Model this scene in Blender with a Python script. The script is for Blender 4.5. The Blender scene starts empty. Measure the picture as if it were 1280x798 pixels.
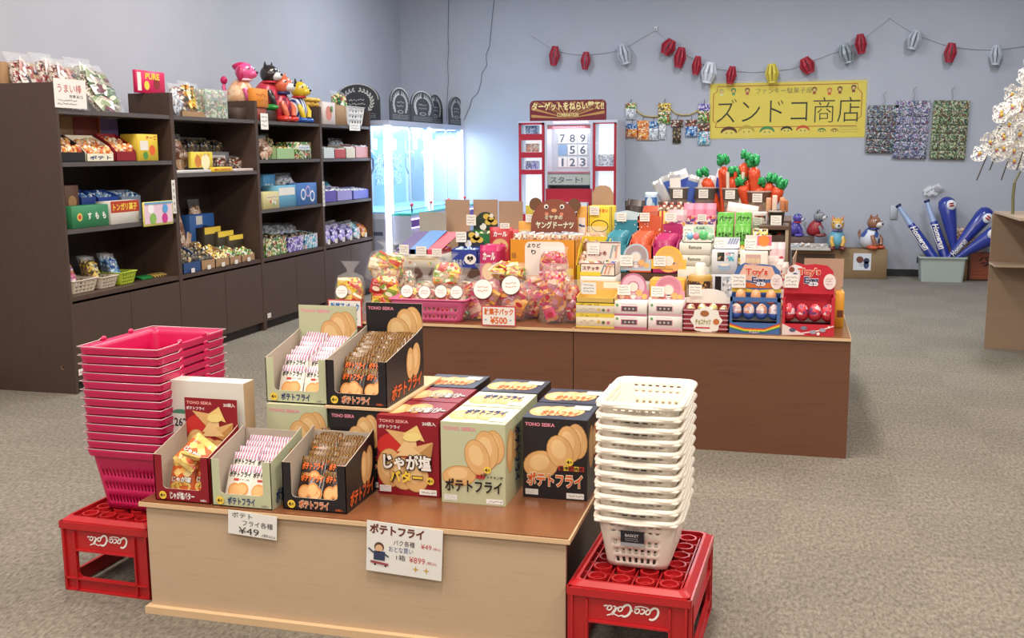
import bpy, bmesh, math, random
from math import sin, cos, pi, radians
from mathutils import Vector, Matrix
random.seed(11)
SC = bpy.context.scene
COL = SC.collection
# ---------------------------------------------------------------- camera
FPX = 1307.2
_y, _p, _r = radians(-14.978), radians(-9.019), radians(-0.441)
CF = Vector((sin(_y)*cos(_p), cos(_y)*cos(_p), sin(_p)))
_r0 = Vector((cos(_y), -sin(_y), 0)); _u0 = _r0.cross(CF)
CR = _r0*cos(_r)+_u0*sin(_r); CU = -_r0*sin(_r)+_u0*cos(_r)
CO = Vector((0, 0, 1.5))
cam = bpy.data.cameras.new('camera'); camo = bpy.data.objects.new('camera', cam); COL.objects.link(camo)
cam.sensor_width = 36; cam.lens = FPX/1280*36; cam.clip_end = 100; cam.clip_start = .05
m_ = Matrix.Identity(4)
for i in range(3):
    m_[i][0] = CR[i]; m_[i][1] = CU[i]; m_[i][2] = -CF[i]; m_[i][3] = CO[i]
camo.matrix_world = m_
SC.camera = camo
def U(px, py, x=None, y=None, z=None):
    "the point of the place seen at a measured spot of the photograph, on a known plane"
    d = CF + CR*((px-640)/FPX) - CU*((py-399)/FPX)
    t = (x-CO.x)/d.x if x is not None else (y-CO.y)/d.y if y is not None else (z-CO.z)/d.z
    return CO+d*t
# ---------------------------------------------------------------- light
SC.view_settings.view_transform = 'Standard'; SC.view_settings.look = 'None'
SC.view_settings.exposure = 0.0; SC.view_settings.gamma = 1.0; SC.view_settings.use_curve_mapping = False
w = bpy.data.worlds.new('world'); SC.world = w; w.use_nodes = True
w.node_tree.nodes['Background'].inputs[0].default_value = (.75, .85, 1, 1)
w.node_tree.nodes['Background'].inputs[1].default_value = .25
CEIL = 3.9
def area(loc, sx, sy, power, col, rot=(0, 0, 0), name='ceiling_lamp_light'):
    l = bpy.data.lights.new(name, 'AREA'); l.shape = 'RECTANGLE'; l.size = sx; l.size_y = sy
    l.energy = power; l.color = col
    o = bpy.data.objects.new(name, l); COL.objects.link(o); o.location = loc; o.rotation_euler = rot
    return o
WARM = (1, .9, .79); NEUT = (1, .95, .9); COOL = (.86, .92, 1)
LAMPS = []
for lx in (-3.4, -.7, 1.9):
    for ly, pw, c in ((-1.2, 56, WARM), (1.6, 78, WARM), (4.4, 62, WARM), (7.4, 58, NEUT), (10.6, 62, COOL)):
        LAMPS.append((lx, ly))
        area((lx, ly, CEIL-.06), .5, 1.25, pw, c)
# ---------------------------------------------------------------- materials
MC = {}
def lin(h):
    h = h.lstrip('#'); out = []
    for i in (0, 2, 4):
        c = int(h[i:i+2], 16)/255
        out.append(c/12.92 if c <= .04045 else ((c+.055)/1.055)**2.4)
    return (*out, 1)
def mat(h, rough=.55, metal=0, emit=0, coat=0, sss=0, var=.0):
    k = (h, rough, metal, emit, coat, sss, var)
    if k in MC: return MC[k]
    m = bpy.data.materials.new('paint_'+h); m.use_nodes = True; nt = m.node_tree; b = nt.nodes['Principled BSDF']
    b.inputs['Base Color'].default_value = lin(h); b.inputs['Roughness'].default_value = rough
    b.inputs['Metallic'].default_value = metal
    if coat: b.inputs['Coat Weight'].default_value = coat; b.inputs['Coat Roughness'].default_value = .15
    if sss: b.inputs['Subsurface Weight'].default_value = sss; b.inputs['Subsurface Radius'].default_value = (.02, .01, .01)
    if emit: b.inputs['Emission Color'].default_value = lin(h); b.inputs['Emission Strength'].default_value = emit
    if var:
        n = nt.nodes.new('ShaderNodeTexNoise'); n.inputs['Scale'].default_value = 9
        t = nt.nodes.new('ShaderNodeTexCoord'); nt.links.new(t.outputs['Object'], n.inputs['Vector'])
        mx = nt.nodes.new('ShaderNodeMix'); mx.data_type = 'RGBA'; c = lin(h)
        mx.inputs[6].default_value = tuple(x*(1-var) for x in c[:3])+(1,)
        mx.inputs[7].default_value = tuple(min(1, x*(1+var)) for x in c[:3])+(1,)
        nt.links.new(n.outputs['Fac'], mx.inputs[0]); nt.links.new(mx.outputs[2], b.inputs['Base Color'])
    MC[k] = m; return m
def ramp_mat(key, stops, scale, stretch=(1, 1, 1), rough=.5, kind='noise', detail=4, bump=0, const=False, coat=0, coord='Object', dist=0.0, metal=0, bscale=None):
    if key in MC: return MC[key]
    m = bpy.data.materials.new(key); m.use_nodes = True; nt = m.node_tree; b = nt.nodes['Principled BSDF']
    t = nt.nodes.new('ShaderNodeTexCoord'); mp = nt.nodes.new('ShaderNodeMapping'); mp.inputs['Scale'].default_value = stretch
    nt.links.new(t.outputs[coord], mp.inputs['Vector'])
    r = nt.nodes.new('ShaderNodeValToRGB'); cr = r.color_ramp
    if const: cr.interpolation = 'CONSTANT'
    n0 = len(stops)
    for i, s in enumerate(stops):
        pos, c = s if isinstance(s, tuple) else ((i/n0 if const else i/max(1, n0-1)), s)
        e = cr.elements[i] if i < 2 else cr.elements.new(pos)
        e.position = pos; e.color = lin(c)
    if kind == 'noise':
        n = nt.nodes.new('ShaderNodeTexNoise'); n.inputs['Scale'].default_value = scale; n.inputs['Detail'].default_value = detail
        n.inputs['Distortion'].default_value = dist; src = n.outputs['Fac']; nt.links.new(mp.outputs[0], n.inputs['Vector'])
    elif kind == 'wave':
        n = nt.nodes.new('ShaderNodeTexWave'); n.inputs['Scale'].default_value = scale; n.inputs['Distortion'].default_value = dist
        n.inputs['Detail'].default_value = detail
        src = n.outputs['Fac']; nt.links.new(mp.outputs[0], n.inputs['Vector'])
    else:
        n = nt.nodes.new('ShaderNodeTexVoronoi'); n.inputs['Scale'].default_value = scale; nt.links.new(mp.outputs[0], n.inputs['Vector'])
        sp = nt.nodes.new('ShaderNodeSeparateColor'); nt.links.new(n.outputs['Color'], sp.inputs[0]); src = sp.outputs[0]
    nt.links.new(src, r.inputs[0]); nt.links.new(r.outputs[0], b.inputs['Base Color'])
    b.inputs['Roughness'].default_value = rough; b.inputs['Metallic'].default_value = metal
    if coat: b.inputs['Coat Weight'].default_value = coat; b.inputs['Coat Roughness'].default_value = .12
    if bump:
        bp = nt.nodes.new('ShaderNodeBump'); bp.inputs['Strength'].default_value = bump; bp.inputs['Distance'].default_value = .01
        if bscale:
            n2 = nt.nodes.new('ShaderNodeTexNoise'); n2.inputs['Scale'].default_value = bscale; n2.inputs['Detail'].default_value = 3
            nt.links.new(t.outputs[coord], n2.inputs['Vector']); src = n2.outputs['Fac']
        nt.links.new(src, bp.inputs['Height']); nt.links.new(bp.outputs[0], b.inputs['Normal'])
    MC[key] = m; return m
PALS = {}
def candy(key, cols, scale=60, rough=.3, coat=.3):
    PALS['print_'+key] = cols
    return ramp_mat('print_'+key, cols, scale, rough=rough, kind='vor', const=True, coat=coat, bump=.3, bscale=45)
def film(key='clear_film', tint='ffffff', clear=.8, rough=.12):
    if key in MC: return MC[key]
    m = bpy.data.materials.new(key); m.use_nodes = True; nt = m.node_tree
    for n in list(nt.nodes): nt.nodes.remove(n)
    o = nt.nodes.new('ShaderNodeOutputMaterial'); mx = nt.nodes.new('ShaderNodeMixShader'); t = nt.nodes.new('ShaderNodeBsdfTransparent')
    g = nt.nodes.new('ShaderNodeBsdfPrincipled'); g.inputs['Base Color'].default_value = lin(tint); g.inputs['Roughness'].default_value = rough
    t.inputs[0].default_value = (1, 1, 1, 1)
    mx.inputs[0].default_value = 1-clear
    n = nt.nodes.new('ShaderNodeTexNoise'); n.inputs['Scale'].default_value = 28; bp = nt.nodes.new('ShaderNodeBump'); bp.inputs['Strength'].default_value = .5
    bp.inputs['Distance'].default_value = .01
    nt.links.new(n.outputs['Fac'], bp.inputs['Height']); nt.links.new(bp.outputs[0], g.inputs['Normal'])
    nt.links.new(t.outputs[0], mx.inputs[1]); nt.links.new(g.outputs[0], mx.inputs[2]); nt.links.new(mx.outputs[0], o.inputs[0])
    MC[key] = m; return m
# ---------------------------------------------------------------- lettering
TC = {}
def textmesh(body, bold=0.0, shear=0.0):
    k = (body, bold, shear)
    if k in TC: return TC[k]
    cu = bpy.data.curves.new('t', 'FONT'); cu.body = body; cu.resolution_u = 2; cu.offset = bold; cu.shear = shear
    o = bpy.data.objects.new('t', cu); COL.objects.link(o)
    dg = bpy.context.evaluated_depsgraph_get(); dg.update()
    me = bpy.data.meshes.new_from_object(o.evaluated_get(dg))
    vs = [(v.co.x, v.co.y) for v in me.vertices]; fs = [tuple(p.vertices) for p in me.polygons]
    bpy.data.objects.remove(o); bpy.data.curves.remove(cu); bpy.data.meshes.remove(me)
    if not vs: vs = [(0, 0)]; fs = []
    xs = [v[0] for v in vs]; ys = [v[1] for v in vs]
    TC[k] = (vs, fs, min(xs), min(ys), max(xs), max(ys)); return TC[k]
# ---------------------------------------------------------------- mesh builder
def fr(o, r, u):
    r = Vector(r).normalized(); u = Vector(u).normalized(); n = r.cross(u)
    m = Matrix.Identity(4)
    for i in range(3): m[i][0] = r[i]; m[i][1] = u[i]; m[i][2] = n[i]; m[i][3] = o[i]
    return m
def front(x, y, z): return fr((x, y, z), (1, 0, 0), (0, 0, 1))
def rightf(x, y, z): return fr((x, y, z), (0, 1, 0), (0, 0, 1))
def leftf(x, y, z): return fr((x, y, z), (0, -1, 0), (0, 0, 1))
def topf(x, y, z): return fr((x, y, z), (1, 0, 0), (0, 1, 0))
EPS = .0007
class MB:
    def __init__(s, T=None):
        s.V = []; s.F = []; s.I = []; s.S = []; s.mats = []; s.T = T or Matrix.Identity(4); s.warp = None
    def mi(s, m):
        if m not in s.mats: s.mats.append(m)
        return s.mats.index(m)
    def add(s, vs, fs, m, smooth=False):
        b = len(s.V); i = s.mi(m)
        for v in vs:
            v = Vector(v)
            if s.warp: v = s.warp(v)
            s.V.append(s.T @ v)
        for f in fs: s.F.append(tuple(b+k for k in f)); s.I.append(i); s.S.append(smooth)
        return s
    def box(s, x0, y0, z0, x1, y1, z1, m, **k):
        vs = [(x0, y0, z0), (x1, y0, z0), (x1, y1, z0), (x0, y1, z0), (x0, y0, z1), (x1, y0, z1), (x1, y1, z1), (x0, y1, z1)]
        fs = dict(bot=(0, 3, 2, 1), top=(4, 5, 6, 7), fro=(0, 1, 5, 4), rig=(1, 2, 6, 5), bac=(2, 3, 7, 6), lef=(3, 0, 4, 7))
        for n, f in fs.items():
            s.add(vs, [f], k.get(n, m)) if n in k else None
        s.add(vs, [f for n, f in fs.items() if n not in k], m); return s
    def rbox(s, x0, y0, z0, x1, y1, z1, r, m, seg=2):
        bm = bmesh.new(); bmesh.ops.create_cube(bm, size=1)
        for v in bm.verts: v.co = Vector(((x0+x1)/2+v.co.x*(x1-x0), (y0+y1)/2+v.co.y*(y1-y0), (z0+z1)/2+v.co.z*(z1-z0)))
        bmesh.ops.bevel(bm, geom=bm.edges[:], offset=r, segments=seg, affect='EDGES', profile=.5)
        bm.verts.index_update()
        s.add([v.co.copy() for v in bm.verts], [tuple(v.index for v in f.verts) for f in bm.faces], m, True); bm.free(); return s
    def rect(s, u0, v0, u1, v1, m, w=EPS): return s.add([(u0, v0, w), (u1, v0, w), (u1, v1, w), (u0, v1, w)], [(0, 1, 2, 3)], m)
    def poly(s, pts, m, w=EPS): return s.add([(p[0], p[1], w) for p in pts], [tuple(range(len(pts)))], m)
    def disc(s, u, v, ru, m, rv=None, w=EPS, a=0, n=20):
        rv = rv or ru
        return s.poly([(u+cos(t)*ru*cos(a)-sin(t)*rv*sin(a), v+cos(t)*ru*sin(a)+sin(t)*rv*cos(a)) for t in [2*pi*i/n for i in range(n)]], m, w)
    def line(s, pts, wd, m, w=EPS):
        L = []; R = []
        for i, p in enumerate(pts):
            a = pts[max(0, i-1)]; b = pts[min(len(pts)-1, i+1)]
            d = Vector((b[0]-a[0], b[1]-a[1])); d = d.normalized() if d.length else Vector((1, 0))
            L.append((p[0]-d.y*wd/2, p[1]+d.x*wd/2, w)); R.append((p[0]+d.y*wd/2, p[1]-d.x*wd/2, w))
        n = len(pts)
        return s.add(L+R, [(i, i+1, n+i+1, n+i) for i in range(n-1)], m)
    def text(s, body, u0, v0, u1, v1, m, bold=0, w=EPS, shear=0, out=None, ob=.05):
        if out is not None:
            du = (u1-u0)*.012; dv = (v1-v0)*.06
            s.text(body, u0-du, v0-dv, u1+du, v1+dv, out, bold+ob, w, shear); w = w+EPS*.8
        vs, fs, a, b, c, d = textmesh(body, bold, shear)
        sx = (u1-u0)/max(1e-6, c-a); sy = (v1-v0)/max(1e-6, d-b)
        return s.add([(u0+(x-a)*sx, v0+(y-b)*sy, w) for x, y in vs], fs, m)
    def scrib(s, u0, v0, u1, v1, rows, m, w=EPS, seed=0):
        "rows of small handwriting"
        rn = random.Random(seed); h = (v1-v0)/rows
        for r in range(rows):
            v = v1-h*(r+.5); u = u0
            while u < u1-h*.3:
                L = min(h*rn.uniform(.3, .8), u1-u)
                s.line([(u, v+h*rn.uniform(-.25, .25)), (u+L*.5, v+h*rn.uniform(-.28, .28)), (u+L, v+h*rn.uniform(-.25, .25))], h*.16, m, w)
                u += L+h*rn.uniform(.08, .25)
        return s
    def tube(s, pts, r, m, n=8, closed=False, rf=None):
        pts = [Vector(p) for p in pts]; N = len(pts); vs = []; up = Vector((0, 0, 1)); last = None
        for i, p in enumerate(pts):
            a = pts[(i-1) % N if closed else max(0, i-1)]; b = pts[(i+1) % N if closed else min(N-1, i+1)]
            d = (b-a).normalized() if (b-a).length else Vector((0, 0, 1))
            if last is None: x = d.cross(up); x = x if x.length > .05 else d.cross(Vector((1, 0, 0)))
            else: x = last-d*last.dot(d)
            x.normalize(); last = x; y = d.cross(x); rr = rf[i] if rf else r
            vs += [p+(x*cos(2*pi*k/n)+y*sin(2*pi*k/n))*rr for k in range(n)]
        fs = [(i*n+k, i*n+(k+1) % n, ((i+1) % N)*n+(k+1) % n, ((i+1) % N)*n+k) for i in range(N if closed else N-1) for k in range(n)]
        s.add(vs, fs, m, True)
        if not closed: s.add(vs[:n], [tuple(range(n))], m); s.add(vs[-n:], [tuple(range(n))], m)
        return s
    def lathe(s, prof, m, n=24, cx=0, cy=0, cap=True):
        vs = [(cx+r*cos(2*pi*k/n), cy+r*sin(2*pi*k/n), z) for r, z in prof for k in range(n)]
        fs = [(i*n+k, i*n+(k+1) % n, (i+1)*n+(k+1) % n, (i+1)*n+k) for i in range(len(prof)-1) for k in range(n)]
        s.add(vs, fs, m, True)
        if cap: s.add(vs[:n], [tuple(range(n))], m); s.add(vs[-n:], [tuple(range(n))], m)
        return s
    def blob(s, c, r, m, nu=16, nv=12, noise=0, seed=0, f=None):
        rn = random.Random(seed); vs = []; ph = [rn.uniform(0, 6) for _ in range(6)]
        for j in range(nv+1):
            th = pi*j/nv
            for i in range(nu):
                a = 2*pi*i/nu; k = 1+noise*(sin(3*a+ph[0]+2*th)+sin(5*th+ph[1]+a)+.6*sin(7*a+ph[2]))*sin(th)
                v = Vector((sin(th)*cos(a)*k*r[0], sin(th)*sin(a)*k*r[1], cos(th)*k*r[2]))
                if f: v = f(v)
                vs.append(Vector(c)+v)
        fs = [(j*nu+i, j*nu+(i+1) % nu, (j+1)*nu+(i+1) % nu, (j+1)*nu+i) for j in range(nv) for i in range(nu)]
        return s.add(vs, fs, m, True)
    def loft(s, rings, m, smooth=True, cap=(True, True), skip=None):
        n = len(rings[0]); vs = [p for r in rings for p in r]
        fs = [(i*n+k, i*n+(k+1) % n, (i+1)*n+(k+1) % n, (i+1)*n+k) for i in range(len(rings)-1) for k in range(n) if not (skip and skip(i, k))]
        s.add(vs, fs, m, smooth)
        if cap[0]: s.add(rings[0], [tuple(range(n-1, -1, -1))], m)
        if cap[1]: s.add(rings[-1], [tuple(range(n))], m)
        return s
    def prism(s, pts, w0, w1, m, side=None):
        "an outline in the frame's plane given thickness from w0 to w1"
        n = len(pts); a = [(p[0], p[1], w0) for p in pts]; b = [(p[0], p[1], w1) for p in pts]
        s.add(a, [tuple(range(n-1, -1, -1))], m); s.add(b, [tuple(range(n))], m)
        return s.add(a+b, [(i, (i+1) % n, n+(i+1) % n, n+i) for i in range(n)], side or m)
    def build(s, name, parent=None, loc=None, rz=0):
        me = bpy.data.meshes.new(name); me.from_pydata([tuple(v) for v in s.V], [], s.F)
        for m in s.mats: me.materials.append(m)
        me.polygons.foreach_set('material_index', s.I); me.polygons.foreach_set('use_smooth', s.S); me.update()
        o = bpy.data.objects.new(name, me); COL.objects.link(o)
        if parent: o.parent = parent
        if loc is not None: o.location = loc
        o.rotation_euler[2] = rz
        return o
def rrect(hw, hd, r, nx, ny, nc, cx=0, cy=0, z=0):
    P = []
    for (sx, sy, a0) in ((1, 1, 0), (-1, 1, 90), (-1, -1, 180), (1, -1, 270)):
        for k in range(nc+1):
            a = radians(a0+90*k/nc); P.append((cx+sx*(hw-r)+cos(a)*r, cy+sy*(hd-r)+sin(a)*r, z))
        nxt = {(1, 1): (-1, 1), (-1, 1): (-1, -1), (-1, -1): (1, -1), (1, -1): (1, 1)}[(sx, sy)]
        n = nx if sy == nxt[1] else ny
        a = P[-1]; an = radians(a0+90)
        b = (cx+nxt[0]*(hw-r)+cos(an)*r, cy+nxt[1]*(hd-r)+sin(an)*r)
        for k in range(1, n): P.append((a[0]+(b[0]-a[0])*k/n, a[1]+(b[1]-a[1])*k/n, z))
    return P
def tag(o, label, cat, group=None, kind=None):
    if label: o['label'] = label
    if cat: o['category'] = cat
    if group: o['group'] = group
    if kind: o['kind'] = kind
    return o
def empty(name, loc, label, cat, group=None, rz=0):
    o = bpy.data.objects.new(name, None); COL.objects.link(o); o.location = loc; o.rotation_euler[2] = rz
    o.empty_display_size = .05
    return tag(o, label, cat, group)
def struct(o): o['kind'] = 'structure'; return o
KIDS = {}
def clone(root, loc, label=None, group=None, rot=None, scale=None):
    r = root.copy(); COL.objects.link(r); r.location = loc
    if label: r['label'] = label
    if group: r['group'] = group
    if rot is not None: r.rotation_euler = rot
    if scale is not None: r.scale = scale
    for ch in list(root.children):
        c = ch.copy(); COL.objects.link(c); c.parent = r
        for g in ch.children:
            d = g.copy(); COL.objects.link(d); d.parent = c
    return r
def solidify(o, t, off=0):
    md = o.modifiers.new('thick', 'SOLIDIFY'); md.thickness = t; md.offset = off; return o
BLACK = mat('1a1718'); INK = mat('2a2424'); WHITE = mat('f4f1ec'); REDINK = mat('c0272d'); YEL = mat('f3cf3a'); PAPER = mat('e9e7e2', .8)
CARD = ramp_mat('cardboard', ['9c7a58', 'b08c68'], 14, rough=.85, stretch=(1, 1, 3))
CLEAR = film(clear=.9)
FOGGY = film('foggy_film', clear=.72)
# ---------------------------------------------------------------- room
X0, X1, Y0, Y1 = -5.05, 5.5, -3.5, 13.3
CARPET = None
def carpet():
    m = bpy.data.materials.new('carpet_tiles'); m.use_nodes = True; nt = m.node_tree; b = nt.nodes['Principled BSDF']
    t = nt.nodes.new('ShaderNodeTexCoord')
    n = nt.nodes.new('ShaderNodeTexNoise'); n.inputs['Scale'].default_value = 75; n.inputs['Detail'].default_value = 5; n.inputs['Roughness'].default_value = .75
    mp = nt.nodes.new('ShaderNodeMapping'); mp.inputs['Scale'].default_value = (1, .45, 1)
    nt.links.new(t.outputs['Object'], mp.inputs[0]); nt.links.new(mp.outputs[0], n.inputs['Vector'])
    r = nt.nodes.new('ShaderNodeValToRGB'); r.color_ramp.elements[0].position = .3; r.color_ramp.elements[0].color = lin('544d43')
    r.color_ramp.elements[1].position = .72; r.color_ramp.elements[1].color = lin('a1998b')
    nt.links.new(n.outputs['Fac'], r.inputs[0])
    ck = nt.nodes.new('ShaderNodeTexChecker'); ck.inputs['Scale'].default_value = 2.0; ck.inputs[1].default_value = (.93, .93, .93, 1); ck.inputs[2].default_value = (1, 1, 1, 1)
    nt.links.new(t.outputs['Object'], ck.inputs[0])
    n3 = nt.nodes.new('ShaderNodeTexNoise'); n3.inputs['Scale'].default_value = 1.6; nt.links.new(t.outputs['Object'], n3.inputs['Vector'])
    r3 = nt.nodes.new('ShaderNodeValToRGB'); r3.color_ramp.elements[0].color = (.85, .85, .85, 1); r3.color_ramp.elements[1].color = (1.05, 1.05, 1.05, 1)
    nt.links.new(n3.outputs['Fac'], r3.inputs[0])
    mu = nt.nodes.new('ShaderNodeMix'); mu.data_type = 'RGBA'; mu.blend_type = 'MULTIPLY'; mu.inputs[0].default_value = 1
    nt.links.new(r.outputs[0], mu.inputs[6]); nt.links.new(ck.outputs[0], mu.inputs[7])
    m2 = nt.nodes.new('ShaderNodeMix'); m2.data_type = 'RGBA'; m2.blend_type = 'MULTIPLY'; m2.inputs[0].default_value = 1
    nt.links.new(mu.outputs[2], m2.inputs[6]); nt.links.new(r3.outputs[0], m2.inputs[7])
    nt.links.new(m2.outputs[2], b.inputs['Base Color']); b.inputs['Roughness'].default_value = .95
    bp = nt.nodes.new('ShaderNodeBump'); bp.inputs['Strength'].default_value = .6; bp.inputs['Distance'].default_value = .006
    nt.links.new(n.outputs['Fac'], bp.inputs['Height']); nt.links.new(bp.outputs[0], b.inputs['Normal'])
    return m
WALL = ramp_mat('wall_paper', ['b1b5c0', 'babdc8'], 3, rough=.8, bump=.08, bscale=160)
CEILM = ramp_mat('ceiling_board', ['d8d8d6', 'e2e2e0'], 5, rough=.9)
struct(MB().box(X0-.1, Y0-.1, -.1, X1+.1, Y1+.1, 0, carpet()).build('floor'))
struct(MB().box(X0-.1, Y1, 0, X1+.1, Y1+.1, CEIL, WALL).build('wall_back'))
struct(MB().box(X0-.1, Y0, 0, X0, Y1, CEIL, WALL).build('wall_left'))
struct(MB().box(X1, Y0, 0, X1+.1, Y1, CEIL, WALL).build('wall_right'))
struct(MB().box(X0-.1, Y0-.1, 0, X1+.1, Y0, CEIL, WALL).build('wall_front'))
cl = MB().box(X0-.1, Y0-.1, CEIL, X1+.1, Y1+.1, CEIL+.1, CEILM)
for lx, ly in LAMPS: cl.box(lx-.32, ly-.7, CEIL-.03, lx+.32, ly+.7, CEIL, WHITE)
struct(cl.build('ceiling'))
BB = mat('2c2a2c', .6)
struct(MB().box(2.52, 6.5, 3.02, 5.5, Y1, CEIL, ramp_mat('bulkhead', ['8f9494', '989c9c'], 4, rough=.8)).box(2.50, 6.48, 3.0, 2.54, Y1, 3.03, mat('a4a8a8')).build('trim_1'))
struct(MB().box(X0, Y1-.015, 0, X1, Y1, .085, BB).build('baseboard_back'))
struct(MB().box(X0, Y0, 0, X0+.015, Y1-.015, .085, BB).build('baseboard_left'))
# ================================================================ front display table
VENEER = ramp_mat('brown_veneer', ['70462c', '875638', '7b4e32'], 6, stretch=(1.2, 14, 6), rough=.28, coat=.3)
PLY = ramp_mat('light_plywood', ['b3987a', 'c4ab8e', 'baa084'], 5, stretch=(1.2, 5, 16), rough=.6)
EDGE = ramp_mat('ply_edge', ['d8b48a', 'e2c29a'], 30, stretch=(1, 1, 20), rough=.6)
DARKW = ramp_mat('dark_board', ['3e2b22', '4b352a'], 5, stretch=(1, 1, 12), rough=.6)
FTZ = .385
t = empty('display_table', (-1.31, 2.87, 0), 'low light plywood display table with brown top in the foreground', 'table')
mb = MB().box(-.725, -.012, FTZ-.018, .715, .93, FTZ-.004, EDGE).box(-.72, -.008, FTZ-.004, .71, .93, FTZ, VENEER)
mb.build('table_top', t)
mb = MB().box(-.705, 0, .02, .700, .015, FTZ-.018, PLY); o = mb.build('front_panel', t)
MB().box(-.72, -.02, 0, .705, .02, .024, EDGE).build('base_cleat', t)
for sx in (-.68, .655): MB().box(sx, .03, 0, sx+.018, .88, FTZ-.018, DARKW).build('side_panel', t)
MB().box(-.66, .86, 0, .65, .88, FTZ-.018, DARKW).build('back_panel', t)
# ---------------------------------------------------------------- potato snack prints
SAGE = mat('c2c6a2', .5); CHIP = ramp_mat('chip_print', ['d9a768', 'e6bb80'], 40, rough=.5); CHIPD = mat('c08c50'); CHIPL = mat('ecc78e')
BLK = mat('211d20', .4); CRIM = mat('8e1424', .4); ORG = mat('e0652a'); PINK = mat('e88fa4'); NAVY = mat('243a72'); CREAM = mat('efe8cf'); GOLD = mat('e9b840')
GREY = mat('8d8d8d'); REDS = mat('c23a30'); YELB = mat('f6d24a')
def ovals(mb, W, H, k):
    for i, (u, v, ru, rv, a) in enumerate(k):
        q = EPS*(.9+i*.5)
        mb.disc(u*W, v*H, ru*W+.0025, CHIPD, rv*H+.0025, w=q, a=a)
        mb.disc(u*W, v*H, ru*W, CHIP, rv*H, w=q+.0001, a=a)
        mb.disc((u-.02)*W, (v+.03)*H, ru*W*.6, CHIPL, rv*H*.6, w=q+.0002, a=a)
def badge(mb, u, v, r):
    mb.disc(u, v, r, YELB, w=EPS*6); mb.text('4', u-r*.75, v-r*.5, u-r*.05, v+r*.5, BLACK, .02, w=EPS*7); mb.text('枚', u+r*.05, v-r*.35, u+r*.7, v+r*.35, BLACK, w=EPS*7)
def art(mb, kind, W, H, full=True, v0=0.0):
    "printed picture on a frame W wide and H high (origin bottom left); v0 is where the visible part starts"
    if kind == 'green':
        ovals(mb, W, H, [(.28, .34, .26, .12, .1), (.83, .72, .15, .2, .1), (.71, .68, .18, .23, .12), (.57, .58, .18, .22, .3)])
        mb.text('TOHO SEIKA', .04*W, .90*H, .55*W, .945*H, PINK, .03)
        mb.text('4枚', .62*W, .36*H, .72*W, .4*H, BLACK, w=EPS*6)
        if full:
            badge(mb, .73*W, .44*H, .055*W)
            mb.text('ポテトフライ', .06*W, .15*H, .95*W, .31*H, BLK, .03, w=EPS*6)
            mb.rect(.55*W, .325*H, .68*W, .375*H, REDS, EPS*5.5); mb.text('フライドチキン味', .56*W, .33*H, .97*W, .37*H, BLACK, .02, w=EPS*6)
            mb.rect(.04*W, .03*H, .24*W, .10*H, WHITE); mb.scrib(.05*W, .035*H, .23*W, .095*H, 3, GREY, EPS*2, 3)
            mb.rect(.7*W, .02*H, .96*W, .08*H, WHITE); mb.scrib(.74*W, .03*H, .95*W, .07*H, 1, GREY, EPS*2, 4)
    elif kind == 'black':
        ovals(mb, W, H, [(.28, .42, .26, .17, .2), (.84, .74, .15, .21, .1), (.72, .70, .17, .22, .15), (.58, .60, .19, .20, .3)])
        mb.text('TOHO SEIKA', .04*W, .90*H, .5*W, .945*H, PINK, .03)
        if full:
            badge(mb, .73*W, .48*H, .06*W)
            for i, c in enumerate((REDS, YELB, REDS, YELB, REDS)): mb.rect((.56+.08*i)*W, .37*H, (.635+.08*i)*W, .43*H, c, EPS*5.5)
            mb.text('香辛焼肉味', .57*W, .375*H, .95*W, .425*H, BLACK, .02, w=EPS*7)
            mb.text('ポテトフライ', .07*W, .16*H, .93*W, .33*H, ORG, .03, w=EPS*6, out=CREAM)
            mb.rect(.04*W, .04*H, .24*W, .11*H, WHITE); mb.scrib(.05*W, .045*H, .23*W, .105*H, 3, GREY, EPS*2, 5)
            mb.rect(.68*W, .02*H, .95*W, .09*H, WHITE); mb.scrib(.72*W, .03*H, .94*W, .08*H, 1, GREY, EPS*2, 6)
    else:
        hot = mat('c8302c', .4); mb.disc(.3*W, .62*H, .3*W, hot, .17*H, w=EPS*.6)
        ovals(mb, W, H, [(.2, .34, .2, .24, 0), (.42, .28, .22, .2, .1), (.62, .26, .2, .2, .1)])
        for i, (a, b, c, d, e, f) in enumerate(((.14, .83, .42, .62, .5, .8), (.32, .56, .62, .86, .66, .55), (.34, .56, .9, .7, .82, .45), (.42, .78, .66, .90, .78, .70), (.6, .5, .92, .70, .86, .42), (.3, .5, .52, .66, .74, .52))):
            mb.poly([(a*W, b*H), (c*W, d*H), (e*W, f*H)], (CHIP, CHIPL, CHIP, mat('f0cf80'), CHIPD, CHIPL)[i], EPS*(2.5+i*.4))
        mb.disc(.58*W, .75*H, .15*W, mat('f2dc8c'), .055*H, w=EPS*5.5, a=.1)
        mb.text('TOHO SEIKA', .04*W, .915*H, .52*W, .955*H, mat('f0a9a0'), .03)
        mb.text('ポテトフライ', .03*W, .84*H, .38*W, .885*H, WHITE, .02)
        mb.text('20袋入', .74*W, .90*H, .96*W, .95*H, WHITE, .02)
        if full:
            mb.text('じゃが塩', .1*W, .33*H, .88*W, .53*H, WHITE, .04, w=EPS*8, out=BLACK, ob=.07)
            mb.text('バター', .2*W, .17*H, .74*W, .32*H, YELB, .04, w=EPS*8, out=BLACK, ob=.07)
            badge(mb, .86*W, .21*H, .06*W)
            mb.rect(.03*W, .04*H, .22*W, .12*H, WHITE, EPS*6); mb.scrib(.04*W, .045*H, .2*W, .115*H, 3, GREY, EPS*7, 7)
            mb.rect(.68*W, .03*H, .96*W, .10*H, WHITE, EPS*6); mb.scrib(.72*W, .04*H, .94*W, .09*H, 1, GREY, EPS*7, 8)
BG = dict(green=SAGE, black=BLK, red=CRIM)
CW, CD, CH = .214, .212, .268
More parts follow.
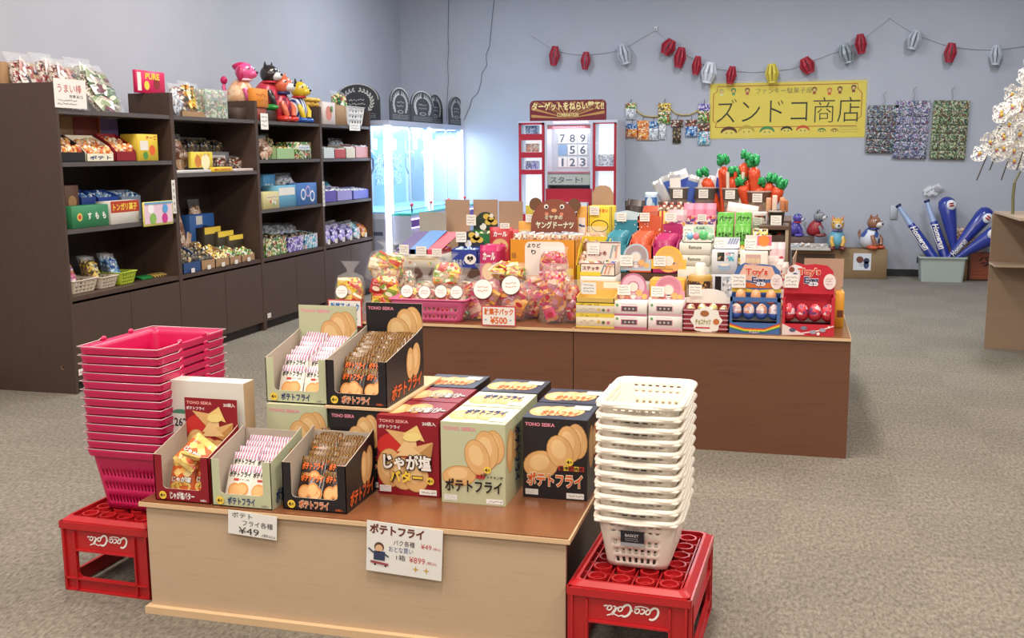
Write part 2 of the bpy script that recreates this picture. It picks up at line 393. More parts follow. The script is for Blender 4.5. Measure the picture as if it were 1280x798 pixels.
def carton(kind, loc, label, group=None, W=CW, D=CD, H=CH, rz=0, side=True):
    bg = BG[kind]; t = empty('snack_carton', loc, label, 'snack box', group, rz)
    mb = MB().box(-W/2, 0, 0, W/2, D, H, bg, top=bg)
    mb.T = front(-W/2, 0, 0); art(mb, kind, W, H)
    mb.build('box', t)
    tb = MB(); tb.T = topf(-W/2, 0, H)
    base = dict(green=mat('dfe0bd', .45), black=mat('2b3347', .35), red=CRIM)[kind]
    tb.rect(.001, .001, W-.001, D-.001, base, .0006)
    ovals(tb, W, D, [(.22, .45, .2, .3, 0), (.42, .5, .18, .3, 0), (.65, .5, .2, .3, 0)] if kind != 'red' else [(.2, .45, .18, .3, 0), (.5, .55, .2, .3, 0)])
    if kind == 'red': tb.text('じゃが塩バター', .42*W, .25*D, .97*W, .6*D, WHITE, .03, w=.003, out=BLACK)
    elif kind == 'green': tb.text('ポテトフライ', .2*W, .5*D, .85*W, .8*D, NAVY, .04, w=.003); tb.rect(.7*W, .12*D, .95*W, .35*D, CREAM, .0028)
    else: tb.text('ポテトフライ', .22*W, .18*D, .8*W, .5*D, ORG, .03, w=.003); tb.rect(.65*W, .6*D, .92*W, .85*D, CREAM, .0028)
    tb.build('top_flap', t)
    if side:
        sb = MB(); sb.T = rightf(W/2, 0, 0)
        ovals(sb, D, H, [(.3, .62, .2, .26, 0), (.6, .66, .17, .2, 0)]) if kind != 'red' else None
        v = fr((W/2+EPS*4, D*.52, H*.86), (0, 0, -1), (0, 1, 0))
        sb.T = v; sb.text('ポテトフライ', 0, 0, H*.7, D*.32, dict(green=NAVY, black=ORG, red=WHITE)[kind], .04, w=0)
        sb.build('side_print', t)
    return t
Z = FTZ+.0005
# two rows of full cartons, a third dark row behind
cart = [('red', -1.190, 3.115, 'front crimson potato snack carton with butter chip picture, left of the pale green ones'),
        ('red', -1.190, 3.335, 'crimson potato snack carton directly behind the front crimson one'),
        ('green', -.958, 3.085, 'front pale green potato snack carton between the crimson and black cartons'),
        ('green', -.958, 3.305, 'pale green potato snack carton directly behind the front green one'),
        ('black', -.715, 3.195, 'front black potato snack carton with orange lettering at the right end of the table'),
        ('black', -.715, 3.415, 'black potato snack carton directly behind the front black one'),
        ('black', -1.205, 3.56, 'dark potato snack carton in the back row behind the crimson ones'),
        ('black', -.958, 3.53, 'dark potato snack carton in the back row behind the pale green ones')]
for k, x, y, l in cart: carton(k, (x, y, Z), l, 'full potato snack cartons on the front table')
# closed cartons under the upper trays
carton('green', (-1.615, 3.175, Z), 'pale green potato snack carton holding up the higher pale green tray', 'cartons under the upper trays', W=.225, D=.34)
carton('black', (-1.393, 3.155, Z), 'black potato snack carton holding up the higher black tray', 'cartons under the upper trays', W=.18, D=.36)
o = MB().box(-1.50, 3.15, Z+CH+.0035, -1.262, 3.68, Z+CH+.011, EDGE).build('wooden_board')
tag(o, 'thin pale wooden board under the higher black snack tray', 'board')
# ---------------------------------------------------------------- open trays
def tray(kind, loc, label, W=.208, D=.245, rz=0, flapv=True, flap_h=.30):
    bg = BG[kind]; inner = mat('b9ab9c', .8)
    t = empty('snack_tray', loc, label, 'snack tray', 'open potato snack trays', rz)
    T = .003; fh = .155; lip = .042; mg = .03
    mb = MB().box(-W/2, 0, 0, W/2, D, T, inner)
    mb.T = front(-W/2, T, 0)
    r = .012
    pts = [(0, 0), (W, 0), (W, fh), (W-mg, fh), (W-mg, lip+r), (W-mg-r*.3, lip+r*.3), (W-mg-r, lip), (mg+r, lip), (mg+r*.3, lip+r*.3), (mg, lip+r), (mg, fh), (0, fh)]
    fs = [(0, 1, 5, 6), (0, 6, 7), (0, 7, 8), (1, 2, 3, 4), (1, 4, 5), (0, 8, 9), (0, 9, 10, 11)]
    fs = [(0, 1, 6, 7), (1, 5, 6), (1, 4, 5), (1, 2, 3, 4), (0, 7, 8), (0, 8, 9), (0, 9, 10, 11)]
    mb.add([(p[0], p[1], T) for p in pts], fs, bg); mb.add([(p[0], p[1], 0) for p in pts], fs, inner)
    n = len(pts); mb.add([(p[0], p[1], T) for p in pts]+[(p[0], p[1], 0) for p in pts], [(i, (i+1) % n, n+(i+1) % n, n+i) for i in range(n)], inner)
    mb.T = front(-W/2, 0, 0)
    badge(mb, .03, .02, .0135)
    c = dict(green=NAVY, black=ORG, red=WHITE)[kind]
    mb.text('ポテトフライ' if kind != 'red' else 'じゃが塩バター', .055, .008, W*.72, .034, c, .03, w=EPS*2, out=(CREAM if kind == 'black' else None))
    mb.text('20袋入', W*.82, .006, W*.94, .014, c if kind != 'green' else GREY, .02)
    mb.T = Matrix.Identity(4)
    for sx in (-1, 1):
        mb.T = rightf(sx*W/2-(T if sx > 0 else 0), 0, 0)
        prof = [(0, 0), (D, 0), (D, .215), (D*.8, .20), (0, fh)]
        mb.prism(prof, 0, T, inner)
        if sx > 0: mb.poly([(0, 0), (D, 0), (D, .215), (D*.8, .20), (0, fh)], bg, T+.0004)
        else: mb.T = leftf(-W/2, D, 0); mb.poly([(0, 0), (D, 0), (D, fh), (D*.2, .20), (0, .215)], bg, .0004)
    mb.T = rightf(W/2, 0, 0)
    mb.text('ポテトフライ', D*.1, .012, D*.93, .06, c, .04, w=.0016, shear=.2)
    if kind != 'red': ovals(mb, D, .18, [(.78, .62, .12, .32, -.2), (.62, .6, .1, .3, 0)])
    mb.build('tray_box', t)
    if not flapv: MB().box(-W/2, D-T, T, W/2, D, .2, inner).build('back_wall', t); return t
    # back flap that carries the picture
    fb = MB().box(-W/2, D-T, T, W/2, D, flap_h, inner)
    fb.T = front(-W/2, D-T, flap_h-CH)
    fb.rect(.0005, .0, W-.0005, CH-.0005, bg, .0004); 
    art(fb, kind, W, CH, full=False)
    fb.build('back_flap', t)
    return t
t1 = tray('red', (-1.885, 2.882, Z), 'open crimson snack tray of orange packets at the left end of the table', W=.2, D=.2)
t2 = tray('green', (-1.668, 2.878, Z), 'open pale green snack tray on the table top, above the smaller price sign', W=.212, D=.225, flapv=False)
t3 = tray('black', (-1.425, 2.90, Z), 'open black snack tray on the table top, next to the crimson carton', W=.218, D=.235, flapv=False)
Z2 = Z+CH+.0035
t4 = tray('green', (-1.622, 3.195, Z2), 'open pale green snack tray in the upper row', W=.228, D=.27)
t5 = tray('black', (-1.387, 3.165, Z2+.0085), 'open black snack tray in the upper row', W=.218, D=.36)
# ---------------------------------------------------------------- packets
def pil(mb, w, h, th, m, mend, n=10, back=None):
    "pillow pack in the x-z plane facing -y, base at z=0"
    def hh(u, v):
        a = max(0, 1-abs(2*u)**3); b = max(0, 1-abs(2*v)**6); return th/2*(a*b)**.6
    for s in (1, -1):
        vs = [((i/n-.5)*w, -s*hh(i/n-.5, (j/n-.5)*1.0 if 1 else 0), j/n*h) for j in range(n+1) for i in range(n+1)]
        for j in range(n):
            fs = [(j*(n+1)+i, j*(n+1)+i+1, (j+1)*(n+1)+i+1, (j+1)*(n+1)+i)[::s] for i in range(n)]
            mb.add(vs, fs, mend[j % len(mend)] if False else (mend if j in (0, n-1) or (n >= 10 and j == n-2) else m), True)
    return hh
def onpack(mb, w, h, hh):
    mb.T = fr((-w/2, 0, 0), (1, 0, 0), (0, 0, 1)); mb.warp = lambda v: Vector((v.x, v.y, v.z+hh(v.x/w-.5, v.y/h-.5)+.0004))
STRW = ramp_mat('red_blue_edge', ['e6e6ee', '44549c', 'e6e6ee', 'b84a5a'], 4, stretch=(8, 8, 0), kind='wave', const=True, rough=.3)
STRB = ramp_mat('gold_black_edge', ['1d1513', 'e8c060', '1d1513', '1d1513', 'b8602a', '2a1a14'], 4, stretch=(7, 7, 0), kind='wave', const=True, rough=.25)
GOLDF = ramp_mat('gold_foil', ['c98a1e', 'f6dc84', 'e0a12c'], 60, rough=.25, metal=.4)
def packet(kind, loc, rot, label, group):
    w, h, th = .088, .118, .016
    t = empty('snack_packet', loc, label, 'snack packet', group); t.rotation_euler = rot
    body = {'green': mat('f1ece0', .3, coat=.4), 'black': mat('2a1a14', .25, coat=.4), 'red': mat('e0662a', .3, coat=.5)}[kind]
    end = {'green': STRW, 'black': STRB, 'red': GOLDF}[kind]
    mb = MB(); hh = pil(mb, w, h, th, body, end); onpack(mb, w, h, hh)
    if kind == 'green':
        for u, v in ((.38, .3), (.66, .32)): mb.disc(u*w, v*h, .26*w, mat('eba25a'), .2*h, w=EPS); mb.disc(u*w, v*h, .2*w, mat('f4bd7c'), .15*h, w=EPS*1.6)
        mb.text('ポテトフライ', .08*w, .66*h, .94*w, .82*h, BLACK, .04, w=EPS*2); mb.rect(.3*w, .56*h, .5*w, .62*h, REDS, EPS*2); mb.text('チキン味', .52*w, .56*h, .9*w, .62*h, BLACK, w=EPS*2)
    elif kind == 'black':
        for u, v in ((.3, .34), (.6, .4), (.75, .3)): mb.disc(u*w, v*h, .24*w, mat('d8904a'), .2*h, w=EPS); mb.disc(u*w, v*h, .18*w, mat('efb878'), .15*h, w=EPS*1.6)
        mb.text('ポテトフライ', .08*w, .62*h, .94*w, .82*h, mat('f2722a', .4), .05, w=EPS*2)
    else:
        mb.disc(.5*w, .25*h, .42*w, mat('ecc46a'), .16*h, w=EPS)
        for i, (u, v) in enumerate(((.3, .62), (.55, .7), (.72, .6))): mb.poly([((u-.2)*w, v*h), (u*w, (v-.12)*h), ((u+.2)*w, (v+.02)*h), (u*w, (v+.13)*h)], (mat('f6cf7c'), mat('f1b85e'), mat('f7dc96'))[i], EPS*(1+i*.4))
        mb.text('じゃが塩', .1*w, .36*h, .9*w, .52*h, WHITE, .04, w=EPS*3, out=mat('6a3414'))
        mb.text('バター', .2*w, .24*h, .8*w, .33*h, YELB, .04, w=EPS*3, out=mat('6a3414'))
    mb.build('wrapper', t); return t
def fill_tray(kind, loc, W, D, label, rows, cols=2):
    g = label[0]
    first = None
    step = (D-.06)/max(1, rows-1)
    for r in range(rows):
        for c in range(cols):
            x = loc[0]+(c-(cols-1)/2)*(W-.02)/cols*.98; y = loc[1]+.038+r*step; z = loc[2]+.005+(.022 if r else 0)+min(r, 6)*.011
            rot = (radians(-24-random.uniform(0, 6)), radians(random.uniform(-2, 2)), radians(random.uniform(-3, 3)))
            lb = label[1] if r == 0 else label[2]
            if r == 0: lb = label[1].replace('#', ('left', 'right')[c] if cols == 2 else '')
            if first is None: first = packet(kind, (x, y, z), rot, lb, g)
            else:
                q = clone(first, (x, y, z), lb, g, rot)
                if r: q.scale = (1, 1, 1)
fill_tray('green', (-1.668, 2.878, Z), .19, .225, ('packets in the lower pale green tray', 'front # white potato packet in the lower pale green tray', 'white potato packet behind the front two of the lower pale green tray'), 6)
fill_tray('black', (-1.425, 2.90, Z), .2, .235, ('packets in the lower black tray', 'front # black and orange packet in the lower black tray', 'black and orange packet behind the front two of the lower black tray'), 8)
fill_tray('green', (-1.622, 3.195, Z2), .21, .27, ('packets in the upper pale green tray', 'front # white potato packet in the upper pale green tray', 'white potato packet behind the front two of the upper pale green tray'), 8)
fill_tray('black', (-1.387, 3.165, Z2+.0085), .2, .36, ('packets in the upper black tray', 'front # black and orange packet in the upper black tray', 'black and orange packet behind the front two of the upper black tray'), 11)
p0 = packet('red', (-1.92, 2.925, Z+.006), (radians(-20), 0, 0), 'orange butter potato packet standing front left in the crimson tray', 'packets in the crimson tray')
clone(p0, (-1.838, 2.93, Z+.006), 'orange butter potato packet standing front right in the crimson tray', rot=(radians(-20), radians(8), 0))
clone(p0, (-1.915, 2.935, Z+.105), 'orange butter potato packet lying tilted on top of the crimson tray', rot=(radians(-48), radians(28), radians(-10)))
clone(p0, (-1.84, 2.985, Z+.10), 'orange packet with its gold back showing behind the tilted one', rot=(radians(-60), radians(-6), radians(170)))
for i in range(3): clone(p0, (-1.89+.03*i, 2.98+.02*i, Z+.01), 'orange packet buried in the back of the crimson tray', rot=(radians(-22), 0, 0))
# big white carton behind the crimson tray
t = empty('shipping_carton', (-1.88, 3.10, Z), 'white shipping carton with green sticker reading 262, behind the crimson tray', 'carton')
WC = mat('dedad0', .7)
MB().box(-.183, 0, 0, .11, .07, .352, WC, rig=mat('b79a78', .8)).build('box', t)
mb = MB(); mb.T = front(-.183, 0, 0); mb.rect(.015, .08, .08, .235, mat('e6e6e0')); mb.poly([(.015, .235), (.08, .235), (.075, .245), (.06, .25), (.035, .25), (.02, .245)], mat('4f8f78'))
mb.text('262', .022, .19, .07, .22, INK, .02, w=EPS*2); mb.scrib(.022, .1, .07, .175, 6, GREY, EPS*2, 9)
mb.build('sticker', t)
# ---------------------------------------------------------------- price signs on the table front
def sign(name, pl, pr_, y, zt, zb, label, fn, tilt=0, cat='price sign'):
    a = U(pl[0], pl[1], y=y); b = U(pr_[0], pr_[1], y=y); W = b.x-a.x; H = a.z-b.z
    t = empty(name, (a.x, y, b.z), label, cat); t.rotation_euler[1] = tilt
    mb = MB().box(0, -.002, 0, W, 0, H, PAPER); mb.T = front(0, -.002, 0); fn(mb, W, H); mb.build('sheet', t); return t
def s1(mb, W, H):
    mb.text('ポテト', .08*W, .72*H, .5*W, .95*H, INK); mb.text('フライ各種', .3*W, .42*H, .92*W, .66*H, INK)
    mb.text('¥49', .22*W, .06*H, .64*W, .35*H, INK); mb.text('(税込)', .7*W, .04*H, .97*W, .18*H, INK)
def s2(mb, W, H):
    BR = mat('6e3426'); RD = mat('c8434a'); NB = mat('3a5590')
    mb.text('ポテトフライ', .04*W, .76*H, .76*W, .96*H, BR, .04)
    mb.text('パク各種', .36*W, .58*H, .64*W, .69*H, INK); mb.text('¥49', .72*W, .58*H, .86*W, .68*H, RD); mb.text('(税込)', .88*W, .58*H, .98*W, .64*H, RD)
    mb.text('おとな買い', .3*W, .44*H, .62*W, .55*H, NB); mb.text('1箱', .4*W, .29*H, .52*W, .4*H, INK); mb.text('¥899', .57*W, .28*H, .78*W, .4*H, RD); mb.text('(税込)', .8*W, .28*H, .93*W, .35*H, RD)
    for u in (.66, .8):
        q = .045*W; mb.poly([(u*W+q*(1 if i % 2 == 0 else .3)*cos(i*pi/4), .16*H+q*(1 if i % 2 == 0 else .3)*sin(i*pi/4)) for i in range(8)], mat('c9a24a'))
    mb.disc(.17*W, .5*H, .065*W, mat('5c3a2c')); mb.disc(.17*W, .475*H, .05*W, mat('e0b890'), w=EPS*2); mb.rect(.1*W, .24*H, .25*W, .42*H, mat('343c5c'), EPS*2)
    mb.line([(.06*W, .2*H), (.3*W, .17*H)], .03*W, mat('a04850'), EPS*3); mb.disc(.12*W, .15*H, .015*W, INK); mb.disc(.26*W, .14*H, .015*W, INK)
    mb.line([(.1*W, .38*H), (.03*W, .46*H)], .02*W, mat('343c5c'), EPS*3); mb.line([(.24*W, .38*H), (.3*W, .33*H)], .02*W, mat('343c5c'), EPS*3)
sign('price_sign', (284, 637), (346, 672), 2.855, 0, 0, 'smaller handwritten price sign reading 49 yen taped to the table front', s1, .06)
sign('price_sign', (456, 650), (552, 722), 2.855, 0, 0, 'larger handwritten price sign with brown heading taped to the table front', s2, .05)
# ================================================================ bottle crates
CR_RED = mat('b81c22', .38, coat=.2, var=.08); CR_IN = mat('8c1218', .5)
def holeplate(mb, W, H, h, r, t, m):
    u0, v0, u1, v1 = h; inner = []
    for (cx, cy, a0) in ((u1-r, v1-r, 0), (u0+r, v1-r, 90), (u0+r, v0+r, 180), (u1-r, v0+r, 270)):
        for k in range(5): a = radians(a0+22.5*k); inner.append((cx+r*cos(a), cy+r*sin(a)))
    outer = []
    cx, cy = (u0+u1)/2, (v0+v1)/2
    corners = [(W, H), (0, H), (0, 0), (W, 0)]
    for q in range(4):
        for k in range(5):
            c = corners[q]; i = inner[q*5+k]
            if k < 2: outer.append((c[0], i[1]) if q in (0, 2) else (i[0], c[1]))
            elif k == 2: outer.append(c)
            else: outer.append((i[0], c[1]) if q in (0, 2) else (c[0], i[1]))
    n = 20; vs = [(*p, t) for p in outer+inner]+[(*p, 0) for p in outer+inner]
    fs = []
    for i in range(n):
        j = (i+1) % n
        fs += [(i, j, n+j, n+i), (2*n+i, 3*n+i, 3*n+j, 2*n+j), (n+i, n+j, 3*n+j, 3*n+i), (i, 2*n+i, 2*n+j, j)]
    mb.add(vs, fs, m)
def logo(mb, u0, v0, W, H, m, w):
    "flowing script lettering on the crate side, upside down as the crate stands"
    def P(x, y): return (u0+W*(1-x/10.2)-H*.0, v0+H*(1-(y+.0)/3.0))
    def S(pts, wd): 
        q = [P(x+.28*y, y) for x, y in pts]; mb.line(q, wd, m, w)
    def arc(cx, cy, rx, ry, a0, a1, n=14): return [(cx+rx*cos(radians(a0+(a1-a0)*i/n)), cy+ry*sin(radians(a0+(a1-a0)*i/n))) for i in range(n+1)]
    k = H*.11
    S(arc(1.0, 1.4, .75, 1.15, 60, 330), k*1.2); S([(1.65, .8), (2.4, .35), (3.4, .25), (4.3, .5)], k*.7)
    S(arc(1.95, 1.2, .35, .45, 0, 360), k*.8); S(arc(2.9, 1.2, .38, .45, 50, 310), k*.8); S(arc(3.7, 1.2, .35, .45, 0, 360), k*.8); S([(4.05, 1.6), (4.02, .9), (4.3, .8)], k*.8)
    S([(4.4, 1.25), (4.75, 1.3)], k)
    S(arc(5.5, 1.4, .75, 1.15, 60, 330), k*1.2); S([(5.8, 2.35), (6.4, 2.6), (7.4, 2.2), (8.3, 2.7)], k*.7)
    S(arc(6.5, 1.2, .35, .45, 0, 360), k*.8); S([(7.1, .9), (7.25, 1.8), (7.5, 2.5), (7.65, 2.3), (7.3, 1.2), (7.5, .78), (7.8, .85)], k*.8)
    S(arc(8.3, 1.2, .35, .45, 0, 360), k*.8); S([(8.65, 1.6), (8.62, .9), (8.95, .8), (9.3, 1.0)], k*.8)
def crate(loc, label, rz, W=.345, D=.52, H=.265):
    t = empty('bottle_crate', loc, label, 'bottle crate', 'red bottle crates standing upside down', rz)
    mb = MB(); T = .006
    for (T4, L, lg) in ((front(-W/2, T, 0), W, 1), (rightf(W/2-T, 0, 0), D, 0), (leftf(-W/2+T, D, 0), D, 0), (fr((W/2, D-T, 0), (-1, 0, 0), (0, 0, 1)), W, 0)):
        mb.T = T4; holeplate(mb, L, H-.02, (.055, .05, L-.055, H-.115), .02, T, CR_RED)
        for u in (.002, L-.0095): mb.box(u, 0, T, u+.0075, H-.025, T+.009, CR_RED)
        for u in (.048, L-.055): mb.box(u, 0, T, u+.006, H-.05, T+.009, CR_RED)
        mb.box(.003, .042, T, L-.003, .048, T+.009, CR_RED); mb.box(.003, 0, T, L-.003, .005, T+.009, CR_RED)
        mb.box(.05, H-.118, T, L-.05, H-.112, T+.009, CR_RED)
        mb.box(-.006, H-.04, T-.004, L+.006, H-.016, T+.010, CR_RED)
    mb.T = Matrix.Identity(4)
    mb.build('crate_walls', t)
    lb = MB(); lb.T = front(-W/2, 0, 0); logo(lb, .09, H-.098, .18, .048, WHITE, .0015); lb.build('logo', t)['label'] = 'white script logo'
    # rim and bottle-ring lattice of the upturned base
    b = MB(); zt = H
    for hw, hd, z0_, z1_ in ((W/2+.004, D/2+.004, H-.022, H-.012),):
        ro = rrect(hw, hd, .02, 1, 1, 4, 0, D/2, z0_); 
        rings = [[(p[0], p[1], z0_) for p in ro], [(p[0], p[1], z1_) for p in ro], rrect(W/2-.012, D/2-.012, .02, 1, 1, 4, 0, D/2, H), rrect(W/2-.02, D/2-.02, .02, 1, 1, 4, 0, D/2, H), rrect(W/2-.02, D/2-.02, .02, 1, 1, 4, 0, D/2, H-.02)]
        b.loft(rings, CR_RED, cap=(False, False), smooth=False)
    nx, ny = 4, 6; gx = (W-.06)/nx; gy = (D-.06)/ny
    for i in range(nx):
        for j in range(ny):
            cx = -W/2+.03+gx*(i+.5); cy = .03+gy*(j+.5); R = min(gx, gy)*.40; n = 18
            rg = [[(cx+r*cos(2*pi*k/n), cy+r*sin(2*pi*k/n), z) for k in range(n)] for r, z in ((R, H-.045), (R, H-.004), (R-.006, H-.004), (R-.007, H-.016), (R-.013, H-.017), (R-.013, H-.045))]
            b.loft(rg, CR_RED, cap=(False, False), smooth=False)
    for i in range(nx+1):
        x = -W/2+.03+gx*i; b.box(x-.002, .02, H-.04, x+.002, D-.02, H-.012, CR_RED)
    for i in range(nx):
        x = -W/2+.03+gx*(i+.5)
        for j in range(ny+1):
            y = .03+gy*j; b.box(x-.002, y-gy*.12, H-.04, x+.002, y+gy*.12, H-.008, CR_RED)
    for j in range(ny+1):
        y = .03+gy*j; b.box(-W/2+.02, y-.002, H-.04, W/2-.02, y+.002, H-.012, CR_RED)
    b.build('ring_lattice', t)
    return t
crate((-.418, 2.835, 0), 'red bottle crate at lower right carrying the white baskets', radians(-2.5))
crate((-2.245, 2.955, 0), 'red bottle crate left of the plywood table carrying the pink baskets', radians(-1.5))
# ================================================================ basket stacks
def basket_mesh(w0, d0, w1, d1, h, r, mt, white, rim):
    mb = MB()
    nx, ny, nc = (15, 21, 3) if white else (31, 41, 3)
    rows = 12 if white else 9
    zs = [h*i/rows for i in range(rows+1)] if not white else [h*q for q in (0, .09, .2, .27, .38, .45, .56, .63, .72, .755, .84, .87, 1)]
    rings = []
    for z in zs:
        k = z/h; rings.append(rrect((w0+(w1-w0)*k)/2, (d0+(d1-d0)*k)/2, r, nx, ny, nc, 0, 0, z))
    n = len(rings[0])
    flags = []
    for (cnt) in (nx, ny, nx, ny): flags += [0]*nc+[1 if i % 2 == 1 else 0 for i in range(cnt)]
    flags = (flags+[0]*n)[:n]
    def skip(i, k): return flags[k] and i in ((1, 3, 5, 8, 10) if white else (1, 3, 5))
    mb.loft(rings, mt, cap=(True, False), skip=skip)
    return mb, rings[-1]
def rim_mb(w1, d1, h, r, mt, lipw, liph, white):
    mb = MB(); a = (w1/2, d1/2)
    def R(e, z): return rrect(a[0]+e, a[1]+e, r+e, 4, 4, 5, 0, 0, z)
    if white: rr = [R(0, h-.012), R(lipw, h-.012), R(lipw+.003, h-.006), R(lipw, h), R(lipw*.5, h+.003), R(0, h+.001), R(-.002, h-.006)]
    else: rr = [R(lipw*.7, h-liph), R(lipw, h-.004), R(lipw, h), R(0, h), R(0, h-.006)]
    return mb.loft(rr, mt, cap=(False, False), smooth=white)
WB = mat('f8efe0', .35, coat=.15, sss=.0)
wt = empty('shopping_basket', (-.412, 3.135, .2665), 'bottom white shopping basket of the stack, with a black label', 'shopping basket', 'stack of white baskets', radians(-2))
mb, _ = basket_mesh(.185, .30, .235, .355, .158, .028, WB, True, 0); solidify(mb.build('basket_body', wt), .003)
rim_mb(.235, .355, .158, .03, WB, .012, .012, True).build('rim', wt)
hb = MB(); hb.T = Matrix.Identity(4)
hd_pts = [Vector((.127, .05, .158)), Vector((.131, .03, .150)), Vector((.133, -.12, .147)), Vector((.120, -.182, .147)), Vector((0, -.196, .147)), Vector((-.120, -.182, .147)), Vector((-.133, -.12, .147)), Vector((-.131, .03, .150)), Vector((-.127, .05, .158))]
hb.tube(hd_pts, .0045, WB, 6).build('handle', wt)
wl = None
for k in range(1, 11):
    pos = ('second from the bottom', 'third from the bottom', 'fourth from the bottom', 'fifth from the bottom', 'middle one', 'fifth from the top', 'fourth from the top', 'third from the top', 'second from the top', 'topmost')[k-1]
    c = clone(wt, (-.412+.0005*k, 3.135, .2665+.0352*k), 'white shopping basket, %s of the stack' % pos)
    if k in (1, 5, 6, 8, 9, 10):
        lb = MB(); lb.T = front(0, 0, 0)
        for i in range(3):
            if k < 10: lb.box(-.028+.026*i-.008, .139, .1965, -.028+.026*i+.008, .1425, .1985, BLACK)
        if k < 10: lb.build('label_slot', c)
lb = MB(); lb.T = front(0, -.1755, .0); q = mat('22262e'); lb.rect(-.042, .098, .028, .128, q); lb.rect(-.042, .086, .028, .097, mat('a8b0b4')); lb.text('BASKET', -.028, .112, .012, .119, WHITE, w=EPS*2); lb.scrib(-.028, .1, .012, .111, 2, mat('c8c8c8'), EPS*2, 2)
lb.T = fr((0, -.1645, 0), (1, 0, 0), (0, -.16, 1)); 
lb.V = []; lb.F = []; lb.I = []; lb.S = []
lb.rect(-.042, .088, .028, .128, q, .004); lb.rect(-.042, .076, .028, .088, mat('a8b0b4'), .004); lb.text('BASKET', -.028, .108, .012, .117, WHITE, w=.0048); lb.scrib(-.028, .092, .012, .106, 2, mat('c8c8c8'), .0048, 2)
lb.build('label', wt)
PK = mat('cf1d5c', .35, coat=.15, sss=.0)
pt = empty('shopping_basket', (-2.205, 3.255, .2665), 'bottom pink shopping basket of the stack, its tapered body in full view', 'shopping basket', 'stack of pink baskets', 0)
mb, _ = basket_mesh(.235, .35, .29, .42, .222, .02, PK, False, 0); solidify(mb.build('basket_body', pt), .003)
rim_mb(.29, .42, .222, .022, PK, .016, .022, False).build('rim', pt)
WIRE = mat('dcbcc0', .3, metal=.2)
for s in (-1, 1):
    w_ = MB(); w_.tube([(-.158, s*.085, .232), (-.159, s*.10, .2255), (-.157, s*.222, .2245), (0, s*.2235, .224), (.157, s*.222, .2245), (.159, s*.10, .2255), (.158, s*.085, .232)], .0017, WIRE, 6).build('wire_handle', pt)
    for sx in (-1, 1):
        MB().blob((sx*.153, s*.08, .229), (.008, .014, .009), PK, 10, 8).build('handle_lug', pt)
for k in range(1, 13):
    pos = ['second from the bottom', 'third from the bottom', 'fourth from the bottom', 'fifth from the bottom', 'sixth from the bottom', 'seventh of thirteen, the middle one', 'sixth from the top', 'fifth from the top', 'fourth from the top', 'third from the top', 'second from the top', 'topmost'][k-1]
    clone(pt, (-2.205, 3.255, .2665+.0302*k), 'pink shopping basket with white wire handles, %s of the stack' % pos)
# ================================================================ shelf cabinets along the left wall
CAB = ramp_mat('dark_grain_laminate', ['3b2c25', '4d3b32', '443229'], 3.2, stretch=(5, 5, .9), rough=.5, dist=1.2)
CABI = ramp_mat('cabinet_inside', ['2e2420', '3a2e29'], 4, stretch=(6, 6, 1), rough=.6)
SHB = mat('56504f', .45)
XF = -4.37; XB = -4.83; XW = -5.03
YB = [5.58, 6.83, 8.08, 9.33, 10.56]
SHELVES = [[1.79, 1.465, 1.045], [1.79, 1.37], [1.79, 1.46, 1.035], [1.79, 1.46, 1.035]]
words = ['first shelf cabinet, nearest the camera, with the broad side panel', 'second shelf cabinet from the camera, with only two boards above its base', 'third shelf cabinet from the camera, with the inflatable toys on top', 'farthest shelf cabinet, next to the glowing claw machines']
for i in range(4):
    a, b = YB[i], YB[i+1]; L = b-a
    t = empty('shelf_cabinet', (XF, a, 0), 'dark brown '+words[i], 'shelf cabinet', 'dark brown shelf cabinets'); 
    P = .022
    if i == 0:
        m = MB().box(XW-XF, 0, 0, 0, P, 1.95, CAB); m.T = fr((-.2, -.001, .12), (1, 0, 0), (0, 0, 1)); m.disc(.11, .05, .014, mat('8a6a52')); m.disc(.114, .053, .009, mat('2a1d17'), w=EPS*2); m.build('side_panel', t)
    else: MB().box(-.465, 0, 0, 0, P, 1.79, CAB).box(-.34, 0, 1.79, 0, P, 1.95, CAB).build('side_panel', t)
    MB().box(-.465, L-P, 0, 0, L-.0005, 1.79, CAB).box(-.34, L-P, 1.79, 0, L-.0005, 1.95, CAB).build('side_panel', t)
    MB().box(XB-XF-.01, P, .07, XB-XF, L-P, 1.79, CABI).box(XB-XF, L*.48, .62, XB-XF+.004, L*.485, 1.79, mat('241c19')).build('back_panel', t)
    for z in SHELVES[i]+[.62]:
        MB().box(XB-XF, P, z-.028, -.004, L-P, z, SHB if z > .7 else CAB).build('shelf', t)
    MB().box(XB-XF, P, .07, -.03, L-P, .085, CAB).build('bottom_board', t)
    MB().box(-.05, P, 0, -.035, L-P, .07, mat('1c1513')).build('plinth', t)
    for k in range(2):
        MB().box(-.018, P+.002+k*(L/2-P), .075, -.002, P+(k+1)*(L/2-P)-.003, .575, CAB).build('door', t)
def C(px, py, x=XF): return U(px, py, x=x)
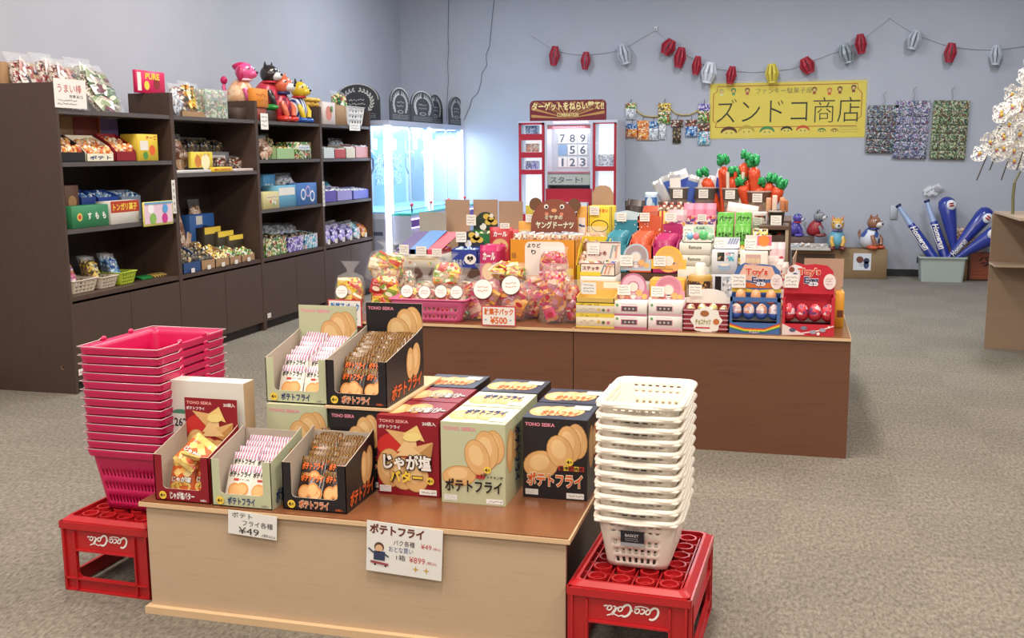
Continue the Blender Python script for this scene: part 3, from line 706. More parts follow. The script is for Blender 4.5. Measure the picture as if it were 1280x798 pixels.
# generic goods ---------------------------------------------------------------
LW = mat('e8e4da', .6)
def plainart(p, w, h):
    n = int(abs(w*997+h*1013)*10); rn = random.Random(n); u = rn.uniform(.08, .2)*w
    p.rect(u, h*.55, w*.9, h*.82, mat(rn.choice(('efe9dc', 'e8d8b0', 'd8dde4', 'f0e0d8')), .5)); p.scrib(u+.05*w, h*.58, w*.85, h*.78, 1, mat(rn.choice(('5a3a30', '2f4a80', '8a3040', '4a4a48'))), EPS*2, n)
    for k in range(4): p.disc(w*rn.uniform(.15, .85), h*rn.uniform(.15, .45), min(w, h)*.1, mat(rn.choice(('c8884a', 'd85a5a', 'e8c860', '7aa870', 'e8e4dc'))), w=EPS*(1+k*.3), n=10)
def box_thing(name, org, w, d, h, m, label, cat, group=None, rz=0, art=None, lid=None, k=None):
    "closed printed box; org = bottom middle of its front"
    t = empty(name, org, label, cat, group, rz)
    mb = MB().rbox(-w/2, 0, 0, w/2, d, h, min(.003, h*.1), m, 1); mb.build('box', t)
    if art or name == 'sweets_box':
        p = MB(); p.T = front(-w/2, 0, 0); (art or plainart)(p, w, h); p.build('print', t)
    if lid: MB().box(-w/2+.004, .004, h+.0002, w/2-.004, d-.004, h+.002, lid).build('lid', t)
    return t
def open_thing(name, org, w, d, h, m, fill, label, cat, group=None, rz=0, lip=.5, art=None, flap=0, flapart=None, flapm=None, seed=0, flapround=False, items=None):
    "open display box with goods showing; lip = height of its front as a share of h"
    t = empty(name, org, label, cat, group, rz); T = .004; inn = mat('b9ad9c', .8) if flapm is None else flapm
    mb = MB().box(-w/2, 0, 0, w/2, d, T, m).box(-w/2, 0, 0, w/2, T, h*lip, m).box(-w/2, d-T, 0, w/2, d, h, m)
    for sx in (-1, 1):
        mb.T = rightf(sx*(w/2-(T if sx > 0 else 0)), 0, 0); mb.prism([(0, 0), (d, 0), (d, h), (d*.35, h*(.5+lip/2)), (0, h*lip)], 0, T, m) if sx > 0 else mb.prism([(0, 0), (d, 0), (d, h), (d*.35, h*(.5+lip/2)), (0, h*lip)], 0, T, m)
    mb.build('box', t)
    rn = random.Random(seed+int(w*1000))
    fb = MB(); nx = max(2, int(w/.045)); ny = max(2, int(d/.06))
    if fill:
        for i in range(nx):
            for j in range(ny):
                cx = -w/2+(i+.5)*w/nx; cy = (j+.5)*d/ny; zz = h*(lip*.75+(1-lip)*.75*(j+.5)/ny)
                r = w/nx*.46
                fb.blob((cx, cy, zz), (r, d/ny*.45, h*.28*rn.uniform(.7, 1.1)), fill, 8, 6, .08, rn.random())
        fb.box(-w/2+T, T, T, w/2-T, d-T, h*lip*.6, fill)
        fb.build('goods', t)
    if art: p = MB(); p.T = front(-w/2, 0, 0); art(p, w, h*lip); p.build('print', t)
    if flap:
        p = MB(); p.T = front(-w/2, d, h)
        if flapround: pts = [(0, 0), (w, 0), (w, flap*.35)]+[(w/2+w*.42*cos(a), flap*.45+flap*.55*sin(a)) for a in [pi*k/14 for k in range(15)]]+[(0, flap*.35)]
        else: pts = [(0, 0), (w, 0), (w, flap), (0, flap)]
        p.prism(pts, 0, .004, inn)
        if flapart: p.T = front(-w/2, d-.004, h); flapart(p, w, flap)
        p.build('header_card', t)
    return t
def pack_thing(name, org, w, h, th, m, end, label, cat, group=None, rot=(0, 0, 0), art=None):
    t = empty(name, org, label, cat, group); t.rotation_euler = rot
    mb = MB(); hh = pil(mb, w, h, th, m, end); mb.build('wrapper', t)
    if art: mb = MB(); onpack(mb, w, h, hh); art(mb, w, h); mb.build('print', t)
    return t
def bag_thing(name, org, w, h, th, fill, label, cat, group=None, rot=(0, 0, 0), disc=None, neck=True, seed=0, filmm=None, art=None):
    "clear bag: goods inside, loose film with a gathered neck, perhaps a round sticker"
    t = empty(name, org, label, cat, group); t.rotation_euler = rot
    rn = random.Random(seed)
    hb = h*(.72 if neck else .9)
    fb = MB(); fb.blob((0, th/2, hb*.5), (w*.45, th*.42, hb*.48), fill, 14, 10, .05, seed, f=lambda v: Vector((max(-w*.42, min(w*.42, v.x*1.1)), v.y, max(-hb*.46, min(hb*.46, v.z*1.15)))))
    cols = PALS.get(fill.name.split('.')[0], ['c8b8a0']); pm = [mat(c, .3, coat=.4) for c in cols]
    for k in range(9 if w > .12 else 4):
        pw, ph = w*rn.uniform(.28, .42), hb*rn.uniform(.24, .36); c1, c2 = rn.choice(pm), rn.choice(pm)
        fb.T = Matrix.Translation((rn.uniform(-.26, .26)*w, th*.07, hb*rn.uniform(.04, .62))) @ Matrix.Rotation(rn.uniform(-.6, .6), 4, 'Y') @ Matrix.Rotation(rn.uniform(-.15, .15), 4, 'Z')
        hh = pil(fb, pw, ph, .016, c1, c2, 5); T_ = fb.T.copy(); fb.T = T_ @ fr((-pw/2, 0, 0), (1, 0, 0), (0, 0, 1)); fb.warp = lambda v: Vector((v.x, v.y, v.z+hh(v.x/pw-.5, v.y/ph-.5)+.001))
        fb.disc(pw*.5, ph*.38, pw*.3, rn.choice(pm), ph*.16); fb.scrib(pw*.15, ph*.58, pw*.85, ph*.82, 1, c2 if c2 is not c1 else WHITE, EPS*2, seed+k); fb.warp = None; fb.T = T_
    fb.T = Matrix.Identity(4)
    fb.build('sweets', t)
    rings = []; n = 18
    for s_, zz in ((.8, 0), (1, .06), (1.03, .3), (1, .55), (.8, .72)) + (((.22, .8), (.3, .86), (.62, 1.0)) if neck else ((.9, .9), (.9, 1.0))):
        flat = (1 if zz < .6 else .6) if neck else (1-zz*.9)
        rings.append([(cos(2*pi*k/n)*w/2*s_*(1+.05*sin(5*k+zz*20)), th/2+sin(2*pi*k/n)*th/2*s_*flat*(1+.06*sin(4*k+zz*9)), zz*h) for k in range(n)])
    MB().loft(rings, filmm or CLEAR, cap=(True, False)).build('film', t)
    if disc:
        d = MB(); u, v, r = disc; d.T = fr((u*w, -.006, v*h), (1, 0, 0), (0, .12, 1)); d.disc(0, 0, r+.002, mat('8a6a50'), w=.001); d.disc(0, 0, r, WHITE, w=.0016)
        d.scrib(-r*.6, -r*.4, r*.6, r*.4, 2, mat('c07048'), .0022, seed+1); d.build('round_sticker', t)['label'] = 'round white sticker'
    if art: d = MB(); d.T = front(-w/2, -.004, 0); art(d, w, h); d.build('print', t)
    return t
TAGN = [0]
def tag_card(org, label, w=.05, h=.038, rz=0, tilt=-.15, group='small white price cards', rows=3, yen=False, kind='price_card'):
    TAGN[0] += 1
    t = MB(); t.box(-w/2, -.001, 0, w/2, .0005, h, mat('f2efe8', .7)); t.T = front(-w/2, -.001, 0); t.scrib(w*.12, h*.12, w*.88, h*.9, rows, mat('6e6a68'), .0006, TAGN[0])
    o = t.build(kind, None, org); o.rotation_euler = (tilt, 0, rz); tag(o, label, 'price card', group); return o
# palettes
PM = dict(
 dark=candy('dark', ['22201f', '4a3020', 'b9a27a', '17181c', '6f5a3a', '2b3c2c'], 60), umx=candy('umx', ['8c2a34', 'c9c2b8', '3a2c30', 'd8d4cc', 'a05a50', 'b8a48c'], 80), mix=candy('mix', ['b8402e', 'e8d9b8', '3b5fae', 'e0b040', '35502f', 'c9828c', 'efe9e0'], 62),
 choc=candy('choc', ['4a2a1c', '8c6a4c', 'e6dccb', 'a03a30', '2e2a2c'], 62), redy=candy('redyellow', ['c8302a', 'f0d24a', 'e88a4a', 'f4ecd8', '7a9a3a', 'c8302a'], 62),
 pink=candy('pinkmix', ['e46a96', 'c83a5c', 'f3c6cf', 'f0dcc0', '6a4a9a', 'e8a040', 'f0e8e4'], 62), blue=candy('bluemix', ['2a5fae', '6fa6d8', 'e6eef4', '1c3b7c', 'a9c7dc'], 62),
 green=candy('greenmix', ['3f8a3c', '8cc06a', 'f0eee0', '2a4a30', 'e8d890', 'b04a3a'], 62), silver=candy('silver', ['c9ccd2', 'e9ecef', '8e949e', 'f4f4f4', 'a9b4c4'], 62, rough=.2),
 purple=candy('purplemix', ['5a46a8', '9a8ad8', 'e4e0f2', '35306c', 'c8b8e0'], 62), brown=candy('brownmix', ['9c6c4a', 'c79a78', 'e9d6c2', '7a4a34', 'd8b49a'], 62),
 yel=candy('yellowmix', ['e8c030', 'f6e07a', '5a4a20', 'f4f0dc', 'c8882a', '2c2a24'], 62), umai=candy('umaimix', ['a02a34', 'd8cfc2', '3a2c30', 'e8e4dc', '7a3a3e', 'b8a890'], 48), umai2=candy('umaimix2', ['4a6a48', 'd8d4c2', '6a2c38', 'e8e4dc', '8a9a6e', 'a89890'], 100),
 ora=candy('orangemix', ['e07a34', 'f2c06a', 'f4e8d0', 'b04a2a', 'f09a50'], 62), cyan=candy('cyanmix', ['58b0c8', 'a6dbe2', 'eaf4f4', '2f7fa0', 'e6b8c0'], 62))
GAS = mat('d9d6cf', .5)
# goods on the cabinets: sizes measured on the shelf-front plane ----------------
R90 = radians(90)
def span(l, t, r, z0, inset=.04):
    x = XF-inset; a = U(l, (t+t)/2, x=x); b = U(r, t, x=x); m = U((l+r)/2, t, x=x)
    return Vector((x, (a.y+b.y)/2, z0+.0008)), b.y-a.y, max(.02, m.z-z0)
def cbox(l, t, r, z0, d, m, label, cat='box', inset=.04, name='sweets_box', art=None, group=None, h=None, **k):
    o, w, hh = span(l, t, r, z0, inset); return box_thing(name, o, w*.96, d, h or hh, m, label, cat, group, R90, art, **k)
def copen(l, t, r, z0, d, m, fill, label, cat='tray', inset=.04, name='sweets_tray', group=None, **k):
    o, w, hh = span(l, t, r, z0, inset); return open_thing(name, o, w*.96, d, hh, m, fill, label, cat, group, R90, **k)
def cbag(l, t, r, z0, th, fill, label, inset=.04, lean=-.12, name='sweets_bag', group=None, **k):
    o, w, hh = span(l, t, r, z0, inset); k.setdefault('neck', False); return bag_thing(name, o, w*.96, hh, th, fill, label, 'bag', group, (lean, 0, R90), **k)
def scr(col, rows=2, a=.12, b=.2, c=.88, d=.8, seed=1):
    return lambda p, w, h: p.scrib(a*w, b*h, c*w, d*h, rows, col, EPS*1.5, seed)
def tx(body, col, a=.1, b=.25, c=.9, d=.75, bg=None, bold=.02, out=None):
    def f(p, w, h):
        if bg: p.rect(0, 0, w, h, bg, EPS*.8)
        p.text(body, a*w, b*h, c*w, d*h, col, bold, EPS*2, out=out)
    return f
T0 = 1.79
# top of the first cabinet
o, w_, h_ = span(0, 72, 44, T0, .36); box_thing('cardboard_box', Vector((-4.80, 5.86, T0+.0008)), .42, .19, .30, CARD, 'brown cardboard box on top of the nearest cabinet at the left picture edge', 'box', None, R90)
for (l, tp, r, f, lb, ins, ln) in ((28, 58, 66, 'umai', 'leftmost of the large silvery corn-stick bags on the nearest cabinet', .27, -.32), (66, 55, 98, 'umai', 'large reddish corn-stick bag, second from the left on the nearest cabinet', .22, -.4), (82, 60, 118, 'umai', 'large corn-stick bag with red rim, behind the handwritten sheet', .14, -.45), (108, 62, 145, 'umai2', 'large greenish corn-stick bag at the right of the row', .2, -.4), (118, 66, 162, 'umai2', 'large greenish corn-stick bag leaning furthest forward', .1, -.5)):
    cbag(l, tp, r, T0, .09, PM['umx' if f == 'umai' else 'umai2'], lb, inset=ins, lean=ln, name='corn_stick_bag', group='large corn stick bags')
def umai(p, W, H):
    p.text('うまい棒', .1*W, .52*H, .85*W, .82*H, REDINK, .0); p.text('各種', .45*W, .36*H, .65*W, .46*H, INK); p.text('¥15', .68*W, .34*H, .88*W, .46*H, INK); p.scrib(.08*W, .08*H, .7*W, .32*H, 2, INK, EPS, 5)
a = U(66, 97, x=XF+.004); b = U(106, 97, x=XF+.004); z1 = a.z; z0 = U(66, 134, x=XF+.004).z
t = empty('handwritten_sheet', (XF+.004, a.y, z0), 'white handwritten sheet with red brush lettering hanging from the nearest cabinet top', 'sign', rz=R90)
mb = MB().box(0, -.002, 0, b.y-a.y, 0, z1-z0, PAPER); mb.T = front(0, -.002, 0); umai(mb, b.y-a.y, z1-z0); mb.build('sheet', t)
cbox(169, 89, 206, 1.95, .03, mat('d8225c', .4), 'pink and red jelly box standing on the side panels between the first two cabinets', inset=.2, art=lambda p, w, h: (p.disc(.35*w, .35*h, .2*h, YELB), p.disc(.7*w, .45*h, .25*h, mat('8c2a2a'), w=EPS*2), p.rect(.03*w, .1*h, .16*w, .9*h, LW), p.text('PURE', .3*w, .62*h, .8*w, .9*h, YELB, .04, w=EPS*3)), lid=None)
# first cabinet, upper shelf
z = 1.465
copen(73, 168, 105, z, .16, BLK, PM['ora'], 'small black tray of orange packets on the upper shelf of the first cabinet', lip=.35, group='snack trays on the first cabinet', flap=0)
copen(106, 169, 141, z, .16, CREAM, PM['ora'], 'small cream tray of packets between the black and crimson trays of the first cabinet', lip=.3, group='snack trays on the first cabinet', art=tx('ポテト', NAVY))
copen(143, 167, 169, z, .16, CRIM, PM['ora'], 'small crimson tray of packets on the upper shelf of the first cabinet', lip=.35, group='snack trays on the first cabinet')
cbox(171, 168, 197, z, .14, mat('e2c23a'), 'yellow box with white sticker at the right of the upper shelf, first cabinet', art=lambda p, w, h: (p.rect(.1*w, .4*h, .5*w, .75*h, LW), p.disc(.7*w, .4*h, .15*w, ORG), p.disc(.35*w, .2*h, .12*w, mat('4f8f3c')), p.text('チーズ', .4*w, .8*h, .95*w, .95*h, REDS, .03)))
cbox(70, 142, 91, z, .04, mat('a8855a'), 'brown paper pack behind the black tray of the first cabinet', inset=.26, name='paper_pack')
cbox(91, 143, 121, z, .04, mat('8c4238'), 'reddish brown flat pack behind the cream tray', inset=.26, name='paper_pack', art=lambda p, w, h: p.disc(.5*w, .35*h, .35*w, mat('c8884a'), .2*h))
cbox(123, 143, 147, z, .04, mat('c8662e'), 'orange flat pack behind the crimson tray', inset=.26, name='paper_pack', art=lambda p, w, h: (p.rect(.02*w, .5*h, .98*w, .98*h, mat('6e5a8a')), p.disc(.5*w, .35*h, .4*w, YELB, .08*h)))
# first cabinet, middle shelf
z = 1.045
cbox(88, 257, 136, z, .1, mat('2f7d50'), 'green box with three white characters on the middle shelf of the first cabinet', inset=.02, art=lambda p, w, h: (p.disc(.2*w, .5*h, .07*w, mat('e0c060')), p.disc(.2*w, .5*h, .04*w, REDS, w=EPS*2), [p.text('すもも'[i], (.42+.2*i)*w, .35*h, (.52+.2*i)*w, .68*h, WHITE, .03) for i in range(3)]))
cbox(137, 251, 174, z, .12, mat('dcd8d0'), 'white box with a red band of yellow lettering beside the green box', inset=.02, art=lambda p, w, h: (p.rect(0, .5*h, w, h, mat('b03a22')), p.text('トンガリ菓子', .08*w, .58*h, .92*w, .9*h, YELB, .03, w=EPS*2)))
cbox(80, 232, 98, z, .1, mat('6b4636'), 'narrow brown box behind the green box', inset=.16, art=lambda p, w, h: p.disc(.5*w, .6*h, .3*w, mat('b88a5a')))
for l, r, c, lb in ((100, 120, '2f4a9a', 'dark blue plastic basket behind the green box'), (121, 148, '2a4fb0', 'bright blue plastic basket behind the red banded box'), (150, 176, '8fa0b8', 'pale grey blue basket beside the hanging yellow card')):
    copen(l, 238, r, z, .12, mat(c, .4), PM['blue'], lb, inset=.18, lip=.8, name='plastic_basket', cat='basket', group='baskets at the back of the middle shelf')
pc = box_thing('candy_card', span(177, 240, 214, 1.03, -.012)[0]+Vector((.005, 0, -.02)), span(177, 240, 214, 1.03, 0)[1], .01, .17, mat('e6dc78'), 'bright card of candy pouches hanging over the shelf edge of the first cabinet', 'candy card', None, R90, lambda p, w, h: (p.rect(.03*w, .1*h, .97*w, .97*h, mat('e8c8d8')), p.disc(.25*w, .72*h, .10*w, mat('f4f0f0'), w=EPS*2), p.disc(.7*w, .28*h, .10*w, mat('c83a8a'), w=EPS*3), p.disc(.3*w, .3*h, .11*w, mat('8cb85a'), w=EPS*4), p.disc(.72*w, .68*h, .09*w, mat('5aa0d8'), w=EPS*5), p.rect(.03*w, .9*h, .97*w, .98*h, mat('6aa6c8'), EPS*6)))
# lattice baskets on the base board of the first cabinet
def small_basket(org, w, d, h, m, label, group, rz=0, dots=True, hc=None):
    t = empty('small_basket', org, label, 'basket', group, rz); rings = []; rows = 7; nx, ny = 11, 11
    for i in range(rows+1): k = i/rows; rings.append(rrect(w*(.42+.08*k), d*(.42+.08*k), .012, nx, ny, 2, 0, d/2, h*k))
    fl = []
    for c_ in (nx, ny, nx, ny): fl += [0]*2+[1 if q % 2 else 0 for q in range(c_)]
    fl = (fl+[0]*60)[:len(rings[0])]
    o = MB().loft(rings, m, cap=(True, False), skip=lambda i, k: fl[k] and i in (1, 3, 5)).build('basket_body', t); solidify(o, .003)
    e = [(*p[:2], h) for p in rrect(w*.5+.004, d*.5+.004, .014, 3, 3, 3, 0, d/2, h)]
    MB().tube(e, .004, m, 6, closed=True).build('rim', t); return t
z = .62
for i, (l, r, tp, c, f, lb) in enumerate(((89, 124, 350, 'd9cbb8', 'pink', 'white lattice basket with red candy bags, leftmost on the base board of the first cabinet'), (125, 149, 346, 'd9cbb8', 'yel', 'middle white lattice basket on the base board of the first cabinet'), (150, 172, 340, 'b6cc3a', 'blue', 'lime green lattice basket on the base board of the first cabinet'))):
    o, w_, h_ = span(l, tp, r, z, .06); small_basket(o, w_*.94, .26, h_, mat(c, .4), lb, 'lattice baskets in the first cabinet', R90)
    for q in range(3):
        bag_thing('candy_bag', o+Vector((-.04-.06*q, (q-1)*w_*.22, .03)), w_*.6, .2, .04, PM[f], ('front %s', 'middle %s', 'rear %s')[q] % ('candy bag in the '+('leftmost', 'middle', 'lime green')[i]+' lattice basket of the first cabinet'), 'bag', 'candy bags in the lattice baskets', (-.35, 0, R90), neck=False, seed=q+i)
for l, r, c, lb in ((178, 192, '2f8f4c', 'small green toy lying on the base board of the first cabinet'), (194, 214, 'c8a860', 'small tan toy bundle lying beside the green toy')):
    o, w_, h_ = span(l, 340, r, z, .1); mb = MB()
    for q in range(6): mb.tube([(-w_/2+q*w_/6, 0, .008), (-w_/2+q*w_/6+.02, .06, .02), (-w_/2+q*w_/6+.03, .12, .008)], .007, mat(c, .4), 6)
    q = mb.build('plastic_toy', None, o, R90); tag(q, lb, 'toy')
# second cabinet
cbag(216, 108, 228, T0, .08, PM['silver'], 'narrow clear tub of silver sweets on the second cabinet top', inset=.05, lean=0)
o, w_, h_ = span(226, 120, 256, T0, .08); open_thing('cardboard_tray', o, w_, .3, .06, CARD, PM['choc'], 'low cardboard tray of snack bags on the second cabinet top', 'tray', None, R90, lip=.7)
for l, r, tp, f, lb in ((222, 240, 100, 'choc', 'brown snack bag, left one in the cardboard tray on the second cabinet'), (236, 254, 97, 'yel', 'yellow and black snack bag standing in the cardboard tray on the second cabinet'), (244, 262, 100, 'silver', 'silvery snack bag at the right of the cardboard tray')): cbag(l, tp, r, T0+.05, .08, PM[f], lb, inset=.12, lean=-.3)
t = copen(255, 112, 284, T0, .3, film('pale_plastic', 'dfe8ea', .7), PM['green'], 'clear plastic bin of greenish packs on the second cabinet top', inset=.06, lip=1, name='plastic_bin', cat='bin')
z = 1.37
cbag(219, 166, 238, z, .1, PM['brown'], 'tall bag of brown sweets at the left of the second cabinet upper shelf', inset=.18)
cbox(219, 213, 265, z, .2, mat('dcd9d4'), 'flat white box at the front of the second cabinet upper shelf', inset=.02)
cbox(265, 209, 291, z, .03, mat('ecc62e'), 'bright yellow card box with red lettering at the front of the second cabinet', inset=.01, art=tx('BIG CHOCO', REDS))
cbox(292, 212, 317, z, .16, mat('e3cfd0'), 'flat pale pink box at the right of the second cabinet upper shelf', inset=.02)
cbox(233, 190, 287, z, .16, mat('8f8f93'), 'wide grey display box behind the yellow boxes', inset=.2)
cbox(238, 190, 266, z+.035, .03, mat('e6cf4a'), 'yellow printed box standing on the flat white box', inset=.10, art=lambda p, w, h: (p.disc(.3*w, .4*h, .15*w, mat('c87a3a')), p.disc(.65*w, .35*h, .2*w, mat('f6ecc0')), p.text('カステラ', .2*w, .7*h, .85*w, .88*h, REDS)))
for l, r, tp, lb in ((234, 252, 168, 'left clear bag of dark sweets on the grey display box'), (250, 270, 169, 'middle clear bag of dark sweets on the grey display box'), (266, 284, 172, 'right clear bag of dark sweets on the grey display box')): cbag(l, tp, r, z+.15, .1, PM['dark'], lb, inset=.26, lean=-.3, group='clear bags on the grey display box')
for l, r, lb in ((270, 288, 'left clear bag of pale sweets behind the yellow card box'), (290, 312, 'right clear bag of pale sweets above the pale pink box')): cbag(l, 194, r, z+.03, .08, PM['choc'], lb, inset=.14)
z = .62
cbag(222, 255, 240, z+.02, .1, PM['brown'], 'tall clear bag in the lower left of the second cabinet', inset=.22)
cbag(246, 248, 262, z+.14, .1, PM['brown'], 'tall clear bag behind the blue box of the second cabinet', inset=.3)
cbox(236, 268, 268, z, .1, mat('2f62a8'), 'blue box with white card in the second cabinet', inset=.28, art=lambda p, w, h: (p.rect(.25*w, .8*h, .5*w, .97*h, LW), p.disc(.6*w, .6*h, .2*w, mat('1d2c54'))))
for i, (l, r, lb) in enumerate(((255, 276, 'left yellow and black box of the stepped stack'), (272, 292, 'middle yellow and black box of the stepped stack'), (286, 304, 'right yellow and black box of the stepped stack'))):
    cbox(l, 284+i*5, r, z, .08, mat('3a3020'), lb+' in the second cabinet', inset=.2-.03*i, group='yellow and black boxes in the second cabinet', art=lambda p, w, h: p.rect(0, .82*h, w, h, YELB))
for i, (l, r, c, lb) in enumerate(((227, 250, 'dark', 'leftmost low tray of black packs, with white tag'), (250, 268, 'dark', 'second low tray of dark packs'), (268, 286, 'yel', 'low tray of gold and black packs'), (286, 301, 'green', 'low tray of green striped packs'), (301, 318, 'green', 'rightmost low tray of green packs'))):
    copen(l, 303, r, z, .26, CARD if i else mat('2d4a7a'), PM[c], lb+' at the bottom of the second cabinet', inset=.02, lip=.35, seed=i, group='low trays at the bottom of the second cabinet')
    o = span(l, 300, r, z, 0)[0]+Vector((.004, 0, .005)); tag_card(o, 'white price card on the '+lb.split(',')[0]+', second cabinet', .045, .032, R90, 0, 'price cards in the second cabinet')
# third cabinet
o = span(317, 112, 335, T0, .02)[0]; cbox(317, 111, 335, T0+.11, .06, mat('e08a2c'), 'orange printed box in front of the toys on the third cabinet', inset=.01, art=scr(mat('b85a1a')))
box_thing('clear_riser', o+Vector((0, 0, 0)), .16, .08, .108, mat('9a4a3a'), 'small reddish box under the orange one on the third cabinet', 'box', None, R90)
o = span(322, 131, 337, T0, -.004)[0]; o.z = 1.715; tag_card(o, 'white price card with red writing hanging at the third cabinet top', .13, .135, R90, 0, None)
z = 1.46
cbag(324, 168, 344, z, .12, PM['brown'], 'large clear bag at the left of the third cabinet upper shelf', inset=.06); cbag(334, 166, 346, z, .1, PM['green'], 'clear bag with green top behind the large one', inset=.25)
copen(345, 182, 368, z, .2, mat('9fc089'), PM['yel'], 'box of yellow and green packs on the third cabinet upper shelf', inset=.03, lip=.8)
cbox(369, 178, 389, z, .2, PM['green'], 'green and white chequered box on the third cabinet upper shelf', inset=.03)
z = 1.035
cbox(328, 240, 349, z, .16, mat('cbbf86'), 'low yellowish box with white packs, third cabinet middle shelf', inset=.01); cbox(329, 218, 344, z, .12, mat('4f94c0'), 'tall light blue box on the third cabinet middle shelf', inset=.18, art=scr(LW)); cbox(345, 232, 371, z, .14, mat('6aa8c4'), 'blue box with white tray front on the third cabinet middle shelf', inset=.03, art=lambda p, w, h: p.rect(.1*w, .55*h, .9*w, .9*h, LW)); cbag(350, 215, 373, z+.12, .1, PM['silver'], 'silvery bag on the blue boxes of the third cabinet', inset=.2)
cbox(372, 229, 396, z, .12, mat('3f6fb0'), 'blue box printed with rings on the third cabinet middle shelf', inset=.01, art=lambda p, w, h: [(p.disc(u*w, v*h, .13*w, c, .26*h, w=EPS*(2+2*i)), p.disc(u*w, v*h, .09*w, mat('3f6fb0'), .18*h, w=EPS*(3+2*i))) for i, (u, v, c) in enumerate(((.25, .5, mat('e8eef2')), (.5, .62, mat('c8a8d8')), (.72, .4, mat('e8eef2'))))])
z = .62
for i, (l, r, tp, f, lb) in enumerate(((331, 358, 294, 'green', 'green and pink display box at the bottom of the third cabinet'), (359, 379, 293, 'purple', 'lilac display box at the bottom of the third cabinet'), (380, 397, 290, 'cyan', 'pale blue display box at the bottom of the third cabinet'))):
    copen(l, tp, r, z, .2, PM[f], PM['dark'], lb, inset=.03, lip=.85)
for l, r, lb in ((331, 350, 'left clear bag of greyish sweets'), (346, 364, 'middle clear bag of greyish sweets'), (362, 380, 'right clear bag of greyish sweets')): cbag(l, 276, r, z+.1, .1, PM['silver'], lb+' behind the display boxes of the third cabinet', inset=.27, lean=-.3)
# fourth cabinet
cbox(403, 128, 419, T0, .04, mat('e2d4cc'), 'white box with a red picture on the farthest cabinet top', inset=.03, art=lambda p, w, h: (p.disc(.45*w, .5*h, .25*w, mat('d88a7a')), p.disc(.7*w, .7*h, .12*w, mat('7aa06a'))))
cbox(419, 132, 436, T0, .2, CARD, 'cardboard box beside the white basket on the farthest cabinet', inset=.06, name='cardboard_box')
o, w_, h_ = span(434, 134, 456, T0, .04); small_basket(o, w_, .28, h_, mat('e4e2de', .4), 'white lattice basket on the farthest cabinet top', None, R90)
cbag(422, 112, 440, T0+.12, .1, PM['green'], 'clear bag with green straws above the cardboard box of the farthest cabinet', inset=.14, lean=-.2)
o = span(434, 148, 452, 1.74, -.004)[0]; tag_card(o, 'wide white price card hanging at the farthest cabinet top', .27, .07, R90, 0, None, 2)
mb = MB()
for q in range(9): mb.blob((q*.055-.22, .05+.01*(q % 2), .03), (.035, .04, .03), mat('d8a83a'), 10, 8, .1, q); mb.blob((q*.055-.2, .04, .075), (.035, .035, .022), mat('e4bc58'), 10, 8, .1, q+20)
o = span(383, 120, 415, T0, .03)[0]; o.z = 1.951; o.x = -4.5; q = mb.build('braided_rope_toy', None, o, R90); tag(q, 'yellow braided garland lying across the third and fourth cabinet tops', 'garland')
z = 1.46
for l, r, tp, c, lb in ((404, 418, 182, 'cdd6d2', 'pale greenish tray left on the farthest cabinet upper shelf'), (418, 432, 184, 'b8322c', 'small red tray on the farthest cabinet upper shelf'), (432, 444, 182, 'd8d0b4', 'cream tray on the farthest cabinet upper shelf'), (444, 461, 180, 'd89a98', 'pinkish tray at the right of the farthest cabinet upper shelf')): copen(l, tp, r, z, .2, mat(c, .4), PM['silver'], lb, inset=.03, lip=.8)
cbag(416, 172, 436, z+.04, .1, PM['silver'], 'clear bag of straws lying behind the red tray', inset=.2)
z = 1.035
for l, r, c, lb in ((404, 420, '5a4aa8', 'left violet box'), (421, 440, '9a8fd0', 'middle lilac box with white packs'), (441, 461, '6f78d8', 'right blue violet box')): copen(l, 234, r, z, .18, mat(c, .4), PM['silver'], lb+' on the farthest cabinet middle shelf', inset=.03, lip=.75)
cbag(404, 218, 424, z+.05, .12, PM['cyan'], 'slanting clear bag behind the left violet box', inset=.2, lean=-.5)
z = .62
for i in range(6):
    l = 406+i*9.3; nm = ('leftmost', 'second', 'third', 'fourth', 'fifth', 'rightmost')[i]
    cbag(l, 272+(i % 2)*2, l+10, z, .14, PM['purple'] if i < 4 else PM['cyan'] if i < 5 else PM['ora'], nm+' of six bags of lidded sweets at the bottom of the farthest cabinet', inset=.05, lean=-.3, group='row of six bags in the farthest cabinet')
    o = span(l, 292, l+9, z+.01, 0)[0]; tag_card(o+Vector((.003, 0, 0)), nm+' of six white price cards at the bottom of the farthest cabinet', .05, .045, R90, 0, 'price cards in the farthest cabinet')
# narrow label strips on the cabinet uprights and small floor tags
for (px, t_, b_, lb) in ((218.5, 225, 267, 'narrow white vertical strip with printing between the first and second cabinets'), (405, 227, 258, 'narrow white vertical strip between the third and fourth cabinets')):
    a = U(px, t_, x=XF+.003); b = U(px, b_, x=XF+.003); m = MB(); m.box(-.022, -.002, 0, .022, 0, a.z-b.z, LW); m.T = front(-.022, -.002, 0)
    for q in range(5): m.text('特別価格品'[q], .012, (a.z-b.z)*(.82-.19*q), .032, (a.z-b.z)*(.92-.19*q), INK)
    tag(m.build('label_strip', None, b, R90), lb, 'label')
for (px, py, lb) in ((102, 465, 'small white tag near the floor on the nearest cabinet'), (336.5, 394.5, 'small white tag near the floor between the second and third cabinets')):
    a = U(px, py, x=XF+.003); m = MB(); m.box(-.03, -.002, -.02, .03, 0, .02, LW); m.T = front(-.03, -.002, -.02); m.scrib(.01, .01, .05, .03, 1, GREY); tag(m.build('label_strip', None, a, R90), lb, 'label')
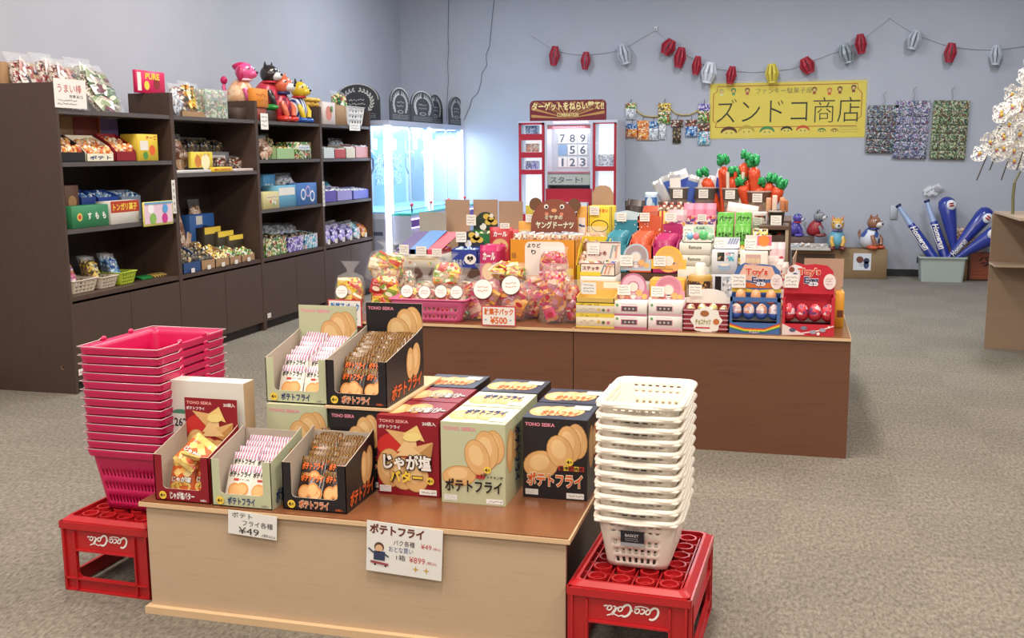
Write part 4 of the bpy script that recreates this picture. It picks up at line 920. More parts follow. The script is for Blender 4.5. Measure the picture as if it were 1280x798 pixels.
# ================================================================ inflatable animals
def inflatable(org, s, rz, body, head, ear, label, group, pattern=None, long_ear=False, tail=None, foot=None, snout=None, collar='c8303a', mane=None):
    "blow-up sitting dog-like toy, about 0.4 m tall at s=1, facing -y turned by rz"
    t = empty('inflatable_animal', org, label, 'inflatable toy', group, rz); t.scale = (s, s, s)
    B = body; H_ = mat(head, .25, coat=.5)
    MB().blob((0, .02, .135), (.10, .115, .13), B, 18, 14, f=lambda v: Vector((v.x*(1-.25*v.z/.13), v.y*(1-.3*v.z/.13)-.02*v.z/.13, v.z))).build('body', t)
    F = mat(foot or 'c8303a', .25, coat=.5)
    for sx in (-1, 1): MB().blob((sx*.062, -.065, .026), (.045, .075, .028), F, 12, 8).build('foot', t)
    for sx in (-1, 1): MB().tube([(sx*.06, -.055, .16), (sx*.07, -.085, .11), (sx*.05, -.095, .05)], .022, H_, 10, rf=[.024, .026, .022]).build('front_leg', t)
    hb = MB(); hb.blob((0, -.03, .305), (.075, .082, .078), H_, 18, 14)
    hb.blob((0, -.085, .285), (.044, .062, .038), mat(snout or head, .25, coat=.5), 14, 10); hb.build('head', t)
    MB().blob((0, -.145, .297), (.015, .011, .011), mat('1d1a1c', .2), 10, 8).build('nose', t)
    for sx in (-1, 1):
        e = MB()
        if long_ear: e.blob((sx*.068, -.02, .285), (.018, .032, .06), mat(ear, .25, coat=.5), 12, 10)
        else: e.loft([[(sx*.04+.026*cos(a), -.02+.014*sin(a), .345) for a in [2*pi*k/10 for k in range(10)]], [(sx*.052+.018*cos(a), -.022+.01*sin(a), .378) for a in [2*pi*k/10 for k in range(10)]], [(sx*.058+.003*cos(a), -.024+.003*sin(a), .408) for a in [2*pi*k/10 for k in range(10)]]], mat(ear, .3))
        e.build('ear', t)
        MB().blob((sx*.048, -.088, .330), (.011, .009, .014), mat('f4f2ee', .2), 10, 8).blob((sx*.052, -.095, .328), (.007, .006, .009), mat('1d1a1c', .2), 8, 6).build('eye', t)
    MB().tube([(.058*cos(a), -.025+.06*sin(a), .238) for a in [2*pi*k/20 for k in range(20)]], .010, mat(collar, .3), 8, closed=True).build('collar', t)
    tl = MB(); tl.tube([(0, .10, .08), (0, .15, .12), (0, .17, .18), (0, .165, .22)], .016, mat(tail or head, .25, coat=.5), 10, rf=[.018, .016, .018, .01]); 
    if mane: tl.blob((0, .165, .24), (.03, .03, .035), mat(mane, .4), 12, 10)
    tl.build('tail', t)
    if mane: MB().blob((0, .0, .345), (.06, .07, .042), mat(mane, .4), 16, 10, .06, 2).build('topknot', t)
    return t
CHKP = ramp_mat('peach_check', ['e8b48a', 'f0cda8', 'dc9a7a'], 28, kind='vor', const=True, rough=.3); CHKR = ramp_mat('red_check', ['b8283a', 'd83a4c', '7a2440'], 30, kind='vor', const=True, rough=.3)
STRP = ramp_mat('blue_white_stripe', ['e8ebf0', '2d3f80'], 11, kind='wave', const=True, rough=.3)
g = 'inflatable animals on the third cabinet'
def top(px, py, ins, z): o = U(px, py, x=XF-ins); return Vector((XF-ins, o.y, z+.001))
inflatable(top(303, 120, .17, T0+.10), 1.0, radians(92), CHKP, 'e65a94', 'b81f55', 'pink poodle inflatable with a crimson topknot and peach check body', g, long_ear=True, mane='c81f5c', foot='e890b0', collar='f0c8d8')
box_thing('box_under_toy', top(303, 120, .08, T0), .2, .2, .098, mat('4a3a32'), 'dark low box under the pink inflatable poodle', 'box', None, R90)
inflatable(top(334, 120, .20, T0+.10), 1.05, radians(88), mat('c83a4c', .3), '2b2526', '1f1b1c', 'black and white inflatable cow toy with yellow ear, next to the pink poodle', g, snout='e8e6e4', foot='2c9a3c')
box_thing('box_under_toy', top(338, 120, .09, T0), .2, .2, .098, mat('3f312b'), 'dark low box under the black and white inflatable', 'box', None, R90)
inflatable(top(350, 130, .12, T0), 1.08, radians(86), CHKR, 'dc6a48', 'e07a54', 'orange inflatable fox in a red check shirt', g, snout='e8e4e2', foot='d83a30', collar='28366c')
inflatable(top(371, 130, .13, T0), 1.0, radians(88), STRP, 'e2c42e', '2c2a24', 'yellow inflatable dog in a blue and white striped shirt', g, foot='2a5fb8', long_ear=False)
# ================================================================ claw machines at the far end of the left wall
CX = -4.2; CMW = mat('b9c0d4', .35); LED = mat('e6ecff', emit=4); LEDP = mat('c9a8ff', emit=5); TEAL = mat('3fb8b0', .2, coat=.5); CGL = film('claw_glass', 'cfe8ff', .93, .03)
INW = mat('6a9cb8', .4); MECH = mat('3f78c8', .3); STEEL = mat('39404e', .3, metal=.6); PRPL = mat('5b2f98', .3)
def claw_machine(y0, L, label, near):
    t = empty('claw_machine', (CX, y0, 0), label, 'claw machine', 'white glowing claw machines'); D = .8
    b = MB().box(-D, 0, 0, 0, L, .86, CMW); MB().box(-D, 0, 1.80, 0, L, 1.86, CMW).build('top_cap', t)
    b.T = front(-D, 0, 0); b.rect(.02, .04, D-.02, .8, mat('9aa0b4')); b.rect(.55, .62, .7, .66, mat('4a5068'), EPS*2); b.build('body', t)
    MB().box(-D+.02, .02, .86, -.02, L-.02, .875, INW).box(-D, .0, .86, -D+.02, L, 1.8, INW).build('prize_floor', t)
    for (x0, x1, ya, yb) in ((-.055, 0, 0, .055), (-.055, 0, L-.055, L), (-D, -D+.05, 0, .05), (-D, -D+.05, L-.05, L)):
        MB().box(x0, ya, .86, x1, yb, 1.8, CMW).build('corner_post', t)
    MB().box(-.06, -.012, .05, .004, -.001, 1.8, LED).box(.001, .0, .86, .012, .05, 1.8, LED).build('light_strip', t)
    MB().box(.001, L-.06, .86, .012, L-.01, 1.8, LED).build('light_strip', t)
    MB().box(-.012, .055, .88, -.006, L-.055, 1.8, CGL).box(-.015, L/2-.008, .88, 0, L/2+.008, 1.8, CMW).build('front_glass', t)
    for ys in (.012, L-.018): MB().box(-D+.05, ys, .88, -.055, ys+.006, 1.8, CGL).build('side_glass', t)
    # control deck
    MB().box(0, .03, .835, .22, L-.03, .86, TEAL).box(0, .03, .52, .215, L-.03, .835, CMW).build('control_deck', t)
    MB().box(.20, .05, .79, .226, L-.05, .80, LEDP).box(.2, .05, .70, .226, L-.05, .71, LEDP).box(.2, .05, .71, .224, L-.05, .79, PRPL).build('light_strip', t)
    for k in (.25, .75):
        m = MB().tube([(.12, L*k, .86), (.12, L*k, .93)], .008, STEEL, 8); m.blob((.12, L*k, .94), (.02, .02, .02), mat('c8303a', .3), 10, 8); m.build('joystick', t)
    [MB().box(.001, L*q_, .15, .01, L*(q_+.15), .4, mat('2a2c40')).build('prize_door', t) for q_ in (.3, .6)]
    for k in (.27, .73):
        c = MB(); yy = L*k; c.box(-.5, yy-.09, 1.68, -.28, yy+.09, 1.80, MECH); c.tube([(-.39, yy, 1.70), (-.39, yy, 1.52)], .03, MECH, 12); c.blob((-.39, yy, 1.5), (.07, .07, .05), mat('7fb0e8', .3), 14, 10)
        for s in (-1, 1): c.tube([(-.39, yy+s*.04, 1.5), (-.39, yy+s*.13, 1.44), (-.39, yy+s*.13, 1.34), (-.39, yy+s*.05, 1.26)], .011, STEEL, 8)
        c.build('claw', t)
        MB().box(-.3, yy-.12, 1.55, -.29, yy+.02, 1.78, mat('b8c8dc')).box(-.79, yy-.16, 1.12, -.775, yy+.16, 1.5, PM['blue']).build('rule_poster', t)
    l = bpy.data.lights.new('claw_machine_lamp', 'AREA'); l.shape = 'RECTANGLE'; l.size = .5; l.size_y = L*.8; l.energy = 48; l.color = (.72, .9, 1)
    o = bpy.data.objects.new('claw_machine_lamp', l); COL.objects.link(o); o.parent = t; o.location = (-.3, L/2, 1.79)
    MB().box(-.55, .1, 1.792, -.06, L-.1, 1.7995, mat('dff4ff', emit=1.5)).build('top_lamp', t)
    return t
claw_machine(10.66, 1.29, 'nearer white claw machine with glowing corner strip, just behind the cabinets', True)
claw_machine(11.96, 1.29, 'farther white claw machine touching the back wall corner', False)
LEAF = mat('d6d8d4', .5); ARCHB = mat('3b3d42', .5)
def arch_sign(T, org, w, h, label, g, seed):
    t = empty('arch_sign', org, label, 'sign', g)
    pts = [(-w/2, 0), (w/2, 0), (w/2, h*.55)]+[(w/2*cos(a), h*.55+h*.45*sin(a)) for a in [pi*k/16 for k in range(1, 16)]]+[(-w/2, h*.55)]
    m = MB(); m.T = T; m.prism(pts, -.012, 0, ARCHB)
    m.line([(p[0]*.93, p[1]*.97+.01) for p in pts[2:]], w*.015, LEAF)
    for s in (-1, 1):
        for k in range(9):
            a = radians(-40+k*14); cx = s*w*.33*cos(a); cy = h*.5+h*.34*sin(a); tt = a+pi/2
            for q in (-.7, .7): m.disc(cx+s*w*.03*cos(tt+q), cy+h*.03*sin(tt+q), w*.045, LEAF, w*.017, w=EPS*(2+(k % 2)), a=(tt+q if s > 0 else pi-(tt+q)), n=8)
    m.scrib(-w*.18, h*.4, w*.18, h*.62, 2, LEAF, EPS*3, seed); m.scrib(-w*.4, h*.05, w*.4, h*.2, 3, LEAF, EPS*3, seed+1)
    m.disc(0, h*.28, w*.14, LEAF, h*.05, w=EPS*2); m.disc(0, h*.28, w*.11, ARCHB, h*.035, w=EPS*3)
    m.build('sign_board', t); return t
FX = fr((0, 0, 0), (0, 1, 0), (0, 0, 1))
nms = ('first black arch sign with white laurel from the left on the claw machines', 'second black arch sign with white laurel, beside the first', 'third black arch sign, right before the gap in the row', 'rightmost black arch sign with white laurel, after the gap')
for i, (l, r, tp) in enumerate(((487, 512, 108), (513, 542, 112), (534, 553, 116), (561, 579, 119))):
    X_ = CX-.03-(.14 if i == 2 else 0); a = U(l, tp, x=X_); b = U(r, tp, x=X_)
    arch_sign(FX, (X_, (a.y+b.y)/2, 1.861), b.y-a.y, a.z-1.861, nms[i], 'small arch signs on the claw machines', i)
a = U(418, 130, y=10.69); b = U(475, 130, y=10.69); tp = U(446, 105, y=10.69)
arch_sign(front(0, 0, 0), ((a.x+b.x)/2, 10.69, 1.861), b.x-a.x, tp.z-1.861, 'large black arch sign with white laurel behind the farthest cabinet', None, 9)
# ================================================================ red target game machine
GY = 12.62; GR = mat('a81c30', .35, coat=.2); GRF = mat('c6cbd8', .4); GW = mat('eef2f6', .5, emit=.9); GLS = film('machine_glass', 'dfeeff', .92, .03)
def gx(px, py=200): return U(px, py, y=GY).x
def gz(py, px=710): return U(px, py, y=GY).z
t = empty('target_game_machine', (0, GY, 0), 'white and red target game machine with numbered panels against the back wall', 'game machine')
xl, xa, xb, xr = gx(648), gx(681), gx(741), gx(771.5); zt = 1.885
bx_ = MB()
bx_.box(xl, .30, 0, xr, .62, zt, GRF)
for (a_, b_) in ((xl, xa), (xb, xr)): bx_.box(a_, 0, 0, b_, .3, .1, GRF).box(a_, 0, zt-.04, b_, .3, zt, GRF).box(a_, .012, .1, a_+.02, .3, zt-.04, GRF).box(b_-.02, .012, .1, b_, .3, zt-.04, GRF)
bx_.box(xa, 0, .1, xa+.03, .3, zt, GRF).box(xb-.03, 0, .1, xb, .3, zt, GRF).box(xa+.03, 0, zt-.05, xb-.03, .3, zt, GRF).box(xa+.03, 0, 0, xb-.03, .3, .52, GRF)
bx_.build('body', t)
def windowed(name, x0, x1, wins, zb):
    m = MB(); m.T = front(0, 0, 0); z = zt-.045; m_ = .028
    wins = sorted(wins, key=lambda q: -q[1])
    for (zlo, zhi) in wins: m.box(x0, zhi, 0, x1, z, .02, GR); m.box(x0, zlo, 0, x0+m_, zhi, .02, GR); m.box(x1-m_, zlo, 0, x1, zhi, .02, GR); z = zlo
    m.box(x0, zb, 0, x1, z, .02, GR); m.build(name, t)
    for (zlo, zhi) in wins:
        MB().box(x0+.01, .012, zlo, x1-.01, .016, zhi, GLS).build('window_glass', t); MB().box(x0+.03, .22, zlo-.02, x1-.03, .29, zhi+.02, GW).box(x0+.02, .0, zlo-.016, x1-.02, .25, zlo-.004, GRF).build('lit_back', t)
lw = [(gz(167), gz(153)), (gz(190), gz(175)), (gz(212), gz(197)), (gz(268), gz(218))]
rw = [(gz(208), gz(154)), (gz(262), gz(214))]
windowed('left_door', xl+.01, xa-.005, lw, .12); windowed('right_door', xb+.005, xr-.01, rw, .12)
for k, (zlo, c) in enumerate(((lw[0][0], PM['blue']), (lw[1][0], PM['ora']), (lw[2][0], PM['purple']), (rw[0][0], PM['silver']))):
    x0 = xl+.07 if k < 3 else xb+.05
    MB().rbox(x0, .08, zlo+.003, x0+(.16 if k < 3 else .19), .18, zlo+(.105 if k < 3 else .14), .006, c).build('prize', t)
cab = MB(); x0, x1 = xa+.03, xb-.03
cab.box(x0, .27, .52, x1, .29, zt-.05, mat('b9c4cc', .5)); cab.box(x0, .01, gz(161), x1, .03, zt-.05, GR); cab.box(x0+.08, .0, gz(154), x1-.03, .012, gz(152), mat('ff9ab0', emit=5)); cab.box(x0, .02, gz(217), x1, .27, gz(215), GR)
cab.build('target_cabinet', t)
fp = MB(); fp.T = front(0, 0, 0); fp.rect(x0, gz(231), x1, gz(218), mat('a9a894'), -.03); fp.text('スタート!', x0+.03, gz(229), x1-.1, gz(221), BLACK, .02, -.028); fp.build('button_panel', t)
np_ = MB(); np_.T = front(0, .26, 0); gu = {0: (699, 707.5), 1: (711, 720), 2: (724, 733)}
for r_, (row, yc) in enumerate((('789', 173), (' 56', 187.5), ('123', 203))):
    for c_ in range(3):
        u0, u1 = gu[c_]; X0_, X1_ = U(u0, yc, y=GY+.26).x, U(u1, yc, y=GY+.26).x; zc = U(710, yc, y=GY+.26).z
        if row[c_] != ' ': np_.rect(X0_-.012, zc-.062, X1_+.012, zc+.062, mat('dfe4de'), .001); k_ = .03 if row[c_] == '1' else .01; np_.text(row[c_], X0_+k_, zc-.05, X1_-k_, zc+.05, mat('23304a'), .02, .002)
        else: np_.rect(X0_-.012, zc-.062, X1_+.012, zc+.062, mat('6f98c0'), .001)
np_.build('number_panels', t)
MB().box(x0, .002, gz(232), x1, .006, gz(151), GLS).build('front_glass', t)
l = bpy.data.lights.new('game_machine_lamp', 'AREA'); l.size = .4; l.energy = 4; l.color = (1, .9, .92); o = bpy.data.objects.new('game_machine_lamp', l); COL.objects.link(o); o.parent = t; o.location = ((x0+x1)/2, .14, zt-.07)
lo = MB(); lo.T = front(0, -.001, 0); lo.rect(x0-.02, .52, x1+.02, gz(236), GR, .001); lo.rect(x0+.2, .62, x0+.36, .9, mat('e8e8e8'), .002); lo.build('lower_panel', t)
MB().box(x0+.02, -.12, .78, x1-.02, -.002, .9, mat('dadbe0')).box(x0+.05, -.125, .80, x0+.2, -.12, .88, mat('c23040')).build('coin_shelf', t)
for k in range(2): MB().tube([(x1+.05, -.03-.0*k, .3+.45*k), (x1+.05, -.03, .6+.45*k)], .018, mat('a8243c'), 8).build('side_bumper', t)
sg = MB(); sx0, sx1 = gx(662), gx(757); sz0, sz1 = zt, gz(125); W_ = sx1-sx0; H_ = sz1-sz0; sg.T = front(sx0, .02, sz0)
SR = mat('6e1626', .4); rr = [(0, 0), (W_, 0), (W_, H_-.05), (W_-.015, H_-.015), (W_-.05, H_), (.05, H_), (.015, H_-.015), (0, H_-.05)]
sg.prism(rr, -.02, 0, SR)
for k in range(17):
    a = radians(6+k*10.5); a2 = a+radians(4); R_ = W_*.6
    pp = [(W_/2, H_*.1)]+[(min(max(W_/2+R_*cos(q), .02), W_-.02), min(H_*.1+R_*sin(q)*.9, H_-.02)) for q in (a, a2)]; sg.poly(pp, mat('b8894a'), EPS)
sg.text('ターゲットをねらい撃て!!', .03*W_, .5*H_, .97*W_, .92*H_, mat('f0dc96'), .03, EPS*3, out=SR); sg.text('COMBINATION', .36*W_, .18*H_, .64*W_, .38*H_, mat('e6d08a'), .02, EPS*4)
sg.build('header_sign', t)
# ================================================================ things on the back wall
YW = Y1-.0015
def W(px, py, off=0.0): return U(px, py, y=Y1-off)
def stringpath(name, pts, label, col, r, cat, sag=0, off=.02, group=None):
    q = [W(a, b, off) for a, b in pts]; m = MB(); o0 = q[0]; m.tube([p-o0 for p in q], r, mat(col), 5); o = m.build(name, None, o0); tag(o, label, cat, group)
stringpath('wire', [(561, -14), (560.5, 20), (560, 45), (561, 60), (559.5, 80), (560.5, 100), (559, 125), (558.5, 151)], 'thin dark straight wire hanging down the back wall behind the claw machines', '3a3a40', .003, 'wire')
stringpath('wire', [(619, -14), (616, 14), (613.5, 40), (612, 58), (607.5, 68), (608.5, 82), (602, 92), (601.5, 103), (597, 117), (590, 123), (587, 134), (580, 150)], 'thin dark crooked wire on the back wall, right of the straight one', '3a3a40', .003, 'wire')
stringpath('garland_string', [(664, 44), (692, 62), (712, 67), (732, 68), (757, 66), (780, 61), (800, 48), (820, 37)], 'white string of the lantern garland, left stretch', 'c9ccd2', .004, 'string', group='garland strings')
stringpath('garland_string', [(820, 37), (835, 52), (850, 64), (871, 75), (886, 84), (914, 88), (940, 90), (965, 88), (988, 86), (1009, 78), (1035, 68), (1058, 60), (1076, 50), (1112, 22)], 'white string of the lantern garland, sagging middle stretch', 'c9ccd2', .004, 'string', group='garland strings')
stringpath('garland_string', [(1112, 22), (1143, 42), (1165, 50), (1188, 58), (1215, 61), (1245, 62), (1290, 56)], 'white string of the lantern garland, right stretch', 'c9ccd2', .004, 'string', group='garland strings')
m = MB().rbox(-.02, -.03, -.03, .02, 0, .03, .006, mat('dfe0e4')); o = m.tube([(0, -.03, -.01), (0, -.05, -.02), (0, -.05, .0)], .004, mat('8d8f96', metal=.8), 6).build('wall_hook', None, W(820, 36)); tag(o, 'small white adhesive hook holding the garland above the target machine', 'hook')
LR = mat('b02a3c', .55); LWH = mat('c4c9d2', .5); LYE = mat('e2cf52', .5); LST = ramp_mat('blue_line_paper', ['e2e5ec', '4f68b4', 'e2e5ec'], 2.4, kind='wave', const=True, stretch=(0, 0, 6), rough=.5); LSI = mat('aab3b8', .3, metal=.3)
def lantern(px, py, w, h, m, tilt, label, wide=1.0):
    p = W(px, py, .09); s = (W(px+10, py).x-W(px, py).x)/10; w_ = w*s*wide; h_ = h*s
    t = empty('paper_lantern', p, label, 'paper lantern', 'paper lanterns of the garland'); t.rotation_euler[1] = radians(tilt)
    b = MB(); n = 9
    for k in range(n):
        a0 = 2*pi*k/n; a1 = a0+2*pi/n*.62
        R = lambda z: w_*(.26+.27*(1-abs(2*z/h_))**.8)
        zs = [h_*(-.42+.84*j/4) for j in range(5)]
        vs = [(R(z)*cos(a), R(z)*sin(a), z) for z in zs for a in (a0, a1)]+[((R(z)-.012)*cos(a), (R(z)-.012)*sin(a), z) for z in zs for a in (a0, a1)]
        b.add(vs, [(2*j, 2*j+1, 2*j+3, 2*j+2) for j in range(4)], m); b.add(vs, [(10+2*j, 12+2*j, 13+2*j, 11+2*j) for j in range(4)]+[(2*j, 2*j+2, 12+2*j, 10+2*j) for j in range(4)]+[(2*j+1, 11+2*j, 13+2*j, 2*j+3) for j in range(4)], m)
    b.build('slit_paper', t)
    for z0_, z1_ in ((.40, .5), (-.5, -.40)):
        r_ = w_*.31; MB().lathe([(r_, z0_*h_), (r_, z1_*h_), (r_-.006, z1_*h_), (r_-.006, z0_*h_)], m, 16, cap=False).build('end_ring', t)
    MB().tube([(-.0, 0, h_*.5), (0, .02, h_*.5+.02)], .003, mat('c9ccd2'), 5).build('hanging_loop', t)
for a in ((693, 70, 13, 23, LR, 6, 'leftmost red paper lantern of the garland'), (732, 76, 12, 21, LR, 4, 'small red paper lantern, second from the left'), (780, 68, 17, 25, LWH, -14, 'white paper lantern left of the wall hook'), (835.5, 59, 18, 20, LR, 30, 'round crinkled red paper lantern just right of the wall hook'), (850, 72, 15, 25, LR, 10, 'red paper lantern directly below the round one'), (871, 82, 12, 23, LR, 8, 'narrow red paper lantern left of the blue striped one'), (886, 91, 19, 26, LST, 10, 'white paper lantern with blue stripes above the banner corner'), (914, 94, 13, 22, LR, 8, 'red paper lantern at the upper left edge of the yellow banner'), (965, 92, 17, 24, LYE, -4, 'the only yellow paper lantern, above the banner'), (1009, 82, 19, 21, LR, -25, 'crumpled red paper lantern above the banner, right of the yellow one'), (1058, 67, 19, 25, LSI, -16, 'silvery grey paper lantern left of the highest red one'), (1076, 55, 15, 25, LR, -6, 'highest hanging red paper lantern, beside the silvery one'), (1143, 50, 18, 25, LWH, 14, 'white paper lantern right of the string peak'), (1188, 66, 16, 25, LR, 6, 'red paper lantern between two white ones at the right'), (1245, 69, 17, 26, LWH, 0, 'rightmost white paper lantern above the orchid')): lantern(*a)
# banner
BY = ramp_mat('banner_paper', ['dcc650', 'e4d05e'], 8, rough=.7)
def banner():
    a = W(888, 105); b = W(1083.5, 105); c = W(888, 173.5); w = b.x-a.x; h = a.z-c.z
    t = empty('yellow_banner', (a.x, YW, c.z), 'long handwritten yellow paper banner with big black characters on the back wall', 'banner')
    MB().box(-.025, -.003, -.02, w+.03, 0, h+.03, film('cellophane', 'e8e8d8', .7)).box(0, -.006, 0, w, -.003, h, BY).build('paper', t)
    m = MB(); m.T = front(0, -.006, 0); q = .07; rd = mat('b0602c')
    o = [(q, .12), (w-q*1.4, .12), (w-q*1.4, .19), (w-q*.7, .23), (w-q*.7, h-.16), (w-q*1.4, h-.11), (w-q*1.4, h-.05), (q*1.3, h-.05), (q*1.2, h-.11), (q*.6, h-.14), (q*.6, .2), (q*1.2, .17), (q, .12)]
    m.line([(a_, b_+.015) for a_, b_ in o], .010, rd)
    m.text('ズンドコ商店', .045*w, .27*h, .965*w, .72*h, mat('2a2a24'), -.012, EPS*2)
    m.text('ファンキー駄菓子屋', .30*w, .80*h, .66*w, .90*h, mat('5a5a44'), -.01, EPS*2); m.scrib(.84*w, .08*h, .96*w, .2*h, 3, mat('8a8a5a'), EPS*2, 3)
    SK = mat('d8b070')
    for (u, v, hair, bod) in ((.075, .86, 'b8b060', 'd8d890'), (.155, .87, '2f7a44', '5aa05a'), (.245, .87, '7a3020', 'b85a4a'), (.675, .86, '6a2c20', 'a8503a'), (.77, .84, 'c86a30', 'd85a3a'), (.835, .86, '54301c', '8a4a3a'), (.92, .88, '3a2a20', '8a3c30')):
        m.disc(u*w, v*h, .03, mat(hair), w=EPS*2, n=10); m.disc(u*w, (v-.01)*h, .02, SK, w=EPS*3, n=10); m.rect(u*w-.018, (v-.085)*h, u*w+.018, (v-.04)*h, mat(bod), EPS*2)
    for (u, v, hair, r) in ((.13, .1, '5a3424', .10), (.245, .12, 'b8a03a', .10), (.38, .11, '4a8a4a', .09), (.505, .13, '2c2a22', .07), (.61, .13, 'c8502c', .08), (.73, .11, '3f7a3f', .05), (.81, .11, '8a6a3a', .045)):
        m.poly([(u*w+r*cos(k*pi/10), v*h+r*sin(k*pi/10)*.8) for k in range(11)], mat(hair), EPS*2); m.poly([(u*w+r*.85*cos(k*2*pi/14), v*h+r*(.5*sin(k*2*pi/14)-.1)) for k in range(14)], mat('e0cc62'), EPS*3); m.disc(u*w-r*.3, v*h, .008, INK, w=EPS*4, n=8); m.disc(u*w+r*.3, v*h, .008, INK, w=EPS*4, n=8)
    m.build('lettering', t)
banner()
# hanging toy cards left of the banner
def wallcard(px0, py0, px1, py1, m1, m2, label, group, off=.02, hook=True):
    a = W(px0, py0, off); b = W(px1, py1, off); w, h = b.x-a.x, a.z-b.z
    t = empty('toy_card', (a.x+w/2, a.y, b.z), label, 'toy card', group)
    MB().box(-w/2, -.004, h*.62, w/2, 0, h, m1).box(-w/2, -.004, 0, w/2, 0, h*.62, m2).build('card', t)
    m = MB(); pil_ = m; m.T = Matrix.Translation((0, -.012, h*.05)); pil(m, w*.86, h*.55, .025, m2, m2, 6); m.build('pouch', t)
    if hook: MB().tube([(0, -.002, h), (0, -.01, h+.02), (.01, -.01, h+.035), (0, 0, h+.05)], .0035, mat('55504c', metal=.7), 5).build('hook', t)
    return t
g = 'toy cards hanging left of the banner'
for a in ((782, 129, 795, 149, 'green', 'silver', 'green and grey toy card at the upper left of the small hanging group'), (783, 155, 797, 172, 'blue', 'ora', 'blue edged toy card with orange picture, lower left'), (796.5, 151, 811, 175, 'ora', 'ora', 'orange toy card hanging from the chain'), (811.5, 152, 822.5, 175, 'blue', 'silver', 'navy and white toy card hanging from the chain'), (823, 129, 838, 155, 'yel', 'green', 'yellow topped bright green toy card in the middle of the chain'), (824, 153, 832, 174, 'silver', 'silver', 'pale clear toy pouch behind the green card'), (839, 150, 854, 159, 'choc', 'choc', 'wide brown toy card with two tabs'), (841, 160.5, 851, 179, 'dark', 'dark', 'black glossy toy pouch hanging lowest'), (857, 150, 871, 171, 'choc', 'blue', 'brown and blue toy card right of the black pouch'), (873, 130, 887, 153, 'purple', 'green', 'upper violet and green toy card touching the banner'), (872.5, 154.5, 887, 181, 'choc', 'cyan', 'lower violet and green toy card touching the banner')):
    wallcard(a[0], a[1], a[2], a[3], PM[a[4]], PM[a[5]], a[6], g)
stringpath('chain', [(795, 137), (800, 142), (806, 145), (815, 146), (823, 145.5)], 'yellow chain between the first toy cards', 'c8b060', .008, 'chain', group='yellow chains holding toy cards'); stringpath('chain', [(838, 136), (845, 142), (852, 144), (862, 143.5), (870, 140), (874, 137)], 'yellow chain right of the green toy card', 'c8b060', .008, 'chain', group='yellow chains holding toy cards')
def sheet(px0, py0, px1, py1, m1, m2, label, seed, lean=0):
    a = W(px0, py0, .03); b = W(px1, py1, .03); w, h = (b.x-a.x)*.94, a.z-b.z
    t = empty('toy_sheet', (a.x+w/2, a.y, b.z), label, 'toy sheet', 'sheets of small toy pouches right of the banner'); t.rotation_euler[1] = radians(lean)
    MB().box(-w/2, -.004, 0, w/2, 0, h, m2).box(-w/2, -.006, h*.88, w/2, -.004, h, m1).build('backing_sheet', t)
    nx, ny = 4, 6
    for i in range(nx):
        for j in range(ny):
            m = MB(); m.T = Matrix.Translation((-w/2+(i+.5)*w/nx, -.014, h*.01+j*h*.145)); pil(m, w/nx*.86, h*.13, .025, m1 if (i+j) % 2 else m2, m2, 5); m.build('toy_pouch', t)
    MB().tube([(0, -.003, h), (.01, -.01, h+.05), (-.01, -.01, h+.12), (.02, 0, h+.16)], .004, mat('9a9ca2'), 5).build('hook', t)
GM = candy('greymulti', ['3f5a48', '7d8c84', 'c9ccca', '5a6a9a', '8c4a4a', '2c3434'], 85); GP = candy('lilacmulti', ['6a6fa8', 'b8b8cc', '3f4a6a', 'dcd4dc', '8a5a78', '4a7a6a'], 85); GG = candy('greenmulti', ['2f5a3c', '6a8c5a', 'a8b88c', '7c3a30', '3a4a5a', 'c8c8a8'], 85)
sheet(1084, 132, 1122, 191, GM, GM, 'left sheet of small dark toy pouches with red hook', 1, 1); sheet(1118.5, 126, 1160.5, 198, GP, GP, 'middle lilac sheet of small toy pouches', 2, 1.5); sheet(1165.5, 126, 1209, 199, GG, GG, 'right green sheet of small toy pouches', 3, 1.5)
a = W(1113, 257, .01); b = W(1121, 274, .01); m = MB().rbox(0, -.01, 0, b.x-a.x, 0, a.z-b.z, .003, mat('b9bfc6', .5), 1); o = m.build('wall_tag', None, (a.x, a.y, b.z)); tag(o, 'small pale tag on the back wall beside the leftmost bat', 'tag')
a = W(1153, 247, .03); m = MB(); 
for k in range(9): m.T = Matrix.Translation((random.uniform(.02, .19), -.01, random.uniform(0, .1))) @ Matrix.Rotation(random.uniform(-1, 1), 4, 'Y') @ Matrix.Rotation(random.uniform(-.8, .8), 4, 'X'); pil(m, .1, .07, .02, film('bag_film', 'f0f2f6', .35), CLEAR, 4)
o = m.build('crumpled_plastic_bag', None, (a.x, Y1-.03, a.z)); tag(o, 'crumpled clear plastic bag stuck on the wall above the bats', 'plastic bag')
# ================================================================ boxes and toys on the floor at the back
BCARD = ramp_mat('brown_box_card', ['8c7350', '998061'], 10, rough=.85)
a = U(1049, 347, z=0); W1 = U(1107, 347, y=a.y).x-a.x; H1 = U(1049, 311, y=a.y).z
t = box_thing('cardboard_box', (a.x+W1/2, a.y-.1, 0), W1, .33, H1, BCARD, 'large brown cardboard box on the floor at the back wall with a white animal sticker', 'box', None, 0, lambda p, w, h: (p.rect(.28*w, .3*h, .66*w, .88*h, mat('d9dde4')), p.disc(.42*w, .66*h, .04, mat('7a4436'), w=EPS*2), p.disc(.46*w, .5*h, .03, mat('c8c8d0'), w=EPS*2), p.disc(.56*w, .62*h, .035, mat('3a3a5a'), w=EPS*2), p.disc(.56*w, .48*h, .03, mat('44507a'), .045, w=EPS*2), p.line([(.05*w, .86*h), (.2*w, .86*h), (.2*w, .78*h), (.05*w, .78*h), (.05*w, .86*h)], .004, mat('6a5438'))))
MB().box(-W1/2+.01, .15, H1, W1/2-.01, .156, H1+.0015, mat('6f5a3e')).build('lid_seam', t)
a2 = U(990, 345, z=0)
